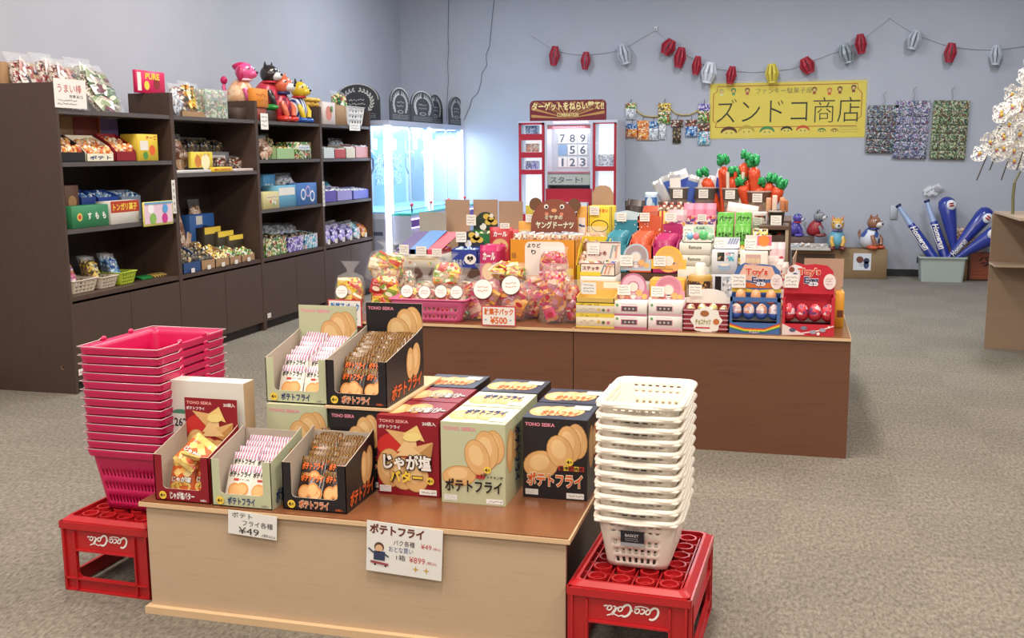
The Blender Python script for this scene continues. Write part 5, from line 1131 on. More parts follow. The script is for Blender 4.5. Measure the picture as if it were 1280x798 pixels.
box_thing('cardboard_box', (a2.x+.29, a2.y-.15, 0), .60, .33, .335, CARD, 'brown cardboard box carrying the candy tray, left of the stickered box', 'box', None, 0, lambda p, w, h: p.rect(.0*w, .1*h, .82*w, .86*h, mat('5a4232')))
box_thing('dark_box', (.10, 12.99, .336), .34, .14, .145, mat('5e463c'), 'dark brown box behind the candy tray, under two inflatable animals', 'box', None, 0)
o = open_thing('candy_tray', (.2, 12.80, .336), .52, .15, .075, mat('c8c2b8'), None, 'shallow tray heaped with wrapped sweets on a brown box at the back', 'tray', None, 0, lip=.5)
SWM = [mat(c, .3, coat=.4) for c in ('e6e2e0', 'd8b89a', 'c8cdd8', 'f0e8e4')]
sw = None
for k in range(40):
    p = (.2+random.uniform(-.23, .23), 12.80+random.uniform(.02, .13), .35+random.uniform(0, .055))
    if k < 4:
        sw = MB().blob((0, 0, 0), (.022, .014, .012), SWM[k], 8, 6); sw.tube([(-.036, 0, 0), (-.02, 0, 0)], .006, SWM[k], 5, rf=[.010, .003]); sw.tube([(.02, 0, 0), (.036, 0, 0)], .006, SWM[k], 5, rf=[.003, .010]); q = sw.build('wrapped_sweet', None, p); tag(q, 'small twist-wrapped sweet in the shallow tray at the back', 'sweet', 'wrapped sweets in the back tray'); 
        if k == 0: SW0 = []
        SW0.append(q)
    else: q = SW0[k % 4].copy(); COL.objects.link(q); q.location = p
    q.rotation_euler = (random.uniform(-.5, .5), random.uniform(-.6, .6), random.uniform(0, 3))
g = 'inflatable animals by the back wall'
def onb(px, z, y): return Vector((U(px, 300, y=y).x, y, z+.001))
inflatable(onb(994, .481, 13.06), .72, radians(80), mat('4a3f94', .3), '5a4aa8', '7fb09a', 'small violet inflatable animal partly hidden behind the table goods', g, foot='5a4aa8', snout='c8c8d8')
inflatable(onb(1020, .481, 13.06), .80, radians(75), mat('a02c34', .3), '8f9096', '55565c', 'grey and white inflatable dog wearing a red coat', g, snout='e0e0e2', foot='8a3a34', collar='2b3560', tail='a0a4aa')
inflatable(onb(1046, .336, 12.93) + Vector((.0, .0, 0)), 1.0, radians(4), ramp_mat('blue_knit', ['5a94c8', '6fb4c8', '8f88c0'], 4, rough=.3), 'd8a848', 'd8946a', 'yellow headed inflatable cat in a light blue sweater facing forward', g, snout='d8d4cc', foot='7a3030', collar='8a7ab8')
inflatable(onb(1089, H1, 13.02), 1.02, radians(50), ramp_mat('white_blue_spots', ['d8dce4', 'd8dce4', '3f5aa0'], 14, kind='vor', const=True, rough=.3), '9a6a52', 'a0604a', 'brown eared inflatable puppy in a white shirt with blue spots', g, snout='ded8d2', foot='c8502a', collar='2f4a90')
# bin with inflatable bats
BIN = mat('aab5b0', .45)
bp_ = empty('storage_bin', (1.69, 12.92, 0), 'pale grey green plastic bin on the floor holding the blue bats', 'bin')
R_ = [rrect(.225, .14, .03, 1, 1, 4, 0, 0, 0), rrect(.245, .155, .03, 1, 1, 4, 0, 0, .27), rrect(.262, .172, .03, 1, 1, 4, 0, 0, .27), rrect(.262, .172, .03, 1, 1, 4, 0, 0, .29), rrect(.24, .15, .03, 1, 1, 4, 0, 0, .29), rrect(.22, .135, .03, 1, 1, 4, 0, 0, .02)]
MB().loft(R_, BIN, smooth=False).build('bin_body', bp_); MB().rbox(-.268, -.03, .2, -.255, .03, .27, .004, mat('3a3f3e')).build('handle', bp_)
BLU = mat('2a3a94', .25, coat=.5); LBL = mat('9db0d4', .3, coat=.4)
def bat(pa, pb, ya, yb, up, label, seed, word=True, badge_=None, wide=1.0):
    "pa = visible top end, pb = where it enters the bin (photo measures), ya/yb their distances"
    A = U(pa[0], pa[1], y=ya); B = U(pb[0], pb[1], y=yb); d = (A-B); L = d.length
    B2 = B-d.normalized()*.16; L2 = L+.16
    t = empty('inflatable_bat', B2, label, 'inflatable bat', 'blue inflatable bats in the bin')
    zq = d.normalized(); xq = Vector((0, -1, 0)).cross(zq).normalized(); yq = zq.cross(xq)
    m3 = Matrix.Identity(3)
    for i in range(3): m3[i][0] = xq[i]; m3[i][1] = yq[i]; m3[i][2] = zq[i]
    t.rotation_euler = m3.to_euler()
    r = .062*wide
    if up: # barrel end on top
        MB().lathe([(.02, 0), (.024, L2*.2), (.05, L2*.42), (r*1.35, L2*.70), (r*1.6, L2*.86), (r*1.45, L2*.94), (r*.8, L2*.985), (.004, L2)], BLU, 20).build('barrel', t)
    else:
        MB().lathe([(r*.9, 0), (r*.95, L2*.3), (r*.8, L2*.58), (r*.62, L2*.68)], BLU, 20).build('barrel', t)
        MB().lathe([(r*.62, L2*.68), (.024, L2*.93), (.024, L2*.965)], LBL, 18).build('grip', t)
        MB().lathe([(.024, L2*.96), (.034, L2*.97), (.034, L2*.995), (.01, L2)], mat('24305c', .3), 18).build('knob', t)
    if word:
        m = MB(); q0, q1 = (L2*.28, L2*.64) if not up else (L2*.22, L2*.48)
        m.T = fr((0, (r if not up else .055)+.001, q1), (0, 0, -1), (-1, 0, 0)) if not up else fr((0, .06, q0), (0, 0, 1), (1, 0, 0))
        rr_ = r if not up else .055; W2 = q1-q0
        m.warp = lambda v: Vector((v.x, v.y, -rr_+math.sqrt(max(0, rr_*rr_-v.y*v.y))+.004))
        m.text('Homerun', 0, -.034, W2, .030, WHITE, .03, shear=.25); m.line([(0, -.045), (W2*.6, -.048), (W2, -.04)], .008, WHITE); m.build('lettering', t)
    if badge_:
        m = MB(); m.blob((badge_*.03, r*1.35, L2*.86), (.055, .03, .06), mat('e4e6ec', .3), 16, 10).blob((badge_*.03, r*1.72, L2*.875), (.03, .03, .009), REDS, 12, 8).blob((badge_*.03, r*1.72, L2*.845), (.03, .03, .009), REDS, 12, 8); m.build('badge', t)
bat((1122, 256), (1165, 320), 13.1, 12.92, False, 'leftmost inflatable bat, handle up, with white lettering on the barrel', 1)
bat((1158, 250), (1181, 320), 13.15, 12.98, False, 'second inflatable bat from the left, handle up', 2)
bat((1182, 246), (1194, 320), 13.12, 12.96, True, 'upright inflatable bat, fat end up, in the middle of the bin', 3, False, -1.2)
bat((1238, 261), (1186, 322), 12.98, 12.86, True, 'inflatable bat leaning right with round striped badge at its fat end', 4, True, -1)
bat((1252, 288), (1199, 321), 12.78, 12.82, True, 'lowest inflatable bat leaning far right toward the wooden shelf', 5, False, 1)
a = U(1211, 352, z=0); t = box_thing('picture_board', (a.x+.17, a.y+.08, 0), .34, .05, .33, mat('5c3f34', .7), 'orange brown board with black characters leaning right of the bin', 'board', None, 0, lambda p, w, h: (p.rect(.06*w, .06*h, .97*w, .97*h, mat('8f4a32')), p.text('バー', .3*w, .68*h, .95*w, .86*h, BLACK, .04, EPS*2), p.text('テ', .35*w, .5*h, .8*w, .66*h, BLACK, .04, EPS*2), p.scrib(.15*w, .1*h, .9*w, .45*h, 3, mat('b8643c'), EPS*2, 4)))
tag(MB().rbox(-.1, 0, 0, .14, .1, .2, .01, PM['brown']).build('patterned_pack', None, (1.93, 13.1, .40)), 'patterned brownish pack behind the bats, standing on a hidden box', 'pack')
box_thing('hidden_box', (1.97, 13.06, 0), .34, .2, .399, CARD, 'brown box behind the bats under the patterned pack', 'box', None, 0)
# ================================================================ plywood shelf with the orchid, right picture edge
PLB = ramp_mat('ply_brown', ['8f7863', '9d8670'], 4, stretch=(1, 1, 8), rough=.6); PLE = mat('b8a48c', .6)
zt_ = U(1246, 264, y=8.5).z; zm_ = U(1237.5, 327, y=8.5).z
t = empty('plywood_shelf', (1.45, 8.5, 0), 'open brown plywood shelf cut off by the right picture edge', 'shelf')
MB().box(0, 0, 0, 1.3, .018, zt_-.016, PLB).build('back_panel', t); MB().box(1.282, -.85, 0, 1.3, 0, zt_-.016, PLB).build('side_panel', t)
MB().box(.015, -.9, zt_-.016, 1.32, .02, zt_, PLB, fro=PLE, lef=PLE).build('top_board', t); MB().box(-.005, -.26, zm_-.016, 1.28, 0, zm_, PLB, fro=PLE, lef=PLE).build('shelf_board', t)
t = empty('potted_orchid', (1.82, 8.12, zt_+.0005), 'white orchid with cascading blossoms in a pot with red ribbon on the plywood shelf', 'potted orchid')
MB().lathe([(.085, 0), (.13, .04), (.155, .2), (.15, .235), (.135, .235), (.13, .19)], mat('e4e2de', .3), 28).build('pot', t)
m = MB(); m.lathe([(.142, .09), (.158, .21), (.163, .21), (.147, .09)], mat('8c1626', .5), 28, cap=False); 
for s in (-1, 1): m.blob((-.13+s*.03, -.13, .17), (.05, .02, .06), mat('9a1a2c', .5), 12, 8)
m.tube([(-.15, -.12, .16), (-.19, -.14, .08), (-.17, -.15, .03)], .014, mat('8c1626', .5), 6); m.build('ribbon', t)
PET = mat('f1efe9', .55, sss=.0); PETC = mat('d8b44a', .5)
fm = MB()
for k in range(5):
    a_ = radians(90+72*k); wd = .026 if k % 2 else .034; ln = .055
    c = (cos(a_), sin(a_)); s = (-sin(a_), cos(a_)); pp = []
    for (f_, w_) in ((.05, .15), (.3, .8), (.6, 1), (.85, .75), (1, .1)): pp.append((f_, w_))
    L_ = [(c[0]*ln*f_+s[0]*wd*w_, c[1]*ln*f_+s[1]*wd*w_, .012*f_*f_) for f_, w_ in pp]; Rr = [(c[0]*ln*f_-s[0]*wd*w_, c[1]*ln*f_-s[1]*wd*w_, .012*f_*f_) for f_, w_ in pp]; C_ = [(c[0]*ln*f_, c[1]*ln*f_, .012*f_*f_+.008) for f_, w_ in pp]
    for A_, B_ in ((L_, C_), (C_, Rr)): fm.add(A_+B_, [(i, i+1, 6+i-1+0, 5+i) for i in range(4)], PET, True)
fm.blob((0, -.004, .014), (.009, .012, .012), PETC, 8, 6); fm.blob((0, -.014, .016), (.008, .008, .008), mat('b8607a'), 8, 6)
stems = []; random.seed(5)
for k in range(7):
    top_ = Vector((-.17+.045*k, -.05+.02*(k % 3), 1.02+.02*(k % 2))); end = Vector((-.57+.085*k, -.10+.03*(k % 3), .24-.0*k+(.07 if k % 2 else 0))); st = [Vector((0, 0, .2)), Vector((.02*k-.04, 0, .6)), top_]
    mid = Vector((top_.x+(end.x-top_.x)*.45, (top_.y+end.y)/2, top_.z-.2)); pts = []
    for i in range(17):
        u = i/16
        pts.append(top_*(1-u)**2+mid*2*u*(1-u)+end*u*u+Vector((0, 0, .05*sin(pi*u))))
    MB().tube(st+pts[1:], .0045, mat('4a4438'), 6).build('stem', t); stems.append(pts)
f0 = None; cnt = 0
for k, pts in enumerate(stems):
    for i in range(1, 16):
        if cnt >= 98 or (k > 4 and i < 4): continue
        p = pts[i]+Vector((random.uniform(-.045, .045), random.uniform(-.07, .01), random.uniform(-.045, .045)))
        if i > 13 and random.random() < .5: continue
        if f0 is None: f0 = fm.build('blossom', t); q = f0
        else: q = f0.copy(); COL.objects.link(q); q.parent = t
        q.location = p; q.rotation_euler = (radians(90+random.uniform(-25, 15)), radians(random.uniform(-20, 20)), radians(-25+random.uniform(-25, 25))); cnt += 1; q.scale = (1.25,)*3
m = MB()
for k in range(5):
    a_ = radians(50+65*k); m.blob((cos(a_)*.12, sin(a_)*.12, .26), (.12, .045, .012), mat('3f6a3a', .4), 14, 6, f=lambda v, a_=a_: Vector((v.x*cos(a_)-v.y*sin(a_), v.x*sin(a_)+v.y*cos(a_), v.z-.9*v.x*v.x)))
m.build('leaves', t)
q_ = MB().tube([(0, 0, 0), (-.006, 0, .12), (-.002, 0, .22)], .011, mat('7a7a58'), 8); q_.tube([(-.002, 0, .22), (.03, .0, .3)], .008, mat('8a8c68'), 8)
o = q_.build('support_stake', t); o.location = (-.30, .02, 0)
# ================================================================ large brown display tables in the middle
TZ = .605; TY = 5.22
MAHO = ramp_mat('reddish_veneer', ['5c3826', '6e4732', '643f2c'], 3, stretch=(1.2, 1.2, 12), rough=.5, dist=.6)
for x0, x1, lb in ((-2.45, -1.073, 'left reddish brown display table of the two in the middle, under the candy bags'), (-1.071, .298, 'right reddish brown display table of the two in the middle, under the egg boxes')):
    t = empty('display_table', ((x0+x1)/2, TY, 0), lb, 'table', 'brown display tables'); w = (x1-x0)/2
    MB().box(-w, 0, TZ-.017, w, 2.15, TZ-.003, EDGE).box(-w+.003, .004, TZ-.003, w-.003, 2.15, TZ, VENEER).build('table_top', t)
    MB().box(-w+.001, .012, 0, w-.001, .028, TZ-.017, MAHO).build('front_panel', t)
    for s in (-1, 1): MB().box(s*(w-.02)-.008, .03, 0, s*(w-.02)+.008, 2.1, TZ-.017, MAHO).build('side_panel', t)
    if x0 < -2: 
        m = MB(); m.T = front(0, .012, 0)
        for q in range(4): m.disc(.10-.62+.27*1, .52-.11*q*.6, .004, mat('b8a890'))
        m.build('screw_holes', t)
RW = ramp_mat('riser_wood', ['4f3a2d', '5d4637'], 5, stretch=(1, 1, 9), rough=.6)
def riser(x0, y0, x1, y1, z0, z1, lb):
    t = empty('wooden_riser', ((x0+x1)/2, y0, z0), lb, 'riser', 'wooden risers'); w = (x1-x0)/2
    MB().box(-w, 0, z1-z0-.018, w, y1-y0, z1-z0, RW).build('top_board', t); MB().box(-w, 0, 0, w, .015, z1-z0-.018, RW).build('front_board', t)
    for s in (-1, 1): MB().box(s*(w-.009)-.009, .015, 0, s*(w-.009)+.009, y1-y0, z1-z0-.018, RW).build('side_board', t)
Z1, Z2_, Z3 = TZ+.0005, .80, 1.07
riser(-2.40, 6.05, -1.12, 7.3, Z1, Z2_, 'low dark wooden riser on the left table under the cookie boxes')
riser(-1.07, 6.05, .05, 6.72, Z1, Z2_, 'low dark wooden riser on the right table, hidden behind the boxes')
riser(-1.10, 6.74, .0, 7.3, Z1, Z3, 'higher dark wooden riser carrying the four candy buckets')
Z2_ += .0005; Z3 += .0005
def G(l, t, r, y): a = U(l, t, y=y); b = U(r, t, y=y); return (a.x+b.x)/2, b.x-a.x, (a.z+b.z)/2
def gbox(l, t, r, y, z0, d, m, lb, art=None, name='sweets_box', group=None, cat='box', **k):
    x, w, zt = G(l, t, r, y); return box_thing(name, Vector((x, y, z0)), w*.985, d, max(.02, zt-z0), m, lb, cat, group, 0, art, **k)
def gopen(l, t, r, y, z0, d, m, fill, lb, name='sweets_tray', group=None, cat='tray', flap_t=None, **k):
    x, w, zt = G(l, t, r, y); h = max(.03, zt-z0)
    if flap_t is not None: k['flap'] = U((l+r)/2, flap_t, y=y+d).z-(z0+h)
    return open_thing(name, Vector((x, y, z0)), w*.985, d, h, m, fill, lb, cat, group, 0, **k)
def gbag(l, t, r, y, z0, th, fill, lb, lean=-.1, group=None, **k):
    x, w, zt = G(l, t, r, y); return bag_thing('sweets_bag', Vector((x, y, z0)), w, zt-z0, th, fill, lb, 'bag', group, (lean, 0, 0), **k)
def gtag(l, t, r, b, y, lb, rows=3, grp='small white price cards on the goods'):
    a = U(l, t, y=y); c = U(r, b, y=y); return tag_card(Vector(((a.x+c.x)/2, y, c.z)), lb, c.x-a.x, a.z-c.z, 0, 0, grp, rows)
RY = candy('ryprint', ['b8302a', 'e2c548', 'e8dcc0', 'd88a3c', 'c0402c', 'f2d552', '7a9a3c'], 70); PK2 = candy('pkprint', ['c84a70', 'a82838', 'd8b09c', 'b87a8c', 'c07850', 'e8a850', 'a87860'], 70); SN = candy('snprint', ['d0b89c', 'a83a30', 'e8e0d0', '4a7a4a', '8a6a54', 'c89a5a'], 70)
g = 'clear gift bags of mixed sweets'
y = 5.42
gbag(411, 327, 449, y, Z1, .12, RY, 'clear gift bag with two round stickers behind the blue lettered price sign', disc=(-.12, .42, .036), group=g, seed=1)
gbag(455, 338, 494, y, Z1, .14, RY, 'yellow and red gift bag standing between the blue sign and the pink tray', neck=False, group=g, seed=2)
gbag(450, 296, 500, y+.12, Z1+.20, .14, RY, 'tilted yellow and red gift bag lying on top of the left heap', lean=-.35, group=g, seed=3)
gbag(470, 330, 512, y+.2, Z1, .2, SN, 'clear gift bag mostly buried under the tilted one', neck=False, group=g, seed=12)
def pricesign(l, t, r, b, y, lb, col, price):
    a = U(l, t, y=y); c = U(r, b, y=y); w, h = c.x-a.x, a.z-c.z
    t_ = empty('price_sign', (a.x, y, c.z), lb, 'price sign'); MB().box(0, -.003, 0, w, 0, h, mat('c8343c')).build('board', t_)
    m = MB(); m.T = front(0, -.003, 0); m.rect(.006, .006, w-.006, h-.006, mat('f0ece4')); m.text('駄菓子パック', .08*w, .54*h, .93*w, .88*h, mat(col), .04, EPS*2); m.text(price, .25*w, .1*h, .75*w, .46*h, mat(col), .03, EPS*2)
    for u in (.12, .85): m.disc(u*w, .3*h, .005, mat('8ab0c8'), w=EPS*2)
    m.build('lettering', t_)
pricesign(410, 374, 453, 409, 5.214, 'red framed price sign with blue lettering reading 300 yen', '3f7ab8', '¥300')
pricesign(602, 382, 645, 408.5, 5.214, 'red framed price sign with orange lettering reading 500 yen', 'e0662e', '¥500')
# pink tray with gift bags
x, w, zt = G(487, 375, 581, 5.25); PKB = mat('d8608e', .4)
t = empty('pink_tray', (x, 5.235, Z1), 'shallow pink plastic tray with slots, full of gift bags', 'tray'); rings = []; nx, ny = 29, 13; h = zt-Z1
for i in range(7): k = i/6; rings.append(rrect(w*(.42+.08*k), .11+.02*k, .02, nx, ny, 2, 0, .14, h*k))
fl = []
for c_ in (nx, ny, nx, ny): fl += [0]*2+[1 if q % 2 else 0 for q in range(c_)]
fl = (fl+[0]*200)[:len(rings[0])]
o = MB().loft(rings, PKB, cap=(True, False), skip=lambda i, k: fl[k] and i in (1, 3)).build('tray_body', t); solidify(o, .003)
MB().tube([(*p[:2], h) for p in rrect(w*.5+.004, .134, .02, 3, 3, 3, 0, .14, h)], .005, PKB, 6, closed=True).build('rim', t)
for i, (l, r, tp, dv) in enumerate(((493, 522, 343, .5), (516, 543, 345, .45), (538, 562, 343, .5), (555, 584, 344, .48))): gbag(l, tp, r, 5.30, Z1+.005, .11, SN if i % 2 else RY, ('leftmost', 'second', 'third', 'rightmost')[i]+' gift bag with white sticker in the pink tray', disc=(0, .62, .034), group='gift bags in the pink tray', seed=20+i)
gbag(533, 310, 572, 5.5, Z1+.17, .12, RY, 'yellow and red gift bag lying on top of the pink tray bags', lean=-.4, group=g, seed=4)
for l, r, lb, sd in ((512, 540, 'left silvery necked gift bag behind the pink tray', 31), (560, 590, 'right silvery necked gift bag behind the pink tray', 32)): gbag(l, 335, r, 5.62, Z1, .12, SN, lb, group=g, seed=sd)
gbag(577, 330, 621, 5.33, Z1, .15, PK2, 'pink gift bag with a large round sticker right of the pink tray', disc=(.08, .56, .052), group=g, seed=5)
gbag(618, 333, 656, 5.34, Z1, .15, PK2, 'pink gift bag with an oval sticker behind the orange lettered price sign', disc=(.02, .66, .05), group=g, seed=6)
gbag(645, 346, 676, 5.45, Z1, .15, PK2, 'pink gift bag squeezed between its larger neighbours', group=g, seed=13)
gbag(669, 330, 707, 5.30, Z1, .17, PK2, 'large pink gift bag standing right of the orange lettered price sign', group=g, seed=7, neck=False)
gbag(700, 350, 724, 5.36, Z1, .12, PK2, 'narrow dark red gift bag touching the box stack', group=g, seed=8, neck=False)
gbag(606, 318, 656, 5.62, Z1+.22, .14, RY, 'yellow and crimson gift bag lying flat on the middle heap', lean=-.6, group=g, seed=9, neck=False)
gbag(620, 340, 660, 5.66, Z1, .16, SN, 'gift bag underneath the flat lying yellow one', group=g, seed=14, neck=False)
gbag(668, 306, 708, 5.58, Z1+.2, .1, PK2, 'pink and orange gift bag leaning in front of the white handwritten card', lean=-.25, group=g, seed=10, neck=False)
gbag(672, 335, 712, 5.64, Z1, .16, SN, 'clear gift bag under the leaning pink and orange one', group=g, seed=15, neck=False)
gbag(648, 338, 716, 5.5, Z1+.16, .1, PK2, 'brownish gift bag lying across the right part of the bag heap', lean=-.5, group=g, seed=16, neck=False)
a = U(656, 302, y=5.72); c = U(706, 345, y=5.72); w, h = c.x-a.x, a.z-c.z; m = MB(); m.T = front(0, 0, 0)
r = .03; pts = [(r*(1-cos(q))+0, 0) for q in (0,)]+[(w, 0), (w, h-r)]+[(w-r+r*cos(q), h-r+r*sin(q)) for q in (pi/6, pi/3, pi/2)]+[(r-r*sin(q), h-r+r*cos(q)) for q in (0, pi/6, pi/3, pi/2)]
m.prism(pts, -.003, 0, mat('f0e6dc', .6)); m.text('よりど', .06*w, .82*h, .4*w, .95*h, INK, .03); m.text('り', .16*w, .62*h, .28*w, .76*h, INK, .03); m.rect(0, -(c.z-.82)+.0, w, 0, mat('f0e6dc', .6), -.001)
o = m.build('handwritten_card', None, (a.x, 5.72, c.z)); tag(o, 'white rounded handwritten card behind the pink and orange gift bag', 'card')
# ---- front row of boxes
def winbox(col, n, win='6a6a74'):
    def f(p, w, h):
        p.rect(0, 0, w, .12*h, mat(col), EPS); p.rect(.22*w, .3*h, .72*w, .7*h, mat(col), EPS); p.rect(.25*w, .34*h, .69*w, .66*h, mat(win), EPS*2)
        for k in range(3): p.disc((.35+.12*k)*w, .5*h, .08*h, mat('c8b8b4'), w=EPS*3, n=10)
        p.disc(.1*w, .75*h, .1*h, mat('6aa86a'), w=EPS*2, n=10); p.scrib(.2*w, .76*h, .7*w, .92*h, 1, mat(col), EPS*2, n)
    return f
x, w, _ = G(719.5, 400, 768, 5.262)
def stackbox(z0, z1, m, lb, art, y=5.262, wx=(x, w), d=.2, group=None): return box_thing('sweets_box', Vector((wx[0], y, z0)), wx[1]*.985, d, z1-z0-.0006, m, lb, 'box', group, 0, art)
def fr_art(body):
    def f(p, w, h): p.rect(0, .8*h, w, h, mat('f0d040')); p.rect(0, 0, w, .1*h, mat('e8c84a')); p.text(body, .1*w, .82*h, .6*w, .97*h, INK, w=EPS*2); p.disc(.72*w, .4*h, .13*h, mat('5a6a3c'), w=EPS*2, n=10); p.disc(.85*w, .4*h, .13*h, mat('c86a8a'), w=EPS*2, n=10); p.disc(.6*w, .45*h, .13*h, mat('d8b060'), w=EPS*2, n=10); p.scrib(.12*w, .25*h, .5*w, .65*h, 1, mat('c8a8a0'), EPS*2, 4)
    return f
za = [Z1, U(740, 393, y=5.262).z, U(740, 379, y=5.262).z]
stackbox(za[0], za[1], mat('eadfc0'), 'yellow topped fruit sweets box, bottom of the left box stack', fr_art('フルーツ'))
stackbox(za[1], za[2], mat('dfd4c0'), 'greyish yellow box, second from the bottom of the left box stack', fr_art('チョコ'))
zc = U(740, 368, y=5.262).z; open_thing('sweets_tray', Vector((x, 5.262, za[2])), w*.985, .2, zc-za[2], mat('d8b45c'), None, 'opened golden tray box, third in the left box stack', 'tray', None, 0, lip=.6, flap=.045, flapm=mat('d8b87c'), flapart=lambda p, w, h: p.rect(.55*w, .2*h, .95*w, .9*h, mat('efe8dc')))
x2, w2, _ = G(725, 350, 769, 5.49); zs = [Z1]+[U(745, q, y=5.49).z for q in (357, 345, 329)]
stackbox(zs[0], zs[1], mat('d8d0cc'), 'pale box under the candy stick boxes, behind the left box stack', None, 5.49, (x2, w2)); stackbox(zs[1], zs[2], mat('efeae2'), 'white box with grey lettering under the candy stick box', tx('ステッキ', GREY, .1, .2, .6, .5), 5.49, (x2, w2))
def stick(p, w, h):
    p.rect(0, 0, w*.6, .3*h, mat('f2d23c')); p.text('ステッキ', .06*w, .42*h, .55*w, .75*h, mat('7a3044'), .04, EPS*2)
    for k, c in enumerate(('5a8aa0', 'd87a5a', 'c8a08a')): p.line([(w*(.6+.1*k), .15*h), (w*(.68+.1*k), .8*h), (w*(.72+.1*k), .85*h), (w*(.75+.1*k), .7*h)], .006, mat(c), EPS*3)
    p.rect(0, .93*h, w, h, mat('a8485a'), EPS*2)
open_thing('sweets_tray', Vector((x2, 5.49, zs[2])), w2*.985, .18, zs[3]-zs[2], mat('efe2d4'), PM['mix'], 'open box of candy sticks with a large printed header', 'tray', None, 0, lip=1, art=stick, flap=.10, flapm=mat('e8dcd2'), flapart=lambda p, w, h: (p.rect(0, .92*h, w, .98*h, mat('7a4a4a')), p.text('ステッキ', .05*w, .2*h, .6*w, .5*h, mat('8a3040'), .04, EPS*2), p.rect(.02*w, .55*h, .4*w, .95*h, LW, EPS*2), p.line([(w*.7, .1*h), (w*.78, .8*h), (w*.85, .8*h), (w*.85, .5*h)], .008, mat('8aa8b0'), EPS*3), p.line([(w*.86, .1*h), (w*.9, .8*h), (w*.97, .8*h)], .008, mat('d89a7a'), EPS*3)))
def header(l, t, r, b, y, base, cut, lb):
    a = U(l, b, y=y); c = U(r, t, y=y); w, h = c.x-a.x, c.z-a.z
    t_ = empty('header_card', (a.x+w/2, y, a.z), lb, 'header card'); m = MB(); m.T = front(0, 0, 0); R = min(w*.42, h*.62)
    pts = [(-w/2, 0), (w/2, 0), (w/2, h*.42), (R*.98, h*.42)]+[(R*cos(q), h-R+R*sin(q)) for q in [pi*k/14 for k in range(15)] if h-R+R*sin(q) >= h*.42]+[(-R*.98, h*.42), (-w/2, h*.42)]
    m.prism(pts, -.003, 0, mat(base)); m.disc(0, h-R, R*.86, mat(cut), w=EPS*2)
    for k in range(5): m.disc((-.36+.18*k)*w, h*.2, h*.1, mat(('e8c8a8', 'd88a6a', 'efe4dc', 'c8a8b8', 'e8b86a')[k]), w=EPS*3, n=10)
    m.disc(0, h-R*1.05, R*.45, mat(base), w=EPS*3); m.disc(0, h-R*1.05, R*.36, mat('f0e2d4'), w=EPS*4); m.disc(R*.45, h-R*1.5, R*.26, mat('e8b070'), w=EPS*5, n=12); m.scrib(-R*.7, h-R*1.75, R*.3, h-R*1.5, 1, mat('8a5a60'), EPS*5, 7); m.build('card', t_); return t_
for (l, r, yy, col, wn, nm) in ((767, 808.5, 5.27, 'c86a8a', '5a5054', 'left'), (810, 853.5, 5.27, 'e0a8b4', '5a4c50', 'right')):
    x, w, _ = G(l, 400, r, yy); q1 = U(l, 394, y=yy).z; q2 = U(l, 377, y=yy).z
    stackbox(Z1, q1, mat('efe6e0'), 'lower white and pink box with dark window, %s stack of the two' % nm, winbox(col, 3, wn), yy, (x, w), group='white and pink window boxes'); stackbox(q1, q2, mat('efe6e0'), 'upper white and pink box with dark window, %s stack of the two' % nm, winbox(col, 5, wn), yy, (x, w), group='white and pink window boxes')
    header(l+5, 342 if nm == 'left' else 345, r+3, 377, yy+.10, 'c87a98' if nm == 'left' else 'e8a0b0', 'e8bccc' if nm == 'left' else 'd8889c', 'round topped pink header card on the %s window box stack' % nm)
for (l, r, tp, col, c2, nm, hb, hc) in ((774, 812, 349, 'a8a49c', 'c8bfa8', 'greyish gold', 'b8c8d4', 'a89a9c'), (812, 856, 344, 'e8a83c', 'e8b85a', 'orange yellow', 'eec04a', 'e0b45c')):
    gbox(l, tp+6, r, 5.56, Z1, .14, mat(col), '%s box behind the window boxes' % nm, lambda p, w, h: (p.rect(0, .55*h, w, .6*h, mat('e8d0a0')), p.rect(.3*w, .65*h, .6*w, .85*h, mat('5a4a3c'))))
    a = U(l, tp+6, y=5.56); header(l+2, 305 if hb[0] == 'b' else 308, r+2, 338 if hb[0] == 'b' else 336, 5.62, hb, hc, 'round topped header card on the %s box' % nm)
# dark tub with white cap
x, w, zt = G(858, 348, 889, 5.5); t = empty('chocolate_tub', (x, 5.60, Z1), 'dark speckled tub with a white capped jar on top', 'tub')
CHS = candy('chocspeck', ['2c1c18', '4a2e26', 'c89a4a', '3a241e', '7a4a34', '2c1c18'], 90)
MB().lathe([(w*.46, 0), (w*.5, .02), (w*.5, zt-Z1-.02), (w*.44, zt-Z1)], CHS, 24).build('tub_body', t); MB().lathe([(.028, zt-Z1), (.028, zt-Z1+.065), (.022, zt-Z1+.07)], mat('efe8dc', .4), 18).build('cap', t); MB().lathe([(w*.5, zt-Z1-.022), (w*.51, zt-Z1-.006), (w*.46, zt-Z1+.006)], mat('c8a050', .3), 24).build('rim', t)
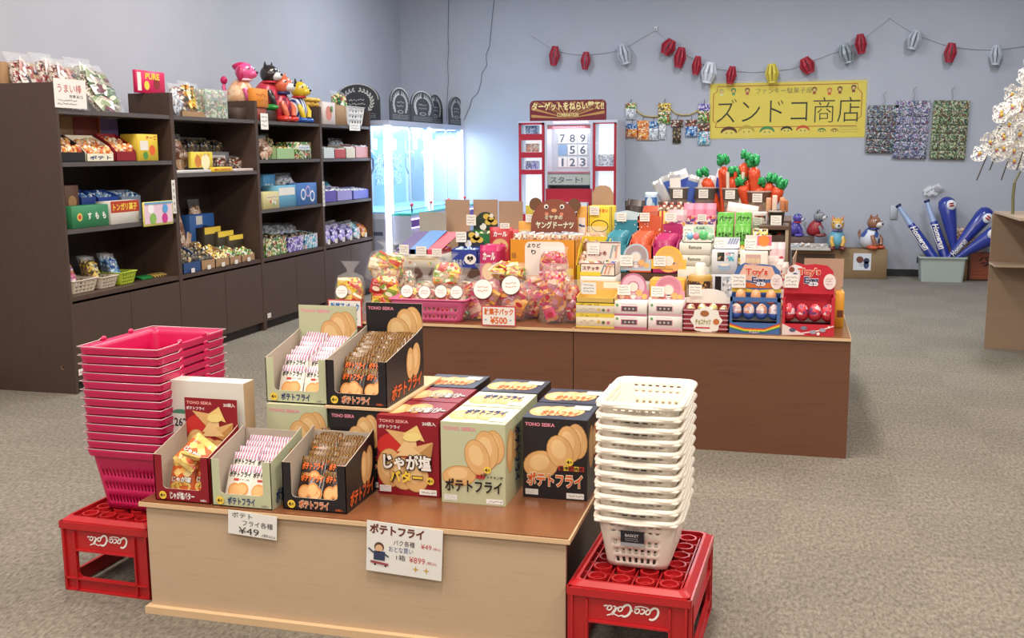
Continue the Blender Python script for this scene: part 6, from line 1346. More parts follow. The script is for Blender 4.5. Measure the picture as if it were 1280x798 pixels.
# nut tray
def scal(p, w, h):
    for k in range(5): p.rect(0, (.1+.2*k)*h, w, (.16+.2*k)*h, mat('c89aa0'), EPS)
    c = (w*.52, h*.5); p.poly([(c[0]+w*.33*(1+.08*cos(8*q))*cos(q), c[1]+h*.58*(1+.08*cos(8*q))*sin(q)) for q in [2*pi*k/40 for k in range(40)]], mat('f2ece4'), EPS*3)
    p.disc(w*.48, h*.8, .022, mat('a8683c'), .016, w=EPS*4); p.text('チョコナッツ', w*.28, h*.3, w*.62, h*.55, mat('9a9a2c'), .04, EPS*5); p.disc(w*.74, h*.45, .016, mat('c8743c'), w=EPS*5, n=8); p.rect(w*.28, h*.14, w*.6, h*.2, REDS, EPS*5)
gopen(853.5, 385, 911, 5.262, Z1, .17, mat('8c1f2c'), candy('nutmix', ['e8dcc0', 'b8b85a', 'a86a3c', 'f2ece0', 'c8a878'], 50), 'crimson striped tray of nut sweets with a scalloped white front card', lip=.95, art=scal, flap_t=361, flapround=True, flapm=mat('efe9e2'), seed=2)
# egg display boxes
def eggs(t, w, z, y, n, m1, m2, r=.026, tip=True):
    for k in range(n):
        MB().blob((-w*.38+k*w*.76/(n-1), y, z), (r, r, r*1.45), m1, 14, 10).blob((-w*.38+k*w*.76/(n-1), y-.001, z-.014), (r*1.02, r*1.02, r*.9), m2, 14, 8).build('chocolate_egg', t)
for (l, tp, r, kind, lb) in ((912, 372, 975, 'rainbow', 'blue rainbow patterned egg display box on the right table'), (978, 372, 1043, 'red', 'red and white egg display box at the right end of the table')):
    yy = 5.245; x, w, _ = G(l, 400, r, yy); h = U((l+r)/2, tp, y=yy).z-Z1; main = mat('4a6ea8' if kind == 'rainbow' else 'c8283a', .35, coat=.2); side = mat('c8283a' if kind == 'red' else '4a6ea8')
    t = empty('egg_display_box', (x, yy, Z1), lb, 'display box'); m = MB(); q = .012
    m.box(-w/2, 0, 0, w/2, .003, h*.3, main).box(-w/2, 0, h*.3, -w/2+.012, .003, h, main).box(w/2-.016, 0, h*.3, w/2, .003, h, main).box(-w/2, .003, 0, -w/2+.003, .2, h, side).box(w/2-.003, .003, 0, w/2, .2, h, side).box(-w/2, .003, 0, w/2, .2, .004, side).box(-w/2, .197, 0, w/2, .2, h, side)
    if kind == 'rainbow': m.box(-w/2, 0, h*.88, w/2, .003, h, main)
    m.build('box', t)
    eg = candy('eggtop', ['e8c8b8', 'd88a6a', 'e8e0e0', 'c8a8b8'], 70) if kind == 'rainbow' else candy('eggred', ['d83a4a', 'c8283a', 'e8c8cc', 'd83a4a', '7a3a6a'], 60); e2 = mat('2f4f9c', .3, coat=.5) if kind == 'rainbow' else mat('a81c2c', .3, coat=.5)
    MB().box(-w/2+.004, .05, h*.3, w/2-.004, .19, h*.32, mat('4a4440')).build('inner_tray', t)
    eggs(t, w, h*.33+.046, .035, 4, eg, e2, .028 if kind == 'rainbow' else .031)
    if kind == 'rainbow': eggs(t, w*.8, h*.33+.115, .075, 3, mat('e0a070', .3, coat=.5), mat('c87a5a', .3), .026)
    p = MB(); p.T = front(-w/2, 0, 0)
    if kind == 'rainbow':
        for k, c in enumerate(('c8382c', 'e88a2c', 'f0d040', '4fa04a')): p.line([(0, h*(.26-.03*k)), (w*.3, h*(.14-.025*k)), (w*.7, h*(.14-.025*k)), (w, h*(.3-.03*k))], h*.03, mat(c), EPS*(2+k*.3))
        p.text('Eggs', .4*w, .02*h, .6*w, .08*h, mat('f0d8d8'), w=EPS*4)
    else:
        p.poly([(0, 0), (w*.45, h*.02), (w*.0, h*.3)], mat('e8d4d0'), EPS*2); p.line([(w*.3, h*.04), (w*.7, h*.14), (w*.99, h*.27)], h*.03, mat('f0dede'), EPS*3)
        for u, v in ((.2, .14), (.42, .2), (.6, .1), (.78, .16)): p.disc(u*w, v*h, .016, mat(('8a6a6a', '5a5a78', '7a7a90', 'a8a0b0')[int(u*5) % 4]), .010, w=EPS*4, n=10)
        p.disc(.7*w, .06*h, .008, WHITE, w=EPS*4, n=8); p.disc(.9*w, .24*h, .006, WHITE, w=EPS*4, n=8)
    p.build('print', t)
    # header with the name, cloud shaped outline
    ht = U((l+r)/2, 330, y=yy+.14).z-(Z1+h); hd = MB(); hd.T = front(-w/2, .14, h)
    pts = [(w*.0, -.0), (w, -.0), (w*1.0, ht*.45), (w*.96, ht*.78), (w*.85, ht*.95), (w*.6, ht*1.0), (w*.42, ht*.96), (w*.25, ht*1.03), (w*.1, ht*.9), (w*.03, ht*.6)]
    hd.prism(pts, -.003, 0, main)
    if kind == 'rainbow':
        hd.poly([(w*.02, ht*.2), (w*.98, ht*.2), (w, ht*.42), (w*.5, ht*.34), (w*.02, ht*.45)], mat('d8702c'), EPS*2); hd.poly([(w*.0, ht*.05), (w, ht*.05), (w, ht*.2), (w*.5, ht*.12), (0, ht*.25)], mat('e0c040'), EPS*3); hd.poly([(w*.1, ht*.5), (w*.5, ht*.4), (w*.9, ht*.55), (w*.8, ht*.92), (w*.25, ht*.98)], mat('e8b8a4'), EPS*2)
    else:
        hd.poly([(w*.03, ht*.45), (w*.3, ht*.3), (w*.35, ht*.9), (w*.2, ht*.98), (w*.08, ht*.85)], mat('e4e0e4'), EPS*2); hd.disc(w*.15, ht*.8, .014, mat('8a4a3a'), w=EPS*3, n=10); hd.disc(w*.22, ht*.62, .012, mat('4a5a8a'), w=EPS*3, n=10)
    hd.text("Toy's", .27*w, .58*ht, .72*w, .86*ht, mat('d8402c'), .03, EPS*5, out=mat('f6e0c8'), ob=.05); hd.text('Egg', .40*w, .28*ht, .68*w, .57*ht, mat('3a3f6a'), .03, EPS*5, out=mat('e8e8f0'), ob=.05)
    hd.disc(w*.9, ht*.42, w*.12, mat('f0e4e0'), ht*.26, w=EPS*8); hd.scrib(w*.83, ht*.3, w*.97, ht*.55, 3, mat('a85050'), EPS*10, 4)
    hd.build('header_card', t)
    gtag(l+3, 343, l+20, 360, yy+.02 if 0 else yy+.12, 'white price card at the left of the %s egg box header' % ('rainbow' if kind == 'rainbow' else 'red'))
    MB()
gbox(1045, 366, 1056, 5.52, Z1, .16, mat('d89a30', .4), 'narrow orange box at the right edge behind the red egg box', lambda p, w, h: p.rect(.2*w, .3*h, .9*w, .5*h, mat('6a3a20')))
x, w, zt = G(1005.5, 323, 1055, 5.62); t = empty('cardboard_carton', (x, 5.60, Z1), 'open cardboard carton with raised flaps behind the red egg box', 'carton'); LC = ramp_mat('light_cardboard', ['a88a74', 'b89a84'], 8, rough=.85)
MB().box(-w/2-.05, .0, 0, w/2-.01, .3, .2, LC).build('carton_body', t); MB().box(-w/2, .0, .2, w/2, .005, zt-Z1, LC).build('front_flap', t); m = MB(); m.add([(-w/2-.05, .02, .2), (-w/2-.05, .28, .2), (-w/2-.04, .28, .36), (-w/2-.06, .02, .34), (-w/2-.046, .02, .2), (-w/2-.046, .28, .2), (-w/2-.036, .28, .36), (-w/2-.056, .02, .34)], [(0, 1, 2, 3), (7, 6, 5, 4), (0, 3, 7, 4), (3, 2, 6, 7), (2, 1, 5, 6)], LC); m.build('side_flap', t)
# ---- second row, right
def cart(c, w_='efece6'):
    def f(p, w, h): p.rect(.22*w, .55*h, .5*w, .92*h, PM['dark']); p.rect(.55*w, .55*h, .88*w, .92*h, PM['cyan']); p.disc(.5*w, .3*h, .25*w, mat(c), .16*h, w=EPS*2); p.disc(.5*w, .4*h, .2*w, mat('f0ead8'), .06*h, w=EPS*3)
    return f
gbox(889, 343, 921, 5.72, Z1, .14, mat('d4d8e0'), 'white and blue figure print box below its twin, right table', lambda p, w, h: (p.rect(.15*w, .55*h, .4*w, .95*h, BLACK), p.rect(.45*w, .55*h, .9*w, .95*h, PM['silver'])))
x, w, z_ = G(889, 343, 921, 5.72)
q = U(905, 313.5, y=5.72).z; box_thing('sweets_box', Vector((x, 5.72, z_+.0006)), w*.985, .14, q-z_, mat('d8dde4'), 'upper white and blue box with candy windows, right table', 'box', None, 0, cart('9ab4cc'))
q2 = U(905, 298, y=5.8).z; open_thing('sweets_tray', Vector((x+.005, 5.80, q+.0006)), w, .06, .02, mat('e6e4e8'), None, 'small white header tray with blue stripes above the blue and white boxes', 'tray', None, 0, flap=q2-q-.02, flapm=mat('e0e2e8'), flapart=lambda p, w, h: [p.line([(w*(.55+.1*k), .1*h), (w*(.65+.1*k), .9*h)], .008, mat('8a9ab8'), EPS*2) for k in range(4)])
gbox(925, 315, 960, 5.74, Z1, .14, mat('e8dcd0'), 'cream box with pale candy windows behind the rainbow egg box', lambda p, w, h: (p.rect(.2*w, .78*h, .75*w, .96*h, mat('d8b0a4')), [p.disc((.3+.18*k)*w, .87*h, .014, mat('e8d0a8'), w=EPS*2, n=10) for k in range(3)], p.disc(.3*w, .68*h, .03, mat('8a7a80'), w=EPS*2), [p.rect((.15+.12*k)*w, .5*h, (.21+.12*k)*w, .56*h, mat('e0b89c'), EPS*2) for k in range(6)]))
x, w, z_ = G(931, 315, 964, 5.80); q2 = U(945, 298, y=5.86).z; open_thing('sweets_tray', Vector((x, 5.80, G(925, 315, 960, 5.74)[2]+.001)), w, .06, .02, mat('e8dcd8'), None, 'small cream header tray with an orange circle', 'tray', None, 0, flap=q2-z_-.01, flapm=mat('ecdfd8'), flapart=lambda p, w, h: (p.rect(.45*w, .05*h, w, .95*h, mat('d8708a')), p.disc(.7*w, .5*h, .03, mat('e88a3c'), w=EPS*2)))
zb = [Z1, U(868, 333, y=5.85).z, U(868, 319, y=5.85).z, U(868, 304, y=5.85).z]; xw = G(847, 320, 887, 5.85)[:2]; OW = mat('dcdcd2', .6)
for k in (0, 1, 2): box_thing('sweets_box', Vector((xw[0]+.004*k, 5.85, zb[k]+.0004*k)), xw[1]*.985, .2, zb[k+1]-zb[k]-.0008, OW, ('bottom hidden', 'lower', 'upper')[k]+' off white box with grey lettering in the middle of the right table', 'box', 'off white sweets boxes', 0, tx('Ramune', mat('6a6a60'), .3, .5, .7, .8))
open_thing('sweets_tray', Vector((xw[0]+.02, 5.86, zb[3]+.001)), xw[1]*.95, .12, .05, OW, None, 'off white open tray with tall header holding coloured balls', 'tray', None, 0, lip=.3, flap=U(870, 281, y=5.98).z-zb[3]-.05, flapm=mat('dfded4'), flapart=lambda p, w, h: (p.text('Ltd.', .4*w, .4*h, .7*w, .7*h, mat('6a8a80'), .03), p.disc(.6*w, .15*h, .06, mat('b8d8c0'), .03, w=EPS)))
for k, (dx, c) in enumerate(((-.055, '6ab0d8'), (-.02, 'e08098'), (.02, '58c070'), (.055, 'a8dcb0'))): tag(MB().blob((0, 0, 0), (.02+.008*(k == 2), .02, .02+.008*(k == 2)), mat(c, .25, coat=.5), 14, 10).build('toy_ball', None, (xw[0]+.03+dx, 5.89, zb[3]+.034+.006*(k == 2))), ('light blue', 'pink', 'large bright green', 'pale green')[k]+' ball in the off white tray', 'ball')
# ---- colourful header boxes, middle
for (l, r, tp, hl, hr, ht_, c, nm) in ((756, 785, 294, 768, 799, 263, '3a8ca0', 'teal'), (787, 816, 295, 797, 826, 268, 'd8603a', 'orange'), (816, 847, 298, 829, 853, 278, 'b82a6c', 'magenta')):
    x, w, zt = G(l, tp, r, 6.10); M_ = mat(c, .4); z0 = Z2_
    t = open_thing('sweets_tray', Vector((x, 6.08, z0)), w*.985, .22, zt-z0, M_, None, nm+' open box of matching packs with a tall header card', 'tray', 'bright single colour boxes', 0, lip=.75)
    m = MB(); hx0 = U(hl, 280, y=6.3).x-x; hx1 = U(hr, 280, y=6.3).x-x; hz = U((hl+hr)/2, ht_, y=6.3).z-z0; m.T = front(0, .22, 0); b0 = zt-z0-.03; hm = hz-(hz-b0)*.35
    m.prism([(hx0, b0), (hx1, b0), (hx1, hz*.96), ((hx0+hx1)/2, hz), (hx0, hz*.96)], -.003, 0, M_)
    top_c = mat('c8dce4' if nm == 'teal' else c); m.poly([(hx0, hm), (hx1, hm), (hx1, hz*.96), ((hx0+hx1)/2, hz), (hx0, hz*.96)], top_c, EPS)
    for k in range(9): m.disc(hx0+(hx1-hx0)*random.random(), b0+(hm-b0)*random.random(), .004, mat('e8e8d8'), w=EPS*2, n=8)
    m.build('header_card', t)
    for k in range(3): pack_thing('snack_pack', Vector((x-.01+.008*k, 6.105+.035*k, z0+.01)), w*.75, zt-z0+.008*k, .03, mat(c, .25, coat=.6), mat(c, .3), ('front', 'middle', 'rear')[k]+' '+nm+' snack pack in the '+nm+' box', 'snack pack', nm+' snack packs', (radians(-12), 0, 0))
    gtag(hl+3, 266, hl+15, 277, 6.285, 'white price card on the %s header card' % nm)
# yellow face box
x, w, zt = G(735, 258, 766, 6.35); box_thing('sweets_box', Vector((x, 6.33, Z2_)), w*.98, .16, zt-Z2_, mat('e8cc30'), 'bright yellow box with a simple round drawing beside the donut box', 'box', None, 0, lambda p, w, h: (p.rect(0, 0, .08*w, h, BLACK), p.rect(.92*w, 0, w, h, BLACK), p.rect(.02*w, 0, .06*w, h, YELB, EPS*2), p.rect(.94*w, 0, .98*w, h, YELB, EPS*2), p.disc(.5*w, .68*h, .36*w, BLACK, .1*h, w=EPS), p.disc(.5*w, .68*h, .33*w, YELB, .085*h, w=EPS*2), p.text('うまい', .45*w, .9*h, .85*w, .96*h, ORG, .04, EPS*2)))
a = U(740, 258, y=6.53); c = U(767, 232, y=6.53); w, h = c.x-a.x, c.z-a.z; m = MB(); m.T = front(0, 0, 0); m.prism([(0, 0), (w, 0), (w, h*.6), (w*.85, h*.9), (w*.65, h), (w*.35, h), (w*.15, h*.9), (0, h*.6)], -.004, 0, LC); m.prism([(0, Z2_-a.z), (w, Z2_-a.z), (w, 0), (0, 0)], -.004, 0, LC); tag(m.build('cardboard_flap', None, (a.x, 6.53, a.z)), 'rounded brown cardboard flap rising above the yellow box', 'cardboard')
gtag(737, 258, 749, 269, 6.32, 'white price card on the bright yellow box')
t = gopen(720, 299, 757, 5.95, Z1, .2, mat('e0c832'), PM['brown'], 'yellow framed open box of brownish packs right of the donut box', lip=.62, seed=4, art=tx('どら', mat('c85a3a'), .3, .5, .7, .9))
for k in range(3): gbag(724+8*k, 283, 742+8*k, 6.12+.03*k, Z2_, .05, PM['brown'], ('left', 'middle', 'right')[k]+' glossy brown pack above the yellow framed box', neck=False, group='glossy brown packs', seed=k)
# donut box with bear-shaped header
x, w, zt = G(637, 300, 719, 5.92); OR2 = mat('dc9228', .45)
t = open_thing('donut_box', Vector((x, 5.92, Z1)), w, .25, zt-Z1, OR2, None, 'wide orange donut box with a brown round eared header card', 'box', None, 0, lip=1, art=lambda p, w, h: (p.rect(.03*w, .72*h, .1*w, .8*h, mat('a8702a')), p.rect(.72*w, .64*h, .88*w, .7*h, mat('c88a3a')), p.text('ドーナツ', .1*w, .25*h, .35*w, .38*h, mat('a8602a')), p.rect(.7*w, .48*h, .97*w, .58*h, YELB)))
dn = []
for k in range(14):
    q = pack_thing('donut_pack', Vector((x-w*.42+w*.14*(k % 7), 5.97+.1*(k//7), zt-.03)), w*.17, .07, .03, PM['brown'], PM['silver'], 'wrapped brown donut in the wide orange box', 'snack pack', 'wrapped donuts in the orange box', (radians(-30+random.uniform(-15, 15)), radians(random.uniform(-15, 15)), random.uniform(-.2, .2))) if k == 0 else clone(q0_, Vector((x-w*.42+w*.14*(k % 7), 5.97+.1*(k//7), zt-.03)), rot=(radians(-30+random.uniform(-15, 15)), radians(random.uniform(-15, 15)), random.uniform(-.2, .2)))
    if k == 0: q0_ = q
m = MB(); a = U(664, 296, y=6.17); c = U(722, 249, y=6.17); w_, h_ = c.x-a.x, c.z-a.z; m.T = front(a.x-x, .25, a.z-Z1); BRN = mat('8c4f3c', .5); BRD = mat('6f4c34', .5)
m.disc(w_*.1, h_*.86, w_*.14, BRD, w=EPS*.5); m.disc(w_*.93, h_*.84, w_*.14, BRD, w=EPS*.5)
pts = [(w_*.0, 0), (w_, 0), (w_*1.0, h_*.35)]+[(w_/2+w_*.5*cos(q), h_*.35+h_*.65*sin(q)) for q in [pi*k/20 for k in range(1, 20)]]+[(0, h_*.35)]
m.prism(pts, -.002, EPS*2, BRN)
for s in (-1, 1): m.disc(w_/2+s*w_*.17, h_*.8, .014, WHITE, w=EPS*4, n=12); m.disc(w_/2+s*w_*.165, h_*.79, .008, BLACK, w=EPS*5, n=10); m.disc(w_/2+s*w_*.16, h_*.6, .012, mat('d88a6a'), w=EPS*4, n=10)
m.disc(w_/2, h_*.7, .018, mat('e0a070'), .011, w=EPS*4); m.text('ミヤタの', w_*.3, h_*.46, w_*.68, h_*.58, CREAM, .03, EPS*4, out=mat('5a3020')); m.text('ヤングドーナツ', w_*.1, h_*.22, w_*.92, h_*.42, CREAM, .04, EPS*4, out=mat('5a3020'))
m.build('header_card', t)
for (l, r, tp, lb) in ((648, 665, 277, 'left orange post box beside the donut header'), (721, 733, 258, 'right orange panel beside the donut header')): gbox(l, tp, r, 6.2, Z2_, .03, mat('e0a040', .5), lb)
gbox(657, 257, 666, 6.3, Z2_, .03, mat('b8a830', .5), 'olive yellow panel behind the left ear of the donut header'); gtag(657, 268, 668.5, 278, 6.19, 'white price card left of the donut header')
# ---- left table, second row: cookie boxes and cardboard flaps
WT = mat('d8d0c4', .6)
gbox(502, 319, 551, 6.10, Z2_, .3, WT, 'low white box base under the three chocolate trays on the left table')
z_ = G(502, 319, 551, 6.10)[2]+.001
for (l, r, tp, c, f, nm) in ((515, 538, 290, '4a3a78', 'yel', 'violet and gold'), (532, 553, 289, '3a78b8', 'blue', 'light blue'), (547, 570, 291, 'c84a5a', 'pink', 'coral red')):
    x, w, zt = G(l, tp, r, 6.35); m_ = mat(c, .35); t = empty('chocolate_tray', (x-.03, 6.14, z_), nm+' sloping tray of chocolate packs on the white base', 'tray', 'sloping chocolate trays'); dz = zt-z_
    MB().box(-w/2, 0, 0, w/2, .2, .03, m_).build('box', t); m = MB(); m.add([(-w/2, .0, .03), (w/2, .0, .03), (w/2+.05, .24, dz), (-w/2+.05, .24, dz), (-w/2, .02, .03), (w/2, .02, .03), (w/2+.05, .26, dz), (-w/2+.05, .26, dz)], [(0, 1, 2, 3), (7, 6, 5, 4), (0, 3, 7, 4), (1, 5, 6, 2), (3, 2, 6, 7)], m_); m.build('sloping_face', t)
    m = MB(); m.T = fr((-w/2+.025, .10, dz*.42), (1, 0, 0), (0, .24, dz-.03)); 
    for a_ in range(2):
        for b_ in range(2): m.rect(w*(.06+.48*a_), -.06+.1*b_, w*(.48+.48*a_), .03+.1*b_, PM[f], .002)
    m.build('packs_print', t)
for (l, tp, r, b, lb) in ((499, 306, 511, 318, 'left white price card at the chocolate trays'), (520, 308, 533, 320, 'middle white price card at the chocolate trays'), (540, 311, 552, 321, 'right white price card at the chocolate trays')): gtag(l, tp, r, b, 6.09, lb)
for (l, tp, r, yy, lb, m_) in ((514, 267, 548, 6.55, 'greyish cardboard flap, leftmost behind the chocolate trays', ramp_mat('grey_board', ['a09c94', 'aca8a0'], 8, rough=.8)), (547, 251, 578, 6.62, 'tall brown cardboard panel, second from the left', LC), (583, 251, 614, 6.66, 'brown cardboard panel behind the green cookie box', LC), (615.5, 253, 646, 6.66, 'brown cardboard panel left of the donut box', LC)):
    x, w, zt = G(l, tp, r, yy); t = empty('cardboard_carton', (x, yy, Z2_), lb, 'carton', 'cardboard cartons with raised flaps'); MB().box(-w/2, 0, 0, w/2, .16, (zt-Z2_)*.45, m_).build('carton_body', t); MB().box(-w/2, .155, (zt-Z2_)*.45, w/2, .16, zt-Z2_, m_).build('raised_flap', t)
def cookie(hdr):
    def f(p, w, h): 
        for u, v in ((.55, .75), (.72, .6), (.85, .45), (.62, .45)): p.disc(u*w, v*h, .024, mat('d8b850'), .019, w=EPS*2, n=10)
        p.disc(.75*w, .8*h, .014, mat('e8e4d8'), w=EPS*3, n=8)
        p.disc(.4*w, .2*h, .022, mat('e8e8e4'), w=EPS*2); p.disc(.3*w, .35*h, .01, BLACK, w=EPS*2)
    return f
PANDA = lambda p, w, h: (p.text('さくさく', .06*w, .2*h, .5*w, .5*h, mat('c8ccd8'), .04, EPS*2, out=NAVY), p.disc(.72*w, .5*h, .038, WHITE, .032, w=EPS*2), p.disc(.66*w, .56*h, .010, BLACK, .013, w=EPS*3, n=10), p.disc(.78*w, .56*h, .010, BLACK, .013, w=EPS*3, n=10), p.disc(.72*w, .42*h, .006, BLACK, w=EPS*3, n=8))
gopen(564, 311, 597, 6.10, Z2_, .14, mat('2c3f9c'), PM['blue'], 'blue cookie box with a black and white face print and dark header', lip=.95, flap_t=289, flapround=True, flapm=mat('2a2c3c'), flapart=cookie(0), art=PANDA, seed=5)
gopen(584, 290, 615, 6.36, Z2_, .14, mat('2f7a44'), PM['green'], 'green cookie box with round dark header behind the blue one', lip=.95, flap_t=265, flapround=True, flapm=mat('26382a'), flapart=cookie(0), seed=6)
gtag(570, 290, 583, 303, 6.22, 'white price card on the dark header of the blue cookie box'); gtag(583, 268.5, 595, 282, 6.48, 'white price card on the header of the green cookie box')
def pkt(p, w, h): p.disc(.5*w, .5*h, .36*w, mat('d8a468'), .2*h, w=EPS); p.disc(.5*w, .54*h, .3*w, mat('e8c088'), .14*h, w=EPS*2); p.text('カール', .2*w, .74*h, .8*w, .88*h, WHITE, .04, EPS*2)
for i, (l, tp, r, yy, c, lb) in enumerate(((598, 307, 624, 6.02, 'c02a68', 'front magenta snack pack between the blue cookie box and the donut box'), (606, 305, 631, 6.1, 'b8265e', 'magenta snack pack directly behind the front one'), (611, 284, 640, 6.34, 'c83a44', 'red cookie pack above the magenta packs'), (622, 287, 652, 6.42, 'd85a5a', 'lighter red cookie pack behind the red one'))):
    x, w, zt = G(l, tp, r, yy); z0 = Z2_ if yy > 6.05 else Z1; pack_thing('snack_pack', Vector((x, yy, z0)), w, zt-z0, .06, mat(c, .3, coat=.5), mat(c, .35), lb, 'snack pack', None, (radians(-6), 0, 0), pkt if i % 2 == 0 else None)
gtag(625, 279, 637, 286, 6.33, 'white price card above the red cookie packs', 2)
# ---- packs on the middle tier
def gpack(l, tp, r, yy, z0, m1, m2, lb, art=None, tilt=0, name='snack_pack', group=None):
    x, w, zt = G(l, tp, r, yy); return pack_thing(name, Vector((x, yy, z0)), w, zt-z0, .04, m1, m2, lb, 'snack pack', group, (radians(-8), radians(tilt), 0), art)
gpack(775, 249, 797, 6.60, Z2_+.0, PM['choc'], mat('3a2c2c', .3), 'dark chocolate pack above the teal header', tilt=6); gpack(785, 250, 800, 6.62, Z2_, PM['dark'], mat('2c2424', .3), 'dark wrapped pack right of the chocolate pack', tilt=-4)
gpack(806, 240, 821, 6.78, Z3, mat('3f74b8', .3, coat=.5), mat('c8dcec', .3), 'blue and white pouch standing above the orange header', lambda p, w, h: (p.disc(.4*w, .6*h, .25*w, mat('d8e6f0'), .2*h, w=EPS*2), p.disc(.7*w, .4*h, .2*w, mat('a8cce4'), .2*h, w=EPS*3)))
gpack(800, 257, 830, 6.60, Z2_, PM['blue'], mat('c85a3a', .3), 'blue and pale printed pack behind the orange header')
STR = ramp_mat('red_yellow_stripe', ['c8382c', 'f0dc6a'], 12, kind='wave', const=True, rough=.35); 
for k in range(4): gpack(822+9*k, 252+(k % 2), 834+9*k, 6.56+.0*k, Z2_+.1, STR, PM['choc'], ('leftmost', 'second', 'third', 'rightmost')[k]+' red and yellow striped pack of the row above the magenta box', group='striped packs')
for k in range(3): gpack(854+13*k, 254, 869+13*k, 6.50, Z2_+.0, PM['pink'], mat('e88aa8', .35), ('left', 'middle', 'right')[k]+' pink topped pack in front of the second bucket', group='pink topped packs')
gpack(834, 262, 858, 6.42, Z2_, PM['pink'], mat('d8b0b8', .3), 'pale pink translucent pack behind the magenta header')
for (l, tp, r, b, lb, yy) in ((831, 266, 846, 277, 'white price card hanging on the pale pink pack', 6.40), (872, 268, 883, 277, 'white price card at the pink topped packs', 6.482)): gtag(l, tp, r, b, yy, lb)
GRB = mat('62b83a', .35, coat=.3); GPR = lambda p, w, h: (p.rect(.1*w, .12*h, .9*w, .6*h, PM['yel']), p.text('さるかに', .1*w, .66*h, .9*w, .86*h, mat('2a4a1c'), .04, EPS*2))
for (l, r, nm) in ((897, 918, 'left'), (919.5, 940, 'right')):
    x, w, z2 = G(l, 266, r, 6.2); _, _, z1_ = G(l, 281, r, 6.12); box_thing('snack_pouch_box', Vector((x, 6.12, Z2_)), w*.97, .07, z1_-Z2_, GRB, 'front bright green printed pouch box, %s column' % nm, 'box', 'bright green pouch boxes', 0, GPR); box_thing('snack_pouch_box', Vector((x, 6.20, Z2_)), w*.97, .07, z2-Z2_, GRB, 'rear taller bright green printed pouch box, %s column' % nm, 'box', 'bright green pouch boxes', 0, lambda p, w, h: p.text('バナナ', .1*w, .86*h, .9*w, .95*h, mat('2a4a1c'), .04, EPS*2))
for k, (l, r, tp) in enumerate(((900, 925, 253), (912, 939, 255))): gpack(l, tp, r, 6.45, Z2_+.12, mat('e4a0a8', .3, coat=.4), mat('f0dcdc', .3), ('left', 'right')[k]+' pale pink lying pack above the green boxes', tilt=10)
gbox(941, 266, 959, 6.3, Z2_, .12, mat('d8d4d0'), 'white box with price card between the green boxes and the black bucket', lambda p, w, h: p.rect(.1*w, .75*h, .9*w, .95*h, PM['choc'])); gtag(941, 272, 953, 282, 6.29, 'white price card on the white box right of the green ones')
gbox(941, 287, 960, 6.06, Z2_, .10, PM['yel'], 'dark box with yellow print under the small rack')
# ---- buckets
def bucket(l, tp, r, y, z0, lb, fill, dark='5a544c'):
    x, w, zt = G(l, tp, r, y); h = zt-z0; t = empty('candy_bucket', (x, y+w/2, z0), lb, 'bucket', 'clear candy buckets'); n = 24
    MB().lathe([(w*.38, 0), (w*.385, .005), (w*.5, h), (w*.52, h), (w*.52, h-.012), (w*.5, h-.012)], film('bucket_plastic', 'c8c4bc', .45, .15), n).build('bucket_body', t)
    MB().lathe([(w*.36, .006), (w*.45, h*.72)], fill, n).build('sweets', t)
    m = MB(); m.lathe([(w*.465, h*.62), (w*.495, h*.94)], mat(dark, .5), n, cap=False); m.build('band', t); return x, w, zt
b1 = bucket(834, 234, 863, 6.80, Z3, 'leftmost clear candy bucket, with silvery and blue sticks', PM['mix']); b2 = bucket(865, 234, 896, 6.80, Z3, 'second candy bucket, with blue and white packs', PM['mix']); b3 = bucket(897, 235, 931, 6.80, Z3, 'third candy bucket, with red orange sticks and green tufts', PM['redy']); b4 = bucket(932, 239, 964, 6.76, Z3, 'rightmost candy bucket, with dark green tufts', PM['redy'], '6a4a3c')
for b_, t_, nm in ((b1, 236, 'leftmost'), (b2, 236, 'second'), (b3, 238, 'third'), (b4, 241, 'rightmost')): tag_card(Vector((b_[0]-.005, b_[1]*0+(6.80 if b_ is not b4 else 6.76)-.004, b_[2]-.07)), 'white price card on the %s candy bucket' % nm, .06, .055, 0, 0, None)
SILV = mat('d8dade', .2, metal=.5); 
for k in range(6):
    pack_thing('wrapped_stick', Vector((b1[0]+(k-2.5)*.03, 6.84+.03*(k % 2), Z3+.10)), .07, .165+.02*(k % 3), .02, [SILV, mat('3f62b8', .3, coat=.5), WHITE][k % 3], SILV, 'crumpled silvery pack in the leftmost candy bucket', 'sweet', 'silvery packs in the leftmost bucket', (0, radians((k-2.5)*11), 0))
for k, (dx, c, tl, hh_) in enumerate(((-.06, '2c4aa8', -22, .3), (0, 'dfe4ec', 5, .25), (.055, '2a46b0', 14, .29), (.03, 'c8d4e8', -6, .24))): 
    pack_thing('snack_pack', Vector((b2[0]+dx, 6.86+.02*k, Z3+.03)), .10, hh_, .03, mat(c, .3, coat=.5), mat('e4e8f0', .3), ('dark blue tilted', 'white', 'right dark blue', 'pale blue')[k]+' pack standing in the second candy bucket', 'snack pack', None, (0, radians(tl), 0))
REDO = ramp_mat('red_orange_foil', ['a82a18', 'd8482a', 'e05a30', 'f0b090'], 45, rough=.25, metal=.1); GRNF = ramp_mat('green_foil', ['1f7a44', '2fa860', '17563a'], 40, rough=.25, metal=.2)
def carrot(x, y, z, h, tl, lb, grp, dk=False):
    t = empty('carrot_pack', (x, y, z), lb, 'snack pack', grp); t.rotation_euler = (0, radians(tl), 0)
    MB().lathe([(.008, 0), (.03, h*.4), (.038, h*.65), (.036, h*.76), (.012, h*.82)], REDO, 14).build('sleeve', t); m = MB(); rn = random.Random(int(x*999))
    for k in range(9): a = rn.uniform(0, 6.3); m.blob((cos(a)*.022, sin(a)*.018, h*(.86+.12*rn.random())), (.018, .014, .026), GRNF, 8, 6, .3, k)
    m.build('green_tuft', t)
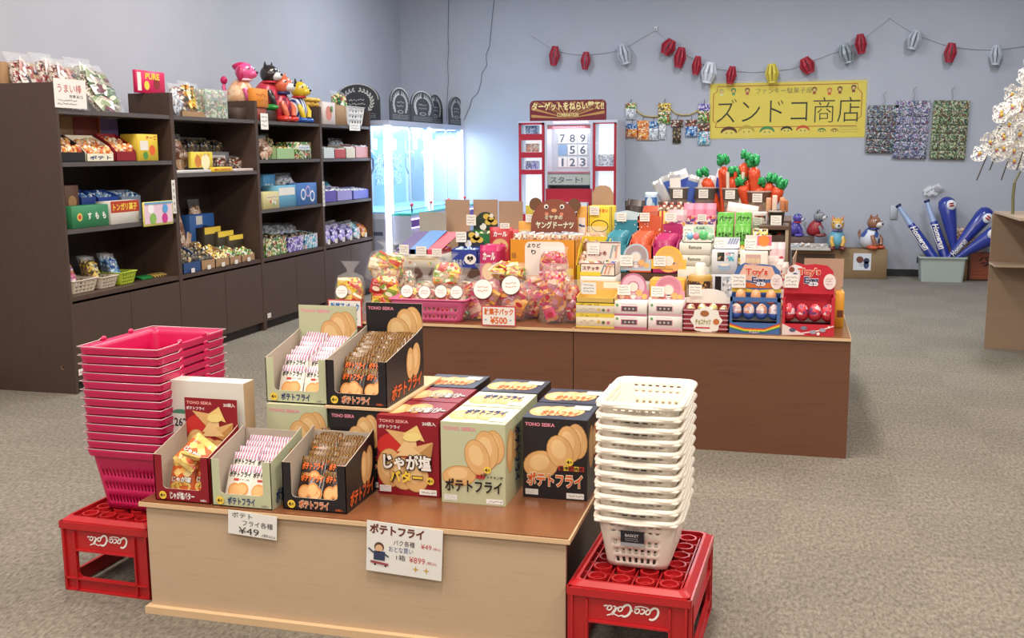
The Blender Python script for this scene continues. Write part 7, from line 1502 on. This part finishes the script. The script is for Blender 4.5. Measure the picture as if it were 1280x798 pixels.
for k, (dx, h, tl) in enumerate(((-.11, .38, -26), (-.045, .44, -6), (.06, .47, 8), (.0, .36, 2), (.10, .34, 14))): carrot(b3[0]+dx*.5, 6.87+.02*(k % 3), Z3+.02, h-.055, tl, ('far left leaning', 'tall middle left', 'tallest right', 'short middle', 'short right')[k]+' carrot shaped pack with green tuft in the third bucket', 'carrot shaped packs')
for k in range(4): o = MB().tube([(0, 0, 0), (0, 0, .25)], .011, [REDO, mat('e8dcd0', .3)][k % 2], 8).build('candy_stick', None, (b3[0]-.05+.034*k, 6.83, Z3+.05)); o.rotation_euler = (0, -.1+.06*k, 0); tag(o, 'red orange candy stick in front of the carrot packs', 'sweet', 'candy sticks in the third bucket')
for k, (dx, h, tl) in enumerate(((-.09, .27, -14), (-.02, .40, -4), (.05, .28, 10), (.10, .26, 20), (0, .25, 0))): carrot(b4[0]+dx*.6, 6.83+.02*(k % 3), Z3+.02, h-.02, tl, ('left', 'tallest', 'right middle', 'far right leaning', 'short front')[k]+' red pack with dark green tuft in the rightmost bucket', 'dark tufted packs')
# small rack with black bucket
x, w, _ = G(949, 283, 986, 6.12); zr = U(965, 283, y=6.12).z; t = empty('small_rack', (x, 6.12, Z2_), 'small wooden rack at the right end carrying a black bucket', 'rack'); 
MB().box(-w/2, 0, zr-Z2_-.018, w/2, .3, zr-Z2_, RW).build('rack_top', t)
for sx in (-1, 1):
    for yy in (.005, .275): MB().box(sx*(w/2-.009)-.009, yy, 0, sx*(w/2-.009)+.009, yy+.018, zr-Z2_-.018, mat('a89880')).build('leg', t)
MB().box(-w/2+.02, .01, (zr-Z2_)*.5, w/2-.02, .27, (zr-Z2_)*.5+.012, RW).build('rack_shelf', t)
x2, w2, zt = G(959, 263, 982, 6.2); t2 = empty('black_bucket', (x2, 6.2+w2/2, zr+.001), 'dark lidded bucket with tan sticks on the small rack', 'bucket'); MB().lathe([(w2*.4, 0), (w2*.46, zt-zr-.01), (w2*.5, zt-zr-.008), (w2*.5, zt-zr)], mat('38332f', .35), 24).build('bucket_body', t2); MB().lathe([(w2*.51, zt-zr-.012), (w2*.51, zt-zr-.002), (w2*.48, zt-zr-.001)], mat('b0aca4', .4), 24).build('rim', t2); tag_card(Vector((x2, 6.2+w2*.02, zt-.085)), 'white price card on the black bucket', .06, .055, 0, 0, None)
for k in range(7): a = k*.9; tag(MB().rbox(-.014, -.01, 0, .014, .01, .07+.012*(k % 3), .005, mat(('b8764a', 'd8a07a', 'e0c8b8')[k % 3], .5)).build('tan_stick', None, (x2+cos(a)*.05, 6.2+w2/2+sin(a)*.04, zt-.012)), 'tan wrapped stick in the black bucket', 'sweet', 'tan sticks in the black bucket')
zm = Z2_+(zr-Z2_)*.5+.013
gopen(953, 290, 982, 6.14, zm, .16, mat('4a3a30'), PM['choc'], 'dark tray of packs inside the small rack', lip=.8, seed=3)
for k in range(2): gpack(962+9*k, 303, 973+9*k, 6.02, Z2_-.195, PM['pink'], mat('e8c8cc', .3), ('left', 'right')[k]+' pink pack standing below the small rack', group=None)
for k in range(3): gpack(960+8*k, 320+4*k, 974+6*k, 5.88, Z1, candy('redwhite', ['b8303a', 'e8dcd8', 'f4eeea', '8a3040', 'e8a86a'], 60), mat('e8d8d4', .3), ('left', 'middle', 'right')[k]+' red and white pack behind the rainbow egg box header', group='red and white packs')
# price cards on the front goods
for (l, tp, r, b, yy, lb) in ((727, 353, 745, 368, 5.258, 'white price card on the golden tray of the left box stack'), (735, 306, 749, 318, 5.66, 'white price card on the candy stick header'), (772, 356, 788, 369, 5.355, 'white price card on the left pink header'), (814, 358, 830, 371, 5.355, 'white price card on the right pink header'), (775, 319, 791, 333, 5.61, 'white price card on the grey round header'), (817, 320, 832, 333, 5.61, 'white price card on the yellow round header'), (861, 356, 877, 370, 5.40, 'white price card above the nut tray'), (854, 283, 867, 300, 5.97, 'tall white price card on the off white header'), (893, 299, 907, 312, 5.85, 'white price card on the blue striped header'), (931, 299, 945, 313, 5.85, 'white price card on the header with the orange circle')): gtag(l, tp, r, b, yy, lb)
